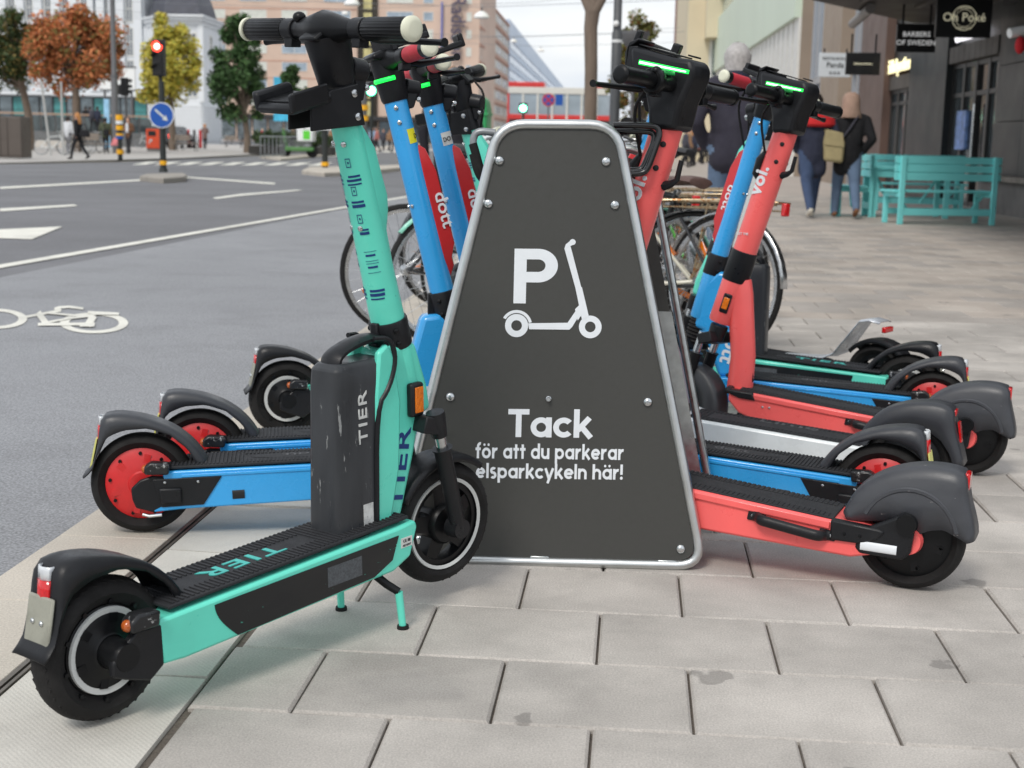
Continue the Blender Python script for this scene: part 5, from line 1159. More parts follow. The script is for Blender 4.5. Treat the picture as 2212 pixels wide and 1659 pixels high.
DFR = mat('dark_window_frame', srgb(44, 45, 48), .5)
for k in range(13):
    window(b, a, Vector((1, 0, 0)), at(-55 + k * 29, 300, YW).x - a.x, at(-30 + k * 29, 300, YW).x - a.x, .2, ZW(212), DFR, GLASSD if k % 3 else mat('teal_shop_panel', srgb(72, 140, 140), .3, 0, .3, 1.), (), (3.2,), .05, .1, 'shop_window')
# its octagonal corner with the dome
T = [at(322, 300, YW - 1.5), at(356, 300, YW - 6), at(438, 300, YW - 6), at(478, 300, YW + 3), at(470, 300, YW + 14), at(330, 300, YW + 14)]; zc = at(395, 40, YW - 6).z
q = MB(); q.flat([(p.x, p.y) for p in T], -.2, zc - .6); tw = ob('corner_tower', q, WHITEW, b)
cen = sum(T, Vector()) / 6
for f_, z0, z1 in ((1.03, zc - .6, zc - .2), (1.08, zc - .2, zc + .15), (1.12, zc + .15, zc + .35)):
    q = MB(); q.flat([tuple((cen + (p - cen) * f_)[:2]) for p in T], z0, z1); ob('cornice', q, WHITEW, tw)
q = MB(); L_ = [[tuple((cen + (p - cen) * f_)[:2]) + (zc + dz,) for p in T] for f_, dz in ((.92, .35), (.93, .6), (.86, 1.6), (.74, 2.9), (.55, 4.2), (.4, 4.8))]; ob('dome', q.loft(L_), SLATE, b)
for i in range(3):
    p0, p1 = T[i].copy(), T[i + 1].copy(); p0.z = p1.z = 0; d_ = (p1 - p0).normalized(); Ln = (p1 - p0).length; k_ = (1, 2, 1)[i]
    for k in range(k_):
        um = Ln * (k + .5) / k_
        for z0, z1 in ((4.8, 7.2), (8.6, 11.0)):
            window(b, p0, d_, um - .45, um + .45, z0, z1, FRAMEW, mat('grey_window', srgb(112, 120, 130)), (um,), ((z0 + z1) / 2 + .4,), .06, .14)
        q = MB(); n_ = Vector((d_.y, -d_.x, 0)); M_ = Matrix(((d_.x, -n_.x, 0, p0.x), (d_.y, -n_.y, 0, p0.y), (0, 0, 1, 0), (0, 0, 0, 1))); q.box(um - .7, um + .7, -.25, 0, 7.5, 7.75, 0, M_); q.prism([(um - .7, 7.75), (um + .7, 7.75), (um, 8.2)], -.2, 0, 0, M_); ob('pediment', q, WHITEW, b)
    for k in range(k_ + 1):
        um = Ln * k / k_; q = MB(); q.box(um - .28, um + .28, -.22, .05, 4.2, zc - .6, 0, M_); ob('pilaster', q, WHITEW, b)
    for k in range(11):
        q = MB(); q.box(.05, Ln - .05, -.1, 0, .3 + k * .34, .58 + k * .34, 0, M_); ob('stone_course', q, WHITEW, b)

# ---- right side of the street: long pale green block, brown pillars, dark shops
XW = Vector((6.0, 20.0, 0)); W = lambda px, py=400: onplane(px, py, XW, DS)
NW = Vector((-DS.y, DS.x, 0))                    # towards the street
def wu(px, py=380): p = W(px, py); return (Vector((p.x, p.y, 0)) - XW).dot(DS)
MWL = Matrix(((DS.x, -NW.x, 0, XW.x), (DS.y, -NW.y, 0, XW.y), (0, 0, 1, 0), (0, 0, 0, 1)))      # u along street, v into the building, z
def wb(parent, name, u0, u1, v0, v1, z0, z1, material, bevel=0):
    q = MB(); q.box(min(u0, u1), max(u0, u1), v0, v1, z0, z1, 0, MWL); return ob(name, q, material, parent, bevel=bevel)
DKCLAD = mat('dark_green_cladding', srgb(28, 33, 34), .45, 0, .12, .8, 0, 1, .1)
BRWN = mat('brown_pillar_panel', srgb(96, 76, 68), .5, 0, .08, 1.2)
TAUP = mat('taupe_pillar_panel', srgb(150, 134, 118), .55, 0, .06, 1.2)
FASC = mat('brown_fascia', srgb(70, 64, 58), .5, 0, .12, 1.)
SOFF = mat('dark_soffit', srgb(52, 46, 43), .6, 0, .15, .7)
s1_ = bld('shop_building', 'dark clad shop front with black pillars and glass doors behind the turquoise benches')
ua = wu(2131, 470); ub = wu(2031, 420); uc = wu(2012, 400); ud = wu(1955, 380); ue = wu(1906, 380); uf = wu(1853, 370)
uz = -16.
zS = 3.75
wb(s1_, 'back_wall', uz, ue + .5, 2.6, 3.0, 0, 6, SOFF)
for k in range(6):                                # cladding panels
    u0 = ua - (k + 1) * 1.6; 
    for z0, z1 in ((.55, 1.45), (1.46, 2.36), (2.37, 3.3), (3.31, 5.2)): wb(s1_, 'cladding_panel', u0 + .006, u0 + 1.594, 0, .25, z0, min(z1, 3.49), DKCLAD, .004)
wb(s1_, 'plinth', uz, ua, -.18, .3, 0, .52, mat('grey_stone_plinth', srgb(110, 106, 104), .7, 0, .2, 3, .2, 60))
wb(s1_, 'plinth_cap', uz, ua, -.3, .3, .52, .6, mat('rough_stone_cap', srgb(132, 124, 116), .8, 0, .25, 5, .4, 30))
wb(s1_, 'pillar', ub, ud, -.05, .6, 0, 5, DKCLAD, .01)
# glazed shop with door
def glazing(parent, u0, u1, n_, z1, door=None):
    w_ = (u1 - u0) / n_
    for k in range(n_):
        a_, b__ = u0 + k * w_, u0 + (k + 1) * w_
        f = MB()
        for p_ in ((a_, a_ + .07), (b__ - .07, b__)): f.box(p_[0], p_[1], .08, .24, 0, z1, 0, MWL)
        for z_ in (.0, 1.95, z1 - .08): f.box(a_ + .07, b__ - .07, .09, .23, z_, z_ + .08, 0, MWL)
        fr_ = ob('door' if k == door else 'shop_window', f, mat('dark_steel_frame', srgb(70, 70, 70), .4, .5), parent)
        g = MB(); g.box(a_ + .07, b__ - .07, .14, .17, .08, 1.95, 0, MWL); g.box(a_ + .07, b__ - .07, .14, .17, 2.03, z1 - .08, 0, MWL); ob('pane', g, GLASSD if k != door else mat('near_black_glass', srgb(24, 24, 26), .1), fr_)
        if k == door: q = MB(); q.tube([MWL @ Vector((b__ - .16, .05, .8)), MWL @ Vector((b__ - .16, .05, 1.8))], .02, 8); ob('handle', q, CHROME, fr_)
glazing(s1_, ua, ub, 4, 2.56, 1)
wb(s1_, 'fascia', ua, ub, .02, .6, 2.57, 2.88, FASC)
for k in range(9): wb(s1_, 'fascia_panel', ua + (ub - ua) * k / 9 + .01, ua + (ub - ua) * (k + 1) / 9 - .01, -.02, .02, 2.58, 2.87, FASC)
wb(s1_, 'upper_wall', ua, ue, .1, .8, 2.89, 6, DKCLAD)
def wtext(s, size, u, v, z, material, par, sx=1., name='sign_lettering', bold=.01):
    p = MWL @ Vector((u, v, z)); return text(s, size, tuple(p), tuple(-DS), (0, 0, 1), material, name, par, bold, .02, sx=sx)
LITW = mat('lit_white_letters', srgb(240, 238, 244), .4, emit=1.2); LITY = mat('lit_cream_letters', srgb(250, 240, 190), .4, emit=1.0)
wtext('OF SWEDEN', .3, ub - 1.2, .0, 2.95, LITW, s1_); wtext('SINCE', .2, ua + 1.5, .0, 2.96, LITW, s1_)
glazing(s1_, ud, ue, 3, 2.3)
wb(s1_, 'fascia', ud, ue, .02, .6, 2.3, 2.6, FASC); wtext('Sallad portionen', .42, (ud + ue) / 2, .0, 2.68, LITY, s1_, 1.0)
q = MB(); q.box(ua + 2.2, ua + 2.9, .07, .13, 1.0, 1.7, 0, MWL); ob('window_poster', q, mat('blue_white_poster', srgb(120, 150, 206), .5, 0, .5, 9), s1_)
# soffit of the overhanging storey
zs = 3.5; P1, P2 = G(1753, 0, zs), G(1975, 50, zs); q = MB(); q.flat([(P1.x, P1.y), (P1.x, 6), (11, 6), (11, P2.y + .5), (P2.x, P2.y)], zs, zs + .5); sf = ob('soffit', q, SOFF, s1_)
for k in range(4): q = MB(); x_ = P1.x + .8 + k * 1.1; q.box(x_, x_ + .1, 14, P1.y - .1 + k * .9, zs - .04, zs); ob('soffit_joint', q, FASC, s1_)
q = MB(); pa, pb = G(1842, 52, 3.4), G(1880, 18, 3.4); q.tube([pa, pb], .09, 10); ob('pipe', q, mat('grey_pipe', srgb(128, 124, 122), .5), s1_)
s2_ = bld('pillared_building', 'shop arcade with brown and taupe pillars and tall reflecting windows down the street')
def seg(pa, pb): return wu(pa, 370), wu(pb, 370)
pil = [(1906, 1853, BRWN, 5.6), (1808, 1768, TAUP, 7), (1722, 1700, TAUP, 9)]
for pa, pb, m_, zt_ in pil:
    u0, u1 = seg(pa, pb); wb(s2_, 'pillar', u0, u1, -.1, .7, 0, 12, m_, .01)
wins = [(1853, 1808), (1768, 1722), (1700, 1660)]
for pa, pb in wins:
    u0, u1 = seg(pa, pb); n_ = 4; w_ = (u1 - u0) / n_
    for k in range(n_):
        a_, b__ = u0 + k * w_, u0 + (k + 1) * w_; f = MB()
        for p_ in ((a_, a_ + .12), (b__ - .12, b__)): f.box(p_[0], p_[1], .25, .5, 0, 11, 0, MWL)
        for z_ in (0, 3.0, 6.6, 10.8): f.box(a_ + .12, b__ - .12, .26, .49, z_, z_ + .2, 0, MWL)
        fr_ = ob('shop_window', f, mat('silver_window_frame', srgb(176, 178, 182), .35, .3), s2_); g = MB(); g.box(a_ + .12, b__ - .12, .35, .4, .2, 3.0, 0, MWL); g.box(a_ + .12, b__ - .12, .35, .4, 3.2, 6.6, 0, MWL); g.box(a_ + .12, b__ - .12, .35, .4, 6.8, 10.8, 0, MWL); ob('pane', g, mat('sky_reflecting_glass', srgb(146, 166, 186), .05, .55, .35, .35), fr_)
u0, u1 = seg(1853, 1660); wb(s2_, 'back_wall', u0, u1, 1.2, 2, 0, 12, SOFF); 
s3_ = bld('pale_green_block', 'pale green ribbed facade of a long block receding on the right of the street')
u0, u1 = wu(1722, 345), wu(1546, 322); MINTW = mat('pale_green_panel', srgb(208, 222, 204), .45, 0, .05, .15)
zb_ = W(1700, 62).z; zb_ = min(zb_, 14)
wb(s3_, 'wall', u0, u1, .3, 12, -.1, 60, mat('grey_green_wall', srgb(150, 160, 152), .6))
for k in range(12): wb(s3_, 'facade_band', u0, u1, -.35, .3, zb_ + k * 4.2, zb_ + 2.9 + k * 4.2, MINTW); wb(s3_, 'window_band', u0, u1, -.1, .3, zb_ + 2.9 + k * 4.2, zb_ + 4.2 + k * 4.2, mat('pale_green_glass', srgb(178, 196, 186), .12, 0, .1, .2))
for k in range(26):
    a_ = u0 + (u1 - u0) * k / 26; wb(s3_, 'pillar', a_, a_ + 1.1, -.2, .35, 0, zb_, FRAMEW); wb(s3_, 'shop_window', a_ + 1.2, a_ + (u1 - u0) / 26 - .1, .0, .3, .2, zb_ - .4, mat('grey_blue_glass', srgb(120, 134, 146), .08, 0, .3, .5))
s4_ = bld('cream_corner_building', 'cream corner building with an oriel bay at the far end of the right side')
pc = W(1546, 322); pc.z = 0; dd_ = Vector((1, 0, 0)); p0 = onplane(1475, 322, pc, dd_); p0.z = 0
q = MB(); q.flat([(p0.x, p0.y), (pc.x + 3, pc.y), (pc.x + 3, pc.y + 30), (p0.x + .1, p0.y + 30)], -.1, 60); ob('wall', q, CREAMW, s4_)
zo = at(1530, 86, p0.y).z; q = MB(); xa, xb = onplane(1512, 300, pc, dd_).x, onplane(1547, 300, pc, dd_).x; q.box(xa, xb, p0.y - 2.2, p0.y, zo, 60); ob('oriel', q, CREAMW, s4_)
for k in range(4): window(s4_, Vector((xa, p0.y - 2.2, 0)), dd_, (xb - xa) * .35, (xb - xa) * .62, zo + 4 + k * 7, zo + 8.5 + k * 7, FRAMEW, GLASSD, (), (zo + 6.8 + k * 7,), .05, .2)
for k in range(5): window(s4_, p0 + Vector((0, -.02, 0)), dd_, 1.5, 3.2, 5 + k * 7, 9 + k * 7, FRAMEW, GLASSD, (), (), .05, .2)
s5_ = bld('brick_tower_house', 'narrow red brick house with banner at the end of the right side')
q = MB(); a_ = at(1452, 300, 330); c_ = at(1478, 300, 330); q.flat([(a_.x, 330), (c_.x, 330), (c_.x, 350), (a_.x, 350)], -.1, at(1465, 0, 330).z + 3); ob('wall', q, mat('red_brick', srgb(150, 104, 88), .8, 0, .12, .4), s5_)
q = MB(); q.box(at(1463, 0, 329.5).x, at(1471, 0, 329.5).x, 329.2, 330, at(1465, 190, 330).z, at(1465, 100, 330).z); ob('banner', q, FRAMEW, s5_)
# ---------------------------------------------------------------- plaza, islands, crossing
m = MB(); E_ = [G(*p) for p in ((-700, 356), (-80, 354), (240, 349), (330, 345), (420, 341), (500, 338), (560, 335), (600, 331))]
m.flat([(p.x, p.y) for p in E_] + [(E_[-1].x + 2, 120), (E_[-1].x + 14, 146), (-200, 146), (-200, E_[0].y)], -.2, 0); struct(ob('plaza', m, PLAZA))
m = MB(); E2_ = [(p.x, p.y) for p in E_]; m.flat(E2_ + [(x, y + 1.3) for x, y in E2_[::-1]], -.1, .004); struct(ob('plaza_kerb', m, KERB))
m = MB(); I_ = [G(*p) for p in ((560, 341), (606, 346), (700, 337), (930, 313), (960, 303), (900, 304), (700, 325), (620, 334))]; m.flat([(p.x, p.y) for p in I_], -.1, .05); struct(ob('median', m, KERB))
m = MB(); I_ = [G(*p, .09) for p in ((302, 379), (352, 384), (400, 381), (404, 376), (395, 373), (315, 375))]; m.flat([(p.x, p.y) for p in I_], -.1, .09); struct(ob('traffic_island', m, mat('island_concrete', srgb(150, 144, 136), .85, 0, .12, 2, .2, 60), bevel=.03))
m = MB(); I_ = [G(*p, .09) for p in ((652, 367), (700, 372), (790, 369), (888, 359), (886, 355), (800, 358), (668, 360))]; m.flat([(p.x, p.y) for p in I_], -.1, .09); struct(ob('traffic_island', m, KERB, bevel=.03))
cw = []
for k in range(9):
    x = 285 + k * 47; y = 352.5 + k * .25; cw.append(gp((x, y + 4), (x + 30, y + 3.4), (x + 60, y - 2.6), (x + 32, y - 2.2)))
sheet('zebra_crossing', cw, ZR)
cw = []
for k in range(5): x = 690 + k * 44; y = 337 - k * 3.0; cw.append(gp((x, y + 1.6), (x + 33, y + 1.2), (x + 45, y - 1.4), (x + 12, y - .9)))
sheet('zebra_crossing', cw, ZR)

# ---------------------------------------------------------------- trees and shrubs
BARK = mat('grey_brown_bark', srgb(116, 102, 90), .85, 0, .25, 9, .5, 40, stretch=(1, 1, .25), dirt=.4)
def leafm(n, c): return mat(n, c, .6, 0, .3, 1.4, spec=.3)
LF = {'orange': [leafm('orange_leaf', srgb(194, 122, 78)), leafm('olive_leaf', srgb(126, 112, 62)), leafm('rust_leaf', srgb(172, 98, 66))],
      'dark': [leafm('dark_green_leaf', srgb(64, 80, 46)), leafm('olive_leaf', srgb(126, 112, 52)), leafm('deep_green_leaf', srgb(46, 62, 38))],
      'yellow': [leafm('yellow_leaf', srgb(204, 190, 84)), leafm('yellow_green_leaf', srgb(172, 178, 82)), leafm('gold_leaf', srgb(192, 160, 66))],
      'green': [leafm('mid_green_leaf', srgb(74, 104, 62)), leafm('deep_green_leaf', srgb(46, 62, 38)), leafm('light_green_leaf', srgb(98, 126, 70))],
      'autumn': [leafm('autumn_green_leaf', srgb(116, 118, 66)), leafm('autumn_brown_leaf', srgb(146, 104, 62)), leafm('olive_leaf', srgb(126, 112, 52))],
      'hedge': [leafm('hedge_leaf', srgb(70, 88, 52)), leafm('deep_green_leaf', srgb(46, 62, 38)), leafm('mid_green_leaf', srgb(74, 104, 62))]}
def crown(mb, clumps, n, size, r3, nm=3):
    for _ in range(n):
        c, rad = clumps[r3.randrange(len(clumps))]
        d = Vector((r3.gauss(0, 1), r3.gauss(0, 1), r3.gauss(0, 1))).normalized() * rad * (r3.random() ** .45); p = c + d
        a = Vector((r3.gauss(0, 1), r3.gauss(0, 1), r3.gauss(0, .6))).normalized(); b_ = a.cross(Vector((r3.gauss(0, 1), r3.gauss(0, 1), r3.gauss(0, 1)))).normalized(); s_ = size * r3.uniform(.6, 1.3)
        k = min(nm - 1, int(abs(r3.gauss(0, .9))))
        mb.add([p - a * s_, p + b_ * s_ * .5 - a * .1 * s_, p + a * s_, p - b_ * s_ * .5 + a * .1 * s_], [(0, 1, 2, 3)], k)
def tree(label, px, pyb, Y, box, kind, n=3200, leaf=.2, cone=0., tr=.16, seed=1, clump=34, fork_=.3):
    r3 = random.Random(seed); b = at(px, pyb, Y); b.z = 0
    t = thing('tree', label, 'tree', tuple(b), group='autumn street trees')
    x0, y0, x1, y1 = box; top = at(px, y0, Y).z; bot = at(px, y1, Y).z; xl, xr = at(x0, 200, Y).x - b.x, at(x1, 200, Y).x - b.x; cx = (xl + xr) / 2; rx = (xr - xl) / 2; hz = (top - bot) / 2; cz = (top + bot) / 2
    q = MB(); q.tube([(0, 0, -.1), (r3.uniform(-.05, .05), 0, bot * .6), (cx * .3, 0, bot + hz * .3), (cx * .6, 0, bot + hz), (cx, 0, top - hz * .3)], [tr * 1.2, tr, tr * .8, tr * .45, tr * .12], 10); ob('trunk', q, BARK, t)
    cl = []
    lm = MB()
    for i in range(clump):
        while 1:
            u = Vector((r3.uniform(-1, 1), r3.uniform(-1, 1), r3.uniform(-1, 1)))
            if u.length < 1: break
        z = u.z; f = (1 - cone * (z + 1) / 2); jj = r3.uniform(.8, 1.06); c = Vector((cx + u.x * rx * .92 * f * jj, u.y * rx * .8 * f, cz + z * hz * .92 * jj)); rad = rx * r3.uniform(.13, .31) * (.6 + .4 * f); cl.append((c, rad))
        if i % 2 == 0: s0 = Vector((cx * .35, 0, bot + (c.z - bot) * .35)); lm.tube([s0, s0.lerp(c, .5) + Vector((0, 0, .1 * hz)), c], [tr * .4, tr * .2, tr * .06], 6)
    ob('limb', lm, BARK, t, kind='stuff')
    q = MB(); crown(q, cl, n, leaf, r3); ob('crown', q, LF[kind], t, fix=False)
    return t
tree('dark green tree at the left edge of the plaza', 66, 330, 72, (-80, 10, 110, 206), 'dark', 8000, .12, .2, .2, 3, 54)
tree('orange and rust autumn tree beside the grey lamp mast', 168, 326, 70, (38, 2, 288, 204), 'orange', 14000, .12, .25, .2, 4, 78)
tree('yellow leaved tree behind the red traffic light', 372, 300, 85, (270, 26, 460, 244), 'yellow', 11500, .14, .45, .2, 5, 60)
tree('dark green pointed tree behind the waiting white van', 533, 300, 80, (424, 6, 606, 272), 'green', 11500, .13, .6, .18, 6, 62)
tree('small green tree left of the nearest turquoise stem', 634, 300, 95, (586, 136, 676, 240), 'green', 4200, .15, .5, .15, 7, 34)
tree('thin autumn tree behind the grey lamp post', 1395, 300, 52, (1296, 24, 1462, 290), 'autumn', 8500, .095, .3, .1, 9, 70)
b = at(1278, 320, 19.5); b.z = 0
t = thing('tree', 'bare grey brown trunk forking above the sign, in the pavement', 'tree', tuple(b), group='autumn street trees')
q = MB(); X = lambda px, py: at(px, py, 19.5) - b
pts = [X(1277, 470), X(1276, 330), X(1275, 250), X(1277, 150), X(1276, 60), X(1280, 25)]; pts = [Vector((p.x, 0, p.z)) for p in pts]
q.tube([Vector((pts[0].x, 0, -.1))] + pts[1:], [.11, .095, .086, .086, .09, .10], 14); ob('trunk', q, BARK, t)
for x1, x2, y2 in ((1255, 1225, -260), (1312, 1350, -240), (1284, 1290, -320)):
    a_, m_, e_ = X(1280, 30), X(x1, -25), X(x2, y2); q = MB(); q.tube([Vector((a_.x, 0, a_.z)), Vector((m_.x, .05, m_.z)), Vector((e_.x, .3, e_.z))], [.08, .06, .02], 10); ob('limb', q, BARK, t)
r3 = random.Random(3); cl = [(Vector((r3.uniform(-1.5, 1.5), r3.uniform(-1.4, 1.4), 5.0 + r3.uniform(-.8, 1.4))), .6) for _ in range(22)]; q = MB(); crown(q, cl, 1500, .09, r3); ob('crown', q, LF['autumn'], t, fix=False)
for k, (px, py, wd, hh, lab) in enumerate(((588, 302, 2.6, 1.1, 'clipped green shrub in a planter left of the cargo scooter'), (668, 300, 3.0, 1.1, 'clipped green shrub in a planter right of the cargo scooter'))):
    Y = 76; b = at(px, py, Y); t = thing('shrub', lab, 'shrub', (b.x, Y, 0), group='planters behind the railing')
    q = MB(); q.box(-wd * .45, wd * .45, -.5, .5, 0, .45); ob('planter', q, mat('dark_planter', srgb(48, 46, 44), .7), t, bevel=.03)
    r3 = random.Random(40 + k); q = MB(); crown(q, [(Vector((r3.uniform(-wd * .4, wd * .4), r3.uniform(-.4, .4), .75 + r3.uniform(-.15, .25))), .35) for _ in range(20)], 1300, .1, r3); ob('foliage', q, LF['hedge'], t, fix=False)

# ---------------------------------------------------------------- street furniture
POLE = mat('dark_green_pole', srgb(44, 48, 46), .5, .1, .1, 10); GPOLE = mat('grey_pole', srgb(104, 104, 106), .5, .2, .1, 4)
YEL = mat('yellow_reflective_band', srgb(244, 178, 30), .4, 0, .05, 20); SBLK = mat('signal_black', srgb(28, 28, 30), .5, 0, .1, 10)
SBLU = mat('sign_blue_enamel', srgb(24, 84, 170), .35, 0, .04, 9); SWH = mat('sign_white_enamel', srgb(236, 238, 238), .4, 0, .03, 9)
REDL = mat('lit_red_lamp', (1., .04, .02), .3, emit=5.); REDC = mat('lit_red_core', (1., .75, .68), .3, emit=4.); GRNL = mat('lit_green_lamp', (.12, 1., .5), .3, emit=5.); GRNC = mat('lit_green_core', (.75, 1., .88), .3, emit=4.)
def disc(mb, c, r, y0, y1, k=0, n=28): return mb.prism([(c[0] + r * math.cos(2 * math.pi * i / n), c[2] + r * math.sin(2 * math.pi * i / n)) for i in range(n)], c[1] + y0, c[1] + y1, k)
# island post with red signal and blue arrow
b = G(353, 372, .09); t = thing('traffic_light', 'traffic signal showing red above a round blue arrow sign on a small island', 'traffic light', (b.x, b.y, .09)); Yp = b.y
Zp = lambda py, px=353: at(px, py, Yp).z - .09
q = MB(); q.tube([(0, 0, 0), (0, 0, Zp(175))], [.075, .065], 14); q.tube([(0, 0, Zp(182)), (-.06, 0, Zp(150))], [.05, .04], 10); ob('pole', q, POLE, t)
q = MB(); q.cyl((0, 0, 0), (0, 0, .1), .11, .09); ob('pole_foot', q, POLE, t)
for y0, y1 in ((347, 356), (222, 230)): q = MB(); q.cyl((0, 0, Zp(y1)), (0, 0, Zp(y0)), .085, .085, 16); ob('yellow_band', q, YEL, t)
hx = -.04; q = MB(); q.box(hx - .135, hx + .135, -.14, .1, Zp(165), Zp(86)); hs = ob('signal_head', q, SBLK, t, bevel=.02)
for k, py in enumerate((101, 126, 151)):
    q = MB(); disc(q, (hx, -.14, Zp(py)), .118, -.015, .01); l_ = ob('signal_lamp', q, REDL if k == 0 else mat('unlit_lamp', srgb(34, 30, 30), .3), hs)
    if k == 0: q = MB(); disc(q, (hx, -.157, Zp(py)), .062, -.006, .004); ob('lamp_core', q, REDC, l_)
    q = MB(); q.lathe([(.12, -.30), (.125, -.15)], (hx, 0, Zp(py)), 20, a0=R(10), a1=R(170)); ob('visor', q, SBLK if k else mat('red_lit_visor', srgb(120, 20, 18), .5), hs, solid=.006)
q = MB(); disc(q, (.02, -.09, Zp(249)), .295, -.02, .01); s_ = ob('arrow_sign', q, SWH, t); q = MB(); disc(q, (.02, -.112, Zp(249)), .275, -.004, .002); ob('sign_face', q, SBLU, s_)
q = MB(); M_ = Matrix.Translation((.02, -.118, Zp(249))) @ Matrix.Rotation(R(40), 4, 'Y'); q.prism([(-.2, -.022), (.08, -.022), (.08, -.07), (.2, 0), (.08, .07), (.08, .022), (-.2, .022)], -.002, .002, 0, M_); ob('arrow', q, mat('dull_white_arrow', srgb(206, 210, 206), .5), s_)
# grey mast and the signal seen from behind beside it
b = G(251, 331); t = thing('lamp_mast', 'tall grey lamp mast beside the orange tree', 'lamp post', (b.x, b.y, 0)); q = MB(); q.tube([(0, 0, 0), (0, 0, 3.6), (0, 0, 3.7), (0, 0, 11)], [.165, .16, .13, .1], 16); ob('pole', q, GPOLE, t); q = MB(); q.cyl((0, 0, 3.6), (0, 0, 3.72), .175, .175); ob('pole_collar', q, GPOLE, t)
b = G(275, 331); t = thing('traffic_light', 'black traffic signal head beside the grey mast, facing away', 'traffic light', (b.x, b.y, 0)); Yp = b.y
q = MB(); q.tube([(0, 0, 0), (0, 0, at(275, 200, Yp).z)], .06, 10); ob('pole', q, GPOLE, t)
for dx, z0, z1 in ((-.05, 207, 168), (-.34, 205, 183)): q = MB(); q.box(dx - .16, dx + .16, -.14, .16, at(275, z0, Yp).z, at(275, z1, Yp).z); hs = ob('signal_head', q, SBLK, t, bevel=.02)
for k in range(3): q = MB(); q.box(.11, .3, -.1, .1, at(275, 202 - k * 12, Yp).z, at(275, 202 - k * 12, Yp).z + .16); ob('visor', q, SBLK, t, bevel=.02)
b = G(260, 346); t = thing('bollard_post', 'black post with yellow bands at the plaza edge', 'post', (b.x, b.y, 0)); Yp = b.y
zt = at(260, 247, Yp).z; q = MB(); q.tube([(0, 0, 0), (0, 0, zt)], .085, 12); ob('pole', q, POLE, t)
for y0, y1, m_ in ((248, 260, YEL), (261, 268, SWH), (271, 281, YEL), (288, 293, YEL), (294, 300, SBLU), (323, 333, YEL)):
    q = MB(); q.cyl((0, 0, at(260, y1, Yp).z), (0, 0, at(260, y0, Yp).z), .13, .13, 14); ob('band', q, m_, t)
# direction sign on the second island
b = G(702, 362, .09); t = thing('direction_sign', 'white arrow sign reading Centra on a black post with yellow band', 'sign', (b.x, b.y, .09)); Yp = b.y; Zp = lambda py: at(700, py, Yp).z - .09
q = MB(); q.tube([(0, 0, 0), (0, 0, Zp(252))], .09, 12); ob('pole', q, POLE, t); q = MB(); q.cyl((0, 0, Zp(358.5)), (0, 0, Zp(350)), .115, .115, 14); ob('yellow_band', q, YEL, t)
xa, xb = at(642, 268, Yp).x - b.x, at(760, 268, Yp).x - b.x; q = MB(); q.box(xa, xb, -.14, -.09, Zp(281), Zp(256)); pn = ob('panel', q, SWH, t, bevel=.012)
q = MB(); zc = (Zp(281) + Zp(256)) / 2; q.prism([(xa + .06, zc), (xa + .28, zc + .15), (xa + .28, zc + .11), (xa + .13, zc), (xa + .28, zc - .11), (xa + .28, zc - .15)], -.145, -.141); ob('arrow', q, BLKPRT, pn)
text('Central', .36, ((xa + xb) / 2 + .14, -.143, zc - .125), (1, 0, 0), (0, 0, 1), BLKPRT, 'lettering', pn, .006, sx=1.05)
# green signals further off
for px, py, Y, lab, core in ((802, 196, 62, 'traffic signal glowing green on a post behind the blue stems', 9), (1130, 234, 66, 'traffic signal glowing green seen over the sign top', 7), (777, 242, 88, 'small distant green traffic signal beside a yellow banded post', 4)):
    p = at(px, py, Y); t = thing('traffic_light', lab, 'traffic light', (p.x, Y, 0)); rr = core / CF * Y
    q = MB(); q.tube([(0, .12, 0), (0, .12, p.z)], .06, 8); ob('pole', q, POLE, t); q = MB(); q.box(-rr * 1.25, rr * 1.25, -.02, .2, p.z - rr * 1.4, p.z + rr * (4.5 if px < 1000 else 1.6)); hs = ob('signal_head', q, SBLK, t, bevel=.02)
    q = MB(); disc(q, (0, -.02, p.z), rr * 1.1, -.01, .01); l_ = ob('signal_lamp', q, GRNL, hs); q = MB(); disc(q, (0, -.035, p.z), rr * .85, -.004, .004); ob('lamp_core', q, GRNC, l_)
b = at(786, 320, 60); t = thing('bollard_post', 'grey post with two yellow bands behind the blue scooter stem', 'post', (b.x, 60, 0)); q = MB(); q.tube([(0, 0, 0), (0, 0, at(786, 160, 60).z)], .13, 10); ob('pole', q, GPOLE, t)
for y0, y1 in ((227, 238), (250, 261)): q = MB(); q.cyl((0, 0, at(786, y1, 60).z), (0, 0, at(786, y0, 60).z), .19, .19, 12); ob('yellow_band', q, YEL, t)
b = G(867, 352); t = thing('bollard_post', 'short post with one yellow band on the far traffic island', 'post', (b.x, b.y, 0)); q = MB(); q.tube([(0, 0, 0), (0, 0, .75)], .09, 10); ob('pole', q, POLE, t); q = MB(); q.cyl((0, 0, .42), (0, 0, .7), .14, .14, 12); ob('yellow_band', q, YEL, t)
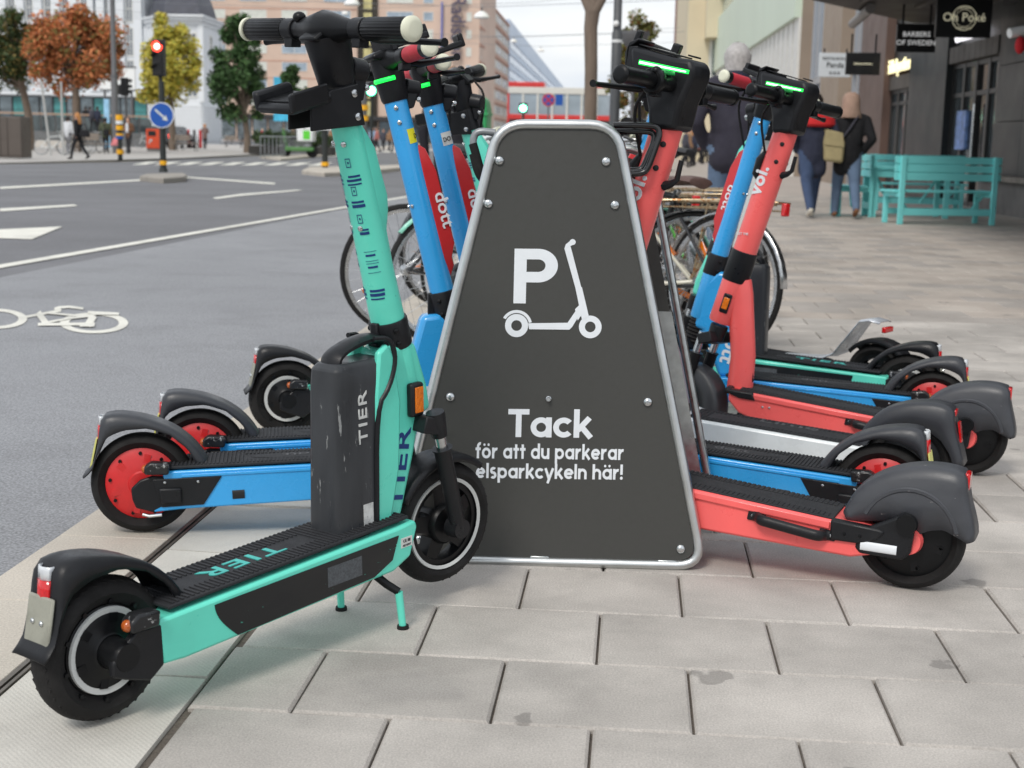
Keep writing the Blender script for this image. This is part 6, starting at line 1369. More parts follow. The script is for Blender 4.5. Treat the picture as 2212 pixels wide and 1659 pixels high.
# orange bin, cabinet, benches, railing
b = G(336, 327); Yp = b.y; s_ = Yp / CF; t = thing('litter_bin', 'orange red litter bin with white emblem on the plaza', 'bin', (b.x, b.y, 0)); ORG = mat('orange_enamel', srgb(226, 84, 48), .4, 0, .06, 3)
q = MB(); q.box(-16 * s_, 14 * s_, -.35, .35, .16, 49 * s_); ob('body', q, ORG, t, bevel=.04); q = MB(); q.box(-15 * s_, 13 * s_, -.3, .3, 0, .16); ob('base', q, mat('grey_base', srgb(120, 118, 116), .7), t); q = MB(); q.box(-16.5 * s_, 14.5 * s_, -.38, .38, 49 * s_, 51 * s_); ob('lid', q, GPOLE, t, bevel=.02)
q = MB(); q.box(-11 * s_, 6 * s_, -.37, -.34, 33 * s_, 44 * s_); ob('opening', q, SBLK, t, bevel=.02)
q = MB(); q.tube([(-6 * s_ + 3 * s_ * math.cos(i * .7), -.36, 21 * s_ + 5 * s_ * math.sin(i * 1.1)) for i in range(9)], .03, 6); ob('emblem', q, SWH, t)
b = G(14, 343); Yp = b.y; t = thing('utility_cabinet', 'brown grey metal street cabinet at the left edge', 'cabinet', (b.x, b.y, 0)); s_ = Yp / CF; CAB = mat('brown_grey_metal', srgb(92, 84, 78), .5, .2, .08, 2)
q = MB(); q.box(-40 * s_, 37 * s_, 0, .8, .04, 92 * s_); ob('body', q, CAB, t, bevel=.02)
for x0, x1 in ((-39, -12), (-11, 5), (6, 36)): q = MB(); q.box(x0 * s_, x1 * s_, -.03, 0, .12, 90 * s_); ob('door', q, CAB, t, bevel=.01)
WOODG = mat('weathered_wood', srgb(132, 122, 112), .7, 0, .15, 6)
def plaza_bench(px, py, lab, flip=1):
    b = G(px, py); t = thing('bench', lab, 'bench', (b.x, b.y, 0), group='plaza benches')
    for k in range(3): q = MB(); q.box(-.75, .75, -.25 + k * .17, -.10 + k * .17, .43, .47); ob('seat_slat', q, WOODG, t)
    for k in range(2): q = MB(); q.box(-.75, .15, .27, .31, .60 + k * .17, .75 + k * .17); ob('back_slat', q, WOODG, t)
    for s in (-1, 1): q = MB(); q.tube([(s * .6, -.22, 0), (s * .6, -.2, .43), (s * .6, .25, .43), (s * .6, .27, 0)], .025, 6); q.tube([(s * .6, .25, .43), (s * .6, .3, .92)], .02, 6); ob('leg', q, DARK, t)
    return t
plaza_bench(402, 326, 'plaza bench right of the orange bin'); plaza_bench(505, 319, 'plaza bench in front of the row of parked bikes'); plaza_bench(203, 331, 'plaza bench behind the woman with long hair')
RAILM = mat('grey_railing', srgb(146, 150, 154), .4, .4, .06, 8)
pts = [G(563, 343), G(606, 341), G(700, 333), G(790, 322), G(920, 303)]
t = thing('railing', 'grey steel pedestrian railing along the median', 'railing', tuple(pts[0])); o0 = pts[0]
hz = [38 / CF * p.y * 1.0 for p in pts]; H_ = .95
for z_ in (.95, .12): q = MB(); q.tube([tuple(p - o0 + Vector((0, 0, z_))) for p in pts], .03, 8); ob('rail', q, RAILM, t)
pk_ = None
for a_, e_ in zip(pts, pts[1:]):
    n_ = max(2, int((e_ - a_).length / .75))
    for i in range(n_):
        p = a_.lerp(e_, i / n_) - o0
        if pk_ is None: q = MB(); q.tube([(0, 0, 0), (0, 0, .95)], .022, 6); pk_ = ob('picket', q, RAILM, t)
        else: c_ = pk_.copy(); col.objects.link(c_); c_.parent = t; c_.location = tuple(p)
# balustrade and ramp behind the tree row on the left
a_, e_ = at(-40, 300, 92), at(330, 300, 100); a_.z = e_.z = 0; t = thing('balustrade', 'dark glass balustrade with pale handrail along the plaza ramp', 'railing', tuple(a_)); v_ = e_ - a_; Lr = v_.length; d_ = v_.normalized(); Mb = Matrix(((d_.x, -d_.y, 0, 0), (d_.y, d_.x, 0, 0), (0, 0, 1, 0), (0, 0, 0, 1)))
for k in range(12): q = MB(); q.box(Lr * k / 12 + .05, Lr * (k + 1) / 12 - .05, -.03, .03, 1.0, 2.0, 0, Mb); ob('panel', q, GLASSD, t); q = MB(); q.box(Lr * k / 12 - .05, Lr * k / 12 + .05, -.06, .06, .9, 2.1, 0, Mb); ob('post', q, GPOLE, t)
q = MB(); q.box(0, Lr, -.06, .06, 2.08, 2.2, 0, Mb); ob('handrail', q, mat('pale_pink_wood', srgb(190, 160, 140), .6), t)
q = MB(); q.box(0, Lr, -.1, 3, 0, .98, 0, Mb); ob('ramp_wall', q, mat('grey_ramp_concrete', srgb(128, 130, 132), .8, 0, .08, .6), t)
b = at(217, 300, 98); t = thing('low_wall', 'long pale stone seat wall in front of the ramp', 'wall', (b.x, 84, 0)); q = MB(); q.box(-6, 4, 0, .5, 0, .42); ob('seat_stone', q, mat('pale_stone', srgb(196, 190, 182), .8, 0, .06, 1), t, bevel=.03)
b = at(253, 168, 115); t = thing('billboard', 'white billboard behind the orange tree', 'billboard', (b.x, 115, 0)); s_ = 115 / CF; z0, z1 = at(253, 193, 115).z, at(253, 146, 115).z
q = MB(); q.box(-39 * s_, 39 * s_, 0, .3, z0, z1); ob('screen', q, SWH, t); q = MB(); q.box(-40 * s_, 40 * s_, -.05, .35, z1, z1 + .12); q.box(-40 * s_, 40 * s_, -.05, .35, z0 - .12, z0); ob('frame', q, GPOLE, t)
for s in (-1, 1): q = MB(); q.tube([(s * 30 * s_, .15, 0), (s * 30 * s_, .15, z0)], .1, 8); ob('post', q, GPOLE, t)
b = at(230, 255, 88); t = thing('information_pillar', 'slim light blue and white information pillar behind the people', 'pillar', (b.x, 88, 0)); q = MB(); q.box(-.17, .17, 0, .15, 0, at(230, 214, 88).z); ob('body', q, mat('light_blue_board', srgb(150, 196, 230), .4, 0, .3, 1.5), t, bevel=.03)
for px, py, lab in ((614, 182, 'light blue shop banner seen under the small green tree'), (614, 246, 'turquoise shop banner above the crowd')):
    b = at(px, py, 100); t = thing('shop_banner', lab, 'banner', (b.x, 100, b.z)); q = MB(); q.box(-.75, .75, -.04, .04, -.5, .5); ob('cloth', q, mat('light_blue_banner', srgb(70, 180, 220), .5, 0, .35, 1.4), t); q = MB(); q.tube([(.78, 0, -b.z), (.78, 0, .6)], .05, 6); ob('pole', q, GPOLE, t)
# white dome lamps hanging on wires over the street
WIRE = mat('dark_wire', srgb(120, 124, 130), .5)
LAMPW = mat('lamp_white', srgb(240, 240, 238), .4, 0, .02, 3)
for k, (px, py, Y, lab) in enumerate(((1040, 37, 72, 'white dome lamp hanging before the hotel corner'), (760, 9, 70, 'white dome lamp hanging above the grip'), (988, 99, 110, 'white dome lamp hanging below the vertical name sign'), (1109, 90, 95, 'white dome lamp hanging before the blue office block'), (1168, 110, 120, 'white dome lamp hanging furthest down the street'), (745, 30, 90, 'small white lamp with thin pole in front of the hotel'))):
    p = at(px, py, Y); t = thing('street_lamp', lab, 'street lamp', tuple(p), group='lamps hanging over the street'); s_ = Y / CF * (17 if k < 2 else 13) * (.6 if k > 2 else 1)
    q = MB(); q.lathe([(0, s_ * .75), (s_ * .25, s_ * .72), (s_ * .75, s_ * .42), (s_, 0), (s_ * .95, -s_ * .15), (0, -s_ * .2)], (0, 0, 0), 20, axis='z'); ob('shade', q, LAMPW, t); q = MB(); q.cyl((0, 0, s_ * .7), (0, 0, s_ * 1.2), s_ * .15, s_ * .1, 8); ob('cap', q, GPOLE, t)
    q = MB(); q.tube([(-40, 6, 3.2), (-16, 2, s_ * 1.2 + .5), (0, 0, s_ * 1.2), (12, -2, s_ * 1.2 + .4), (30, -4, 2.6)], .012, 4); ob('wire', q, WIRE, t)
b = at(1325, 320, 24); t = thing('lamp_mast', 'dark grey lamp mast standing right of the bare trunk', 'lamp post', (b.x, 24, 0)); q = MB(); zj = at(1325, 70, 24).z; q.tube([(0, 0, 0), (0, 0, zj), (0, 0, zj + .02), (0, 0, 6.5)], [.085, .085, .07, .065], 14); ob('pole', q, mat('dark_grey_mast', srgb(84, 86, 88), .5, .2, .1, 4), t)
q = MB(); q.cyl((0, 0, at(1325, 92, 24).z), (0, 0, at(1325, 86, 24).z), .09, .09, 14); ob('sticker', q, SWH, t); q = MB(); q.ball((-.02, -.09, at(1325, 52, 24).z), .05); ob('small_lamp', q, LAMPW, t)
b = at(1362, 320, 40); t = thing('street_lamp', 'grey cone shaded park lamp before the thin autumn tree', 'street lamp', (b.x, 40, 0)); zl = at(1362, 75, 40).z; s_ = 40 / CF; q = MB(); q.tube([(0, 0, 0), (0, 0, zl - .3)], .05, 8); ob('pole', q, GPOLE, t); q = MB(); q.lathe([(0, zl + .1), (31 * s_, zl + .09), (32 * s_, zl), (20 * s_, zl - .28), (8 * s_, zl - .45), (0, zl - .45)], (0, 0, 0), 22, axis='z'); ob('shade', q, GPOLE, t)
b = at(1185, 216, 70); t = thing('no_stopping_sign', 'round blue no stopping sign with red cross seen over the sign top', 'sign', (b.x, 70, 0)); q = MB(); q.tube([(0, 0, 0), (0, 0, b.z)], .04, 8); ob('pole', q, GPOLE, t); q = MB(); disc(q, (0, -.06, b.z), .31, -.02, .02); s_ = ob('plate', q, mat('sign_red_enamel', srgb(200, 34, 44), .4), t)
q = MB(); disc(q, (0, -.09, b.z), .25, -.004, .004); ob('sign_face', q, SBLU, s_); q = MB()
for a_ in (45, -45): M_ = Matrix.Translation((0, -.098 - (a_ > 0) * .004, b.z)) @ Matrix.Rotation(R(a_), 4, 'Y'); q.box(-.25, .25, -.002, .002, -.035, .035, 0, M_)
ob('cross', q, mat('sign_red_enamel', srgb(200, 34, 44)), s_); q = MB(); q.box(.34, .7, -.08, -.05, b.z - .25, b.z + .27); ob('parking_plate', q, SBLU, t)

# ---------------------------------------------------------------- hanging shop signs
def hang(lab, x0, y0, x1, y1, Y, board, lines, ink, cat='sign', name='hanging_sign'):
    a_, e_ = at(x0, y1, Y), at(x1, y0, Y); t = thing(name, lab, cat, ((a_.x + e_.x) / 2, Y, (a_.z + e_.z) / 2), group='shop signs under the arcade'); w_, h_ = (e_.x - a_.x) / 2, (e_.z - a_.z) / 2
    q = MB(); q.box(-w_, w_, 0, .1, -h_, h_); bd_ = ob('board', q, board, t, bevel=.01); q = MB()
    for s in (-1, 1): q.tube([(s * w_ * .7, .05, h_), (s * w_ * .7, .05, max(h_ + .02, 3.5 - t.location.z))], .02, 6)
    ob('hanger', q, DARK, t)
    for s_, sz, zz in lines: text(s_, sz * h_, (0, -.006, zz * h_), (1, 0, 0), (0, 0, 1), ink, 'lettering', bd_, .012)
    return t, bd_, w_, h_
SGNB = mat('black_sign_board', srgb(22, 22, 24), .35, 0, .05, 4)
CRML = mat('cream_letters', srgb(232, 226, 196), .5, emit=.25)
t, bd_, w_, h_ = hang('black square sign reading Oh Poke in a double ring', 2020, -2, 2146, 80, 24, SGNB, [('Oh Poké', .62, -.16)], CRML)
q = MB(); q.prism([(.62 * h_ * math.cos(i * .1745), .0 + .62 * h_ * math.sin(i * .1745)) for i in range(36)], 0, .001) if 0 else q.lathe([(.60 * h_, -.004), (.645 * h_, -.004)], (0, 0, 0), 40); q.lathe([(.44 * h_, -.004), (.465 * h_, -.004)], (0, 0, 0), 40); ob('ring', q, CRML, bd_, kind='stuff')
text('HAWAIIAN', .14 * h_, (0, -.006, .48 * h_), (1, 0, 0), (0, 0, 1), CRML, 'lettering', bd_, .01); text('STREET FOOD', .13 * h_, (0, -.006, -.56 * h_), (1, 0, 0), (0, 0, 1), CRML, 'lettering', bd_, .01)
hang('black sign reading BARBERS OF SWEDEN in two lines', 1935, 52, 2024, 112, 26.2, SGNB, [('BARBERS', .5, .1), ('OF SWEDEN', .5, -.5)], mat('sign_letter_white', srgb(236, 236, 236), .5, emit=.3))
hang('small black sign with one thin line of lettering', 1826, 114, 1903, 161, 33, SGNB, [('Sallad portionen', .26, -.08)], CRML)
hang('white restaurant sign with black lettering', 1768, 115, 1840, 166, 38, mat('white_sign_board', srgb(206, 212, 216), .4), [('RESTAURANG', .34, .42), ('Panda', .62, -.2), ('餐 馆', .3, -.75) if 0 else ('田 田 田', .26, -.76)], BLKPRT)
t = thing('awning_arm', 'white tube end of a folded awning at the right edge', 'awning', tuple(at(2196, 72, 17))); q = MB(); q.tube([(-.08, 0, 0), (.5, .2, .12)], .055, 12); ob('tube', q, SWH, t); q = MB(); q.ball((.05, 0, -.13), (.06, .06, .1)); ob('red_cloth', q, mat('red_cloth', srgb(190, 30, 40), .8), t)

# ---------------------------------------------------------------- turquoise benches and table
TQ = mat('chipped_turquoise_wood', srgb(126, 222, 222), .5, 0, .06, 3, .1, 60, wear=srgb(160, 130, 104), wsc=14, wlo=.73, dirt=.15, stretch=(.4, 1, 1))
def tq_bench(lab, x, y, rz, Lb=1.15, back=True, dz=0):
    t = thing('garden_bench', lab, 'bench', (x, y, 0), rz, 'turquoise outdoor furniture')
    for k, z_ in enumerate((.80, .69, .58)):
        if back: q = MB(); q.box(-Lb / 2 - .1, Lb / 2 + .1, .0, .025, z_, z_ + .095); ob('back_slat', q, TQ, t, bevel=.006)
    for s in (-1, 1):
        q = MB(); q.box(s * Lb / 2 - .035, s * Lb / 2 + .035, -.045, .0, 0, .90 if back else .42); ob('back_post', q, TQ, t, bevel=.005); q = MB(); q.box(s * Lb / 2 - .03, s * Lb / 2 + .03, .40, .46, 0, .42); ob('leg', q, TQ, t, bevel=.005)
        q = MB(); q.box(s * Lb / 2 - .025, s * Lb / 2 + .025, .0, .40, .36, .42); ob('bearer', q, TQ, t)
        q = MB(); q.tube([(s * (Lb / 2 - .03), .2, .38), (s * (Lb / 2 - .25), .2, .14)], .018, 6); ob('brace', q, TQ, t)
    for k in range(3): q = MB(); q.box(-Lb / 2 - .09, Lb / 2 + .09, .04 + k * .145, .17 + k * .145, .42, .45); ob('seat_slat', q, TQ, t, bevel=.005)
    q = MB(); q.box(-Lb / 2 + .035, Lb / 2 - .035, -.03, -.005, .12, .21); ob('stretcher', q, TQ, t, bevel=.004); q = MB(); q.box(-Lb / 2 + .035, Lb / 2 - .035, .42, .445, .12, .2); ob('stretcher', q, TQ, t, bevel=.004)
    return t
b1, b2 = G(1943, 485), G(2142, 487); bl_ = (b2 - b1).length
tq_bench('turquoise slatted bench turned away, nearest in front of the dark shop', (b1.x + b2.x) / 2, (b1.y + b2.y) / 2 + .05, math.atan2(b2.y - b1.y, b2.x - b1.x), bl_)
p = G(2000, 462); tq_bench('turquoise bench behind the nearest one, facing it across the table', p.x + .05, p.y + 1.25, R(178), bl_)
c1 = G(1890, 470); t = thing('garden_table', 'turquoise wooden table between two turquoise benches', 'table', (c1.x + .5, c1.y + .45, 0), R(2), 'turquoise outdoor furniture')
for k in range(5): q = MB(); q.box(-.62, .62, -.34 + k * .138, -.21 + k * .138, .70, .73); ob('table_slat', q, TQ, t, bevel=.005)
for sx1 in (-1, 1):
    for sy1 in (-1, 1): q = MB(); q.box(sx1 * .52 - .035, sx1 * .52 + .035, sy1 * .28 - .035, sy1 * .28 + .035, 0, .70); ob('leg', q, TQ, t)
    q = MB(); q.tube([(sx1 * .50, .0, .66), (sx1 * .2, .0, .2)], .02, 6); ob('brace', q, TQ, t)
q = MB(); q.box(-.5, .5, -.30, -.27, .58, .69); ob('apron', q, TQ, t)
p = G(1862, 470); tq_bench('turquoise chair like bench end left of the table behind the walkers', p.x + .1, p.y + .4, R(92), .5)

# ---------------------------------------------------------------- vehicles
CARG = mat('car_window', srgb(30, 34, 40), .06, 0, .1, 1, spec=.8)
def car(lab, x, y, h, paint, Lc=4.4, Wc=1.8, Hc=1.55, van=False, group=None, roofm=None, name='car', cat='car'):
    t = thing(name, lab, cat, (x, y, -.03), h, group); k = Wc / 2
    P = [(0, .28), (-.02, .75), (.06, .98), (.5 if not van else .12, Hc - .03), (.8 if not van else .35, Hc), (Lc * .60, Hc), (Lc * .76, 1.0), (Lc * .97, .82), (Lc, .5), (Lc - .05, .25)]
    def y_(z): return k * (1 - max(0, z - .85) * .22)
    q = MB(); n_ = len(P); vs = [(px, -y_(pz), pz) for px, pz in P] + [(px, y_(pz), pz) for px, pz in P]; q.add(vs, [tuple(range(n_)), tuple(range(2 * n_ - 1, n_ - 1, -1))] + [((i + 1) % n_, i, n_ + i, n_ + (i + 1) % n_) for i in range(n_)]); ob('body', q, paint, t, bevel=.06, seg=3)
    rx = (.06 + (.5 if not van else .12)) / 2
    q = MB(); x1, x2 = (.10, .47) if not van else (.045, .095); q.add([(x1 - .035, -k * .78, 1.02), (x1 - .035, k * .78, 1.02), (x2 - .03, k * .7, Hc - .1), (x2 - .03, -k * .7, Hc - .1), (x1 + .03, -k * .78, 1.02), (x1 + .03, k * .78, 1.02), (x2 + .03, k * .7, Hc - .1), (x2 + .03, -k * .7, Hc - .1)], [(0, 1, 2, 3), (7, 6, 5, 4), (0, 4, 5, 1), (3, 2, 6, 7), (1, 5, 6, 2), (0, 3, 7, 4)]); ob('rear_window', q, CARG, t)
    for s in (-1, 1):
        for xa_, xb_ in ((.75, 1.75), (1.85, 2.9)):
            q = MB(); zz0, zz1 = .98, Hc - .12; q.add([(xa_, s * (y_(zz0) + .005), zz0), (xb_, s * (y_(zz0) + .005), zz0), (xb_ - .05, s * (y_(zz1) + .012), zz1), (xa_ + .12, s * (y_(zz1) + .012), zz1), (xa_, s * (y_(zz0) - .04), zz0), (xb_, s * (y_(zz0) - .04), zz0), (xb_ - .05, s * (y_(zz1) - .04), zz1), (xa_ + .12, s * (y_(zz1) - .04), zz1)], [(0, 1, 2, 3), (7, 6, 5, 4), (0, 4, 5, 1), (3, 2, 6, 7), (1, 5, 6, 2), (0, 3, 7, 4)]); ob('side_window', q, CARG, t)
        q = MB(); q.box(-.035, .06, min(s * k * .97, s * k * .76), max(s * k * .97, s * k * .76), .72, 1.0); ob('tail_light', q, mat('lit_tail_light', (1, .05, .03), .3, emit=2.5), t, bevel=.02)
        for xw in (.8, Lc - .85):
            q = MB(); q.lathe([(.0, -.1), (.19, -.1), (.21, -.08), (.31, -.1), (.33, -.06), (.33, .06), (.31, .1), (0, .1)], (xw, s * (k - .09), .33), 22); wl = ob('wheel', q, RUBBER, t); q = MB(); q.lathe([(0, -.112), (.18, -.108), (.2, -.09), (.2, .09), (.18, .108), (0, .112)], (xw, s * (k - .09), .33), 18); ob('rim', q, ALU, wl)
    q = MB(); q.box(-.05, -.02, -.26, .26, .6, .72); ob('plate', q, YPLATE, t); q = MB(); q.box(-.08, .05, -k * .95, k * .95, .3, .5); ob('bumper', q, DARK, t, bevel=.03)
    if van: q = MB(); q.box(.1, .22, -.4, .4, Hc - .02, Hc + .04); ob('brake_lamp', q, mat('lit_tail_light', (1, .05, .03)), t, bevel=.02)
    return t
p = G(480, 292); car('white van waiting with red tail lights lit under the green tree', p.x + .9, 108, R(90 - 8), mat('white_car_paint', srgb(216, 222, 228), .25, 0, .02, 3, coat=.6), 4.6, 1.85, 1.75, True, name='van', cat='van')
p = at(305, 290, 95); car('black taxi behind the woman in the brown jacket', p.x + .9, 96, R(85), mat('black_car_paint', srgb(28, 29, 33), .22, 0, .02, 3, coat=.7))
for k, (px, Y, m_, lab) in enumerate(((1160, 150, 'white_car_paint', 'white car far down the street left of the trunk'), (1215, 120, 'black_car_paint', 'black car far down the street behind the handlebar'), (1090, 130, 'black_car_paint', 'dark car beyond the green container'))):
    p = at(px, 300, Y); car(lab, p.x + .9, Y, R(90), _mats[m_], group='cars far down the street')
# red double decker sightseeing bus
YB = 100.; a_, e_ = at(1096, 300, YB), at(1318, 300, YB); t = thing('tour_bus', 'red open top double decker bus crossing beyond the sign', 'bus', (a_.x, YB, -.03)); Lb_ = e_.x - a_.x; zt = at(1200, 180, YB).z
RB_ = mat('red_bus_paint', srgb(214, 50, 48), .3, 0, .03, 2, coat=.4)
q = MB(); q.box(0, Lb_, 0, 2.5, .35, 1.5); ob('body', q, RB_, t, bevel=.08); q = MB(); q.box(.02, Lb_ - .02, .05, 2.45, 1.5, 2.5); ob('lower_windows', q, CARG, t); q = MB(); q.box(0, Lb_, -.02, 2.52, 2.5, 2.85); ob('middle_band', q, RB_, t, bevel=.03)
q = MB(); q.box(.1, Lb_, .06, 2.44, 2.85, zt - .7); ob('upper_windows', q, GLASS, t); q = MB(); q.box(0, Lb_ * .96, -.03, 2.53, zt - .7, zt - .25); ob('white_band', q, FRAMEW, t, bevel=.03); q = MB(); q.box(0, Lb_ * .35, -.01, 2.5, zt - .25, zt + .1); ob('roof', q, RB_, t, bevel=.05); q = MB(); q.box(Lb_ * .8, Lb_, -.01, 2.5, zt - .25, zt + .1); ob('roof', q, RB_, t, bevel=.05)
for k in range(8): q = MB(); q.box(Lb_ * k / 7.02 - .05, Lb_ * k / 7.02 + .08, -.03, .1, 1.5, zt - .7); ob('window_post', q, RB_ if k in (0, 7) else FRAMEW, t)
for xw in (1.4, Lb_ - 1.6): q = MB(); q.cyl((xw, -.04, .45), (xw, .3, .45), .45, .45, 20); ob('wheel', q, RUBBER, t)
b = at(1008, 300, 30); t = thing('recycling_container', 'green rounded recycling container left of the sign top', 'container', (b.x, 30, 0)); zt = at(1008, 204, 30).z; GRC = mat('green_container_plastic', srgb(52, 156, 92), .45, 0, .05, 4)
q = MB(); q.prism([(-.42, .1), (.40, .1), (.42, zt - .3), (.38, zt - .1), (.26, zt), (-.30, zt), (-.42, zt - .1), (-.46, zt - .3)], 0, 1.0); ob('body', q, GRC, t, bevel=.04); q = MB(); q.box(-.46, .44, -.03, 1.03, zt - .42, zt - .36); ob('lid_rim', q, GRC, t); q = MB(); q.box(-.42, .42, .05, .95, 0, .1); ob('base', q, DARK, t)
# green cargo scooter with white box
b = at(645, 318, 66); t = thing('cargo_scooter', 'green delivery scooter with white cargo box behind the railing', 'scooter', (b.x, 66, 0))
q = MB(); q.box(-.6, .75, -.25, .25, .3, .5); ob('chassis', q, mat('dull_green_plastic', srgb(84, 132, 76), .5, 0, .1, 8), t, bevel=.05); q = MB(); q.box(.0, .75, -.35, .35, .75, 1.35); ob('cargo_box', q, SWH, t, bevel=.05); q = MB(); q.box(.3, .62, -.36, -.351, .85, 1.25); ob('box_print', q, GREENP, t)
q = MB(); q.tube([(-.55, 0, .4), (-.72, 0, 1.25)], .07, 10); q.tube([(-.72, -.35, 1.3), (-.72, .35, 1.3)], .025, 8); ob('steering_column', q, mat('dull_green_plastic', srgb(84, 132, 76)), t); q = MB(); q.box(-.35, .05, -.18, .18, .85, .95); ob('seat', q, SADB, t, bevel=.04)
for xw in (-.65, .65): q = MB(); q.lathe([(0, -.06), (.24, -.06), (.28, 0), (.24, .06), (0, .06)], (xw, 0, .28), 18); ob('wheel', q, RUBBER, t)

# ---------------------------------------------------------------- bicycles on the plaza
GP_ = 'bicycles parked on the plaza'
far0 = bike('white bicycle leaning on a pole right of the cabinet', WHITEP, SADB, None, False, fine=False, group=GP_); p = G(90, 334); put(far0, p.x, p.y, 0, 4)
far1 = bike('black bicycle tilted against a post left of the woman with long hair', BLKF, SADB, None, False, fine=False, group=GP_); p = G(138, 333); put(far1, p.x, p.y, 28, 22)
for px, py, lab, src, h_ in ((336, 322, 'white wheeled bicycle behind the orange bin', far0, 180), (372, 324, 'dark bicycle between orange bin and bench', far1, 70), (190, 330, 'dark bicycle just behind the woman with long hair', far1, 80)):
    c_ = copy_tree(src); p = G(px, py); put(c_, p.x, p.y, h_, 3); c_['label'] = lab
for k in range(9):
    c_ = copy_tree(far1 if k % 3 else far0); p = G(478 + k * 11, 312); put(c_, p.x, p.y + (k % 2) * 1.4, 75 + (k * 53) % 40, 4); c_['label'] = ('black' if k % 3 else 'white') + ' bicycle in the crowded row below the waiting white van'; c_['group'] = 'bicycles in the row below the white van'
for k in range(6):
    px = 368 + k * 13; p = at(px, 300, 100); t = thing('hire_bike_dock', ('red' if k % 2 else 'grey') + ' bicycle dock post in the row behind the bench', 'bike dock', (p.x, 100, 0), group='bicycle docks in a row'); q = MB(); q.box(-.09, .09, -.1, .1, 0, 1.3); ob('post', q, REDP if k % 2 else GPOLE, t, bevel=.03); q = MB(); q.lathe([(.28, -.02), (.33, 0), (.28, .02)], (.0, -.3, .34), 16, axis='x'); ob('wheel', q, RUBBER, t)
for px, lab in ((100, 'slim pale pole leaning beside the dark tree'), (127, 'slim pale pole upright beside the dark tree')):
    b = G(px + 10, 336); t = thing('slim_pole', lab, 'pole', (b.x, b.y, 0)); q = MB(); q.tube([(0, 0, 0), (-.3 if px == 100 else 0, 0, 3.0)], .05, 8); ob('shaft', q, mat('pale_pole', srgb(176, 176, 174), .5), t)
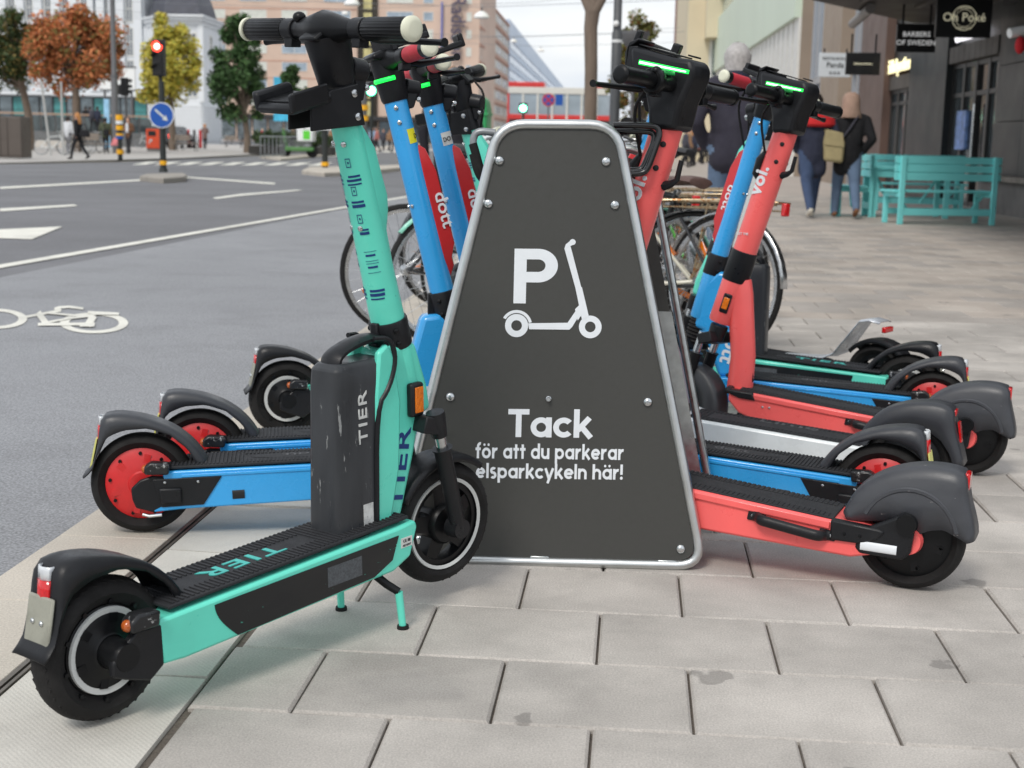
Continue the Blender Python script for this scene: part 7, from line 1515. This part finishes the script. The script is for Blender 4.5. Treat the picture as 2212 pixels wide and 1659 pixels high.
# ---------------------------------------------------------------- people
SKIN = mat('skin', srgb(206, 160, 138), .55, 0, .05, 9)
def cloth(n, *c): return mat('cloth_' + n, srgb(*c), .9, 0, .14, 9, .25, 120)
HAIRM = {}
def person(label, x, y, face, h, top, legs, shoe, hair, walk=.3, vox=.022, coat=0., long_hair=0., hood=None, cap=None, arms='down', shoulder=1., z=0., group='people walking about', collar=None, bulk=1.08):
    """face: heading in degrees (0 = +x); one continuous body grown from a posed skeleton"""
    S = h / 1.75; t = thing('person', label, 'person', (x, y, z), R(face), group)
    w_ = walk; caps = []                                    # (p0, p1, r0, r1, material)
    def C(a, b, r0, r1, k):
        f_ = bulk if k < 2 else 1.; caps.append((Vector(a) * S, Vector(b) * S, r0 * S * f_, r1 * S * f_, k))
    hip = .90
    for s, sw in ((1, w_), (-1, -w_)):
        k0 = Vector((sw * .42 + .03, s * .10, .50)); f0 = Vector((sw * .78 - (.10 if sw < 0 else 0), s * .10, .085 + (.07 if sw < -.1 else 0)))
        C((0, s * .09, hip), k0, .092, .066, 1); C(k0, f0, .064, .046, 1)
        tl_ = (.15, 0, -.035) if sw >= -.1 else (.11, 0, -.10); C(f0 + Vector((-.03, 0, -.035)), f0 + Vector(tl_), .043, .036, 2)
    C((0, 0, .88), (0, 0, 1.12), .135, .135, 0); C((0, -.05, 1.1), (0, -.09 * shoulder, 1.34), .12, .10, 0); C((0, .05, 1.1), (0, .09 * shoulder, 1.34), .12, .10, 0); C((0, -.14 * shoulder, 1.41), (0, .14 * shoulder, 1.41), .07, .07, 0)
    if coat: C((0, -.05, 1.0), (0, -.075, hip - coat), .112, .104, 0); C((0, .05, 1.0), (0, .075, hip - coat), .112, .104, 0)
    for s in (1, -1):
        sh = Vector((0, s * .195 * shoulder, 1.39))
        if arms == 'down': el, ha = Vector((-.02 - s * w_ * .22, s * .25 * shoulder, 1.12)), Vector((.05 - s * w_ * .40, s * .24 * shoulder, .88))
        elif arms == 'front': el, ha = Vector((-.02, s * .26 * shoulder, 1.12)), Vector((.20, s * .10, 1.12))
        elif arms == 'face': el, ha = Vector((.05, s * .25, 1.17)), Vector((.20, s * .07, 1.45))
        else: el, ha = Vector((-.08, s * .27 * shoulder, 1.13)), Vector((.07, s * .19 * shoulder, .95))
        C(sh, el, .066, .052, 0); C(el, ha, .052, .042, 0)
        if arms != 'pocket': C(ha, ha + Vector((.015, 0, -.07)) * (1 if arms == 'down' else -.8), .034, .026, 3)
    C((0, 0, 1.42), (.02, 0, 1.55), .055, .052, 3); C((.02, 0, 1.60), (.015, 0, 1.655), .088, .090, 3); C((.05, 0, 1.555), (.06, 0, 1.57), .055, .055, 3); C((.11, 0, 1.60), (.125, 0, 1.585), .016, .014, 3)
    for s in (1, -1): C((.01, s * .09, 1.61), (.0, s * .095, 1.63), .018, .016, 3)
    q = MB()
    for a, b_, r0, r1, k in caps:
        d = b_ - a; Ld = d.length; n_ = 3; u = d.normalized() if Ld > 1e-6 else Vector((0, 0, 1)); pts = []; rr = []
        for i in range(n_ + 1): an = math.pi / 2 * (1 - i / n_); pts.append(a - u * r0 * math.sin(an) * .98); rr.append(max(.002, r0 * math.cos(an)))
        for i in range(n_ + 1): an = math.pi / 2 * i / n_; pts.append(b_ + u * r1 * math.sin(an) * .98 + u * (1e-4 if i == 0 else 0)); rr.append(max(.002, r1 * math.cos(an)))
        q.tube(pts, rr, 12)
    me = mesh(q, 'body'); o = bpy.data.objects.new('body_raw', me); col.objects.link(o)
    rm = o.modifiers.new('r', 'REMESH'); rm.mode = 'VOXEL'; rm.voxel_size = vox; sm = o.modifiers.new('s', 'SMOOTH'); sm.factor = .5; sm.iterations = 3
    dg = bpy.context.evaluated_depsgraph_get(); bm_ = bpy.data.meshes.new_from_object(o.evaluated_get(dg)); bpy.data.objects.remove(o); bm_.name = 'body'
    nf = len(bm_.polygons); ctr = np.empty(nf * 3); bm_.polygons.foreach_get('center', ctr); ctr = ctr.reshape(-1, 3); best = np.full(nf, 9.); idx = np.zeros(nf, int)
    for a, b_, r0, r1, k in caps:
        A_, D_ = np.array(a), np.array(b_ - a); tt = np.clip(((ctr - A_) @ D_) / max(1e-9, D_ @ D_), 0, 1); dist = np.linalg.norm(ctr - A_ - tt[:, None] * D_, axis=1) - (r0 + (r1 - r0) * tt)
        m_ = dist < best; best[m_] = dist[m_]; idx[m_] = k
    bm_.materials.clear()
    for x_ in (top, legs, shoe, SKIN): bm_.materials.append(x_)
    bm_.polygons.foreach_set('material_index', idx); bm_.polygons.foreach_set('use_smooth', [True] * nf); bm_.update()
    ob('body', bm_, top, t)
    hc = Vector((.005, 0, 1.645)) * S
    if hood:
        q = MB(); q.loft([[(cx_ * S + a_ * S * math.cos(k * math.pi / 9), b_ * S * math.sin(k * math.pi / 9), z_ * S) for k in range(18)] for cx_, a_, b_, z_ in ((-.03, .12, .165, 1.43), (-.045, .125, .15, 1.48), (-.035, .13, .132, 1.55), (-.022, .135, .13, 1.64), (-.02, .125, .12, 1.71), (-.025, .095, .09, 1.765), (-.04, .04, .04, 1.79))]); ob('hood', q, hood, t)
    else:
        r3 = random.Random(int(abs(x * 100))); q = MB(); L_ = []
        for i in range(9):
            L_.append([((-.012 - .108 * math.cos(b_) * math.cos(a) * (1 if math.cos(b_) > 0 else .84)) * S + .014 * S, .104 * math.sin(b_) * math.cos(a) * S * 1.02, (1.632 + .122 * math.sin(a) - (.03 * (1 + math.cos(b_)) if i == 0 else 0)) * S) for b_, a in [(2 * math.pi * k / 22, R(a0_ + (89 - a0_) * i / 8)) for k in range(22) for a0_ in [-14 - 16 * math.cos(2 * math.pi * k / 22)]]])
        q.loft(L_); q.v = [(p[0] + r3.uniform(-.006, .006), p[1] + r3.uniform(-.006, .006), p[2] + r3.uniform(-.006, .006)) for p in q.v]; ob('hair', q, hair, t)
        if long_hair:
            q = MB(); L_ = []
            for i in range(7):
                f_ = i / 6; L_.append([((-.05 - .05 * f_ * (1 - f_) * 2 + .05 * math.cos(b_) - .03 * f_) * S, (.095 + .02 * f_) * math.sin(b_) * S, (1.66 - long_hair * f_) * S) for b_ in [2 * math.pi * k / 12 for k in range(12)]])
            ob('long_hair', q.loft(L_), hair, t)
    if cap: q = MB(); q.ball((.0, 0, 1.70 * S), (.108 * S, .104 * S, .085 * S), 0, 18, 10); ob('knit_cap', q, cap, t)
    if collar: q = MB(); q.lathe([(.075 * S, 1.43 * S), (.105 * S, 1.44 * S), (.10 * S, 1.53 * S), (.078 * S, 1.53 * S)], (-.005, 0, 0), 18, axis='z'); ob('collar', q, collar, t)
    return t
def onp(px, py, z=0.): return G(px, py, z)
BLKC = cloth('black', 26, 26, 30); NAV = cloth('navy', 44, 48, 66); JEAN = cloth('blue_jeans', 62, 78, 108); LJ = cloth('light_jeans', 96, 116, 142); DKT = cloth('dark_trousers', 38, 38, 42); GRN = cloth('olive_green', 78, 84, 64); BRN = cloth('brown', 104, 74, 54); WHT = cloth('white', 206, 208, 212); TAN = cloth('tan', 166, 130, 100); GRY = cloth('dark_grey', 70, 70, 80); SHW = cloth('white_shoe', 214, 208, 196); SHB = cloth('brown_shoe', 128, 88, 60); MAUV = cloth('mauve_brown', 118, 98, 94)
HB, HG, HD, HL = mat('brown_hair', srgb(72, 50, 38), .6, 0, .25, 40), mat('grey_hair', srgb(176, 172, 170), .6, 0, .2, 40), mat('dark_hair', srgb(36, 30, 28), .6, 0, .25, 40), mat('ginger_hair', srgb(186, 128, 74), .6, 0, .25, 40)
# on the right, under the arcade
p = at(1580, 420, 12.2); t = person('grey haired man in a dark navy jacket walking away behind the coral scooters', p.x, 12.2, 96, 1.83, cloth('dark_navy_jacket', 48, 46, 58), LJ, SHB, HG, .25, .02, .06, shoulder=1.2, arms='pocket', collar=NAV, bulk=1.22)
p = onp(1748, 470); t = person('walker in navy coat with red shoulders and pale shoes', p.x, p.y, 100, 1.74, NAV, JEAN, SHW, HD, -.32, .02, .22, shoulder=1.15, arms='pocket', bulk=1.28)
q = MB(); q.lathe([(.10, 1.53), (.19, 1.47), (.27, 1.40), (.285, 1.30), (.24, 1.27)], (-.01, 0, 0), 22, axis='z'); q.v = [(x * .72, y * 1.06, z) for x, y, z in q.v]; ob('red_hood', q, cloth('red', 204, 40, 44), t)
px_ = t
b = thing('shoulder_bag', 'beige canvas bag hanging on the back of the walker with red shoulders', 'bag', (p.x + .27, p.y - .10, 0)); q = MB(); q.prism([(-.13, .80), (.14, .77), (.15, 1.06), (.09, 1.2), (-.12, 1.24), (-.15, 1.08)], -.06, .06); ob('bag_body', q, cloth('beige_canvas', 168, 154, 116), b, bevel=.04); q = MB(); q.prism([(-.14, 1.02), (.14, 0.99), (.11, 1.19), (-.12, 1.24)], -.075, -.058); ob('flap', q, cloth('beige_canvas', 168, 154, 116), b, bevel=.015); q = MB(); q.tube(smooth([(-.12, 0, 1.2), (-.22, .06, 1.40), (-.26, .12, 1.46)]), .02, 8); ob('strap', q, cloth('beige_canvas', 168, 154, 116), b)
p = onp(1823, 471); t = person('walker in black coat with beige hood and light jeans', p.x, p.y, 92, 1.72, BLKC, LJ, SHB, HD, .32, .02, .16, hood=cloth('beige_hood', 168, 140, 124), shoulder=1.2, arms='pocket', bulk=1.26)
q = MB(); q.tube(smooth([(-.12, -.1, 1.44), (-.175, .06, 1.2), (-.165, .22, .98)]), .014, 6); ob('bag_strap', q, GRY, t)
# behind the left scooters
p = at(975, 300, 13.5); t = person('person with brown hair in a black quilted jacket behind the blue scooters', p.x, 13.5, 75, 1.66, cloth('black_quilted', 34, 34, 40), DKT, BLKC, mat('light_brown_hair', srgb(150, 116, 90), .6, 0, .25, 40), .15, .02, .1, shoulder=1.15, long_hair=.12)
q = MB(); q.ball((-.11, 0, 1.43), (.09, .16, .08), 0, 16, 8); ob('hood_roll', q, cloth('black_quilted', 34, 34, 40), t)
# on the plaza
def pp(px, py, lab, face, h, *a, **k): p = G(px, py); return person(lab, p.x, p.y, face, h, *a, vox=.03, **k)
t = pp(170, 345, 'woman with long ginger hair in a black coat walking left', 172, 1.66, BLKC, DKT, BLKC, HL, .32, coat=.06, long_hair=.34)
b = thing('handbag', 'black handbag on the arm of the woman with ginger hair', 'bag', (t.location.x + .30, t.location.y - .18, 0)); q = MB(); q.prism([(-.2, .82), (.22, .80), (.16, 1.05), (-.12, 1.07)], -.07, .07); ob('bag_body', q, BLKC, b, bevel=.04); q = MB(); q.tube(smooth([(-.1, 0, 1.05), (-.08, 0, 1.25), (.08, 0, 1.25), (.12, 0, 1.04)]), .015, 6); ob('strap', q, BLKC, b)
t = pp(229, 329, 'person in an olive jacket walking away beside the grey mast', 95, 1.72, GRN, DKT, BLKC, HD, .12, coat=.06, shoulder=1.15)
b = thing('backpack', 'small dark bag on the back of the person in olive', 'bag', (t.location.x + .12, t.location.y - .2, 0)); q = MB(); q.box(-.16, .16, -.07, .07, .82, 1.12); ob('bag_body', q, BLKC, b, bevel=.05); q = MB(); q.tube([(-.05, .02, 1.1), (-.12, .06, 1.4)], .018, 6); ob('strap', q, BLKC, b)
pp(247, 325, 'person in brown jacket and white cap partly behind the grey mast', 90, 1.72, cloth('golden_brown', 132, 94, 52), DKT, BLKC, HD, .1, cap=WHT)
t = pp(279, 333, 'woman in brown leather jacket and white top walking towards us', 262, 1.70, BRN, DKT, BLKC, HB, .25, arms='front'); q = MB(); q.prism([(-.08, 1.0), (.08, 1.0), (.05, 1.42), (-.05, 1.42)], -.01, .01); q.v = [(.165, x, z) if y > 0 else (.12, x, z) for x, y, z in q.v]; ob('white_top', q, WHT, t)
b = thing('shopping_bag', 'red and white shopping bag beside the woman in brown leather', 'bag', (t.location.x - .62, t.location.y - .1, 0)); q = MB(); q.prism([(-.22, .38), (.2, .4), (.14, .72), (-.06, .74)], -.06, .06); ob('bag_body', q, mat('red_white_print', srgb(206, 120, 124), .5, 0, .5, 9), b, bevel=.02); q = MB(); q.tube([(0, 0, .7), (.1, 0, .95)], .012, 6); ob('handle', q, WHT, b)
pp(148, 331, 'person in a white shirt behind the black bicycle', 80, 1.7, WHT, cloth('grey_shorts', 120, 120, 124), BLKC, HD, .1)
pp(443, 322, 'person in a mauve brown coat raising both hands to the face', 85, 1.68, MAUV, DKT, BLKC, HL, .08, coat=.10, arms='face')
t = pp(567, 314, 'blonde woman in a navy coat and red scarf by the railing', 265, 1.68, NAV, cloth('navy_skirt', 40, 50, 84), BLKC, mat('blonde_hair', srgb(206, 186, 150), .6, 0, .2, 40), .05, coat=.32, long_hair=.14); q = MB(); q.prism([(-.03, 1.05), (.03, 1.05), (.05, 1.45), (-.05, 1.45)], -.01, .01); q.v = [(.15, x, z) if y > 0 else (.1, x, z) for x, y, z in q.v]; ob('red_scarf', q, cloth('red', 204, 40, 44), t)
dark1 = pp(628, 308, 'person in black behind the cargo scooter, left of a pair', 88, 1.74, BLKC, DKT, BLKC, HD, .05); pp(645, 308, 'person in dark grey behind the cargo scooter, right of a pair', 95, 1.76, GRY, DKT, BLKC, HB, .05)
for k, (px, py, lab, src) in enumerate(((187, 262, 'dark clothed person standing on the ramp by the white pilaster', 0), (196, 268, 'dark clothed person on the ramp, second from the white pilaster', 0), (212, 266, 'person in navy on the ramp left of the blue pillar', 0))):
    p = at(px, 300, 97); person(lab, p.x, 97, 80, 1.76, [BLKC, GRY, NAV][k], DKT, BLKC, HD, .05, .035, z=.98, arms='down')
# a loose crowd far down the street
base = [person('x', 0, 0, 90, 1.72, c_, DKT, BLKC, h_, w_, .035) for c_, h_, w_ in ((GRY, HD, .2), (TAN, HB, -.2), (NAV, HL, .2), (cloth('pale_blue', 150, 176, 206), HD, .1), (cloth('rose', 176, 110, 104), HB, .25))]
k = 0; CN = ('dark grey', 'tan', 'navy', 'pale blue', 'rose')
for px, Y in [(700 + i * 13, 96 + (i * 37) % 22) for i in range(15)] + [(1482 + i * 6.5, 62 + (i * 29) % 26) for i in range(9)] + [(1060 + i * 15, 118 + (i * 17) % 12) for i in range(5)]:
    p = at(px + rng.uniform(-3, 3), 300, Y); o = base[k] if k < 5 else copy_tree(base[k % 5]); o.location = (p.x, Y, 0); o.rotation_euler.z = R(rng.uniform(0, 360)); s_ = rng.uniform(.94, 1.04); o.scale = (s_, s_, s_)
    if px < 1000: o['label'] = 'small figure in %s in the distant crowd behind the railing' % CN[k % 5]; o['group'] = 'distant crowd behind the railing'
    elif px < 1300: o['label'] = 'small figure in %s far down the street below the red bus' % CN[k % 5]; o['group'] = 'distant people below the red bus'
    else: o['label'] = 'small figure in %s in the distant crowd beyond the coral stem' % CN[k % 5]; o['group'] = 'distant crowd beyond the coral stem'
    k += 1
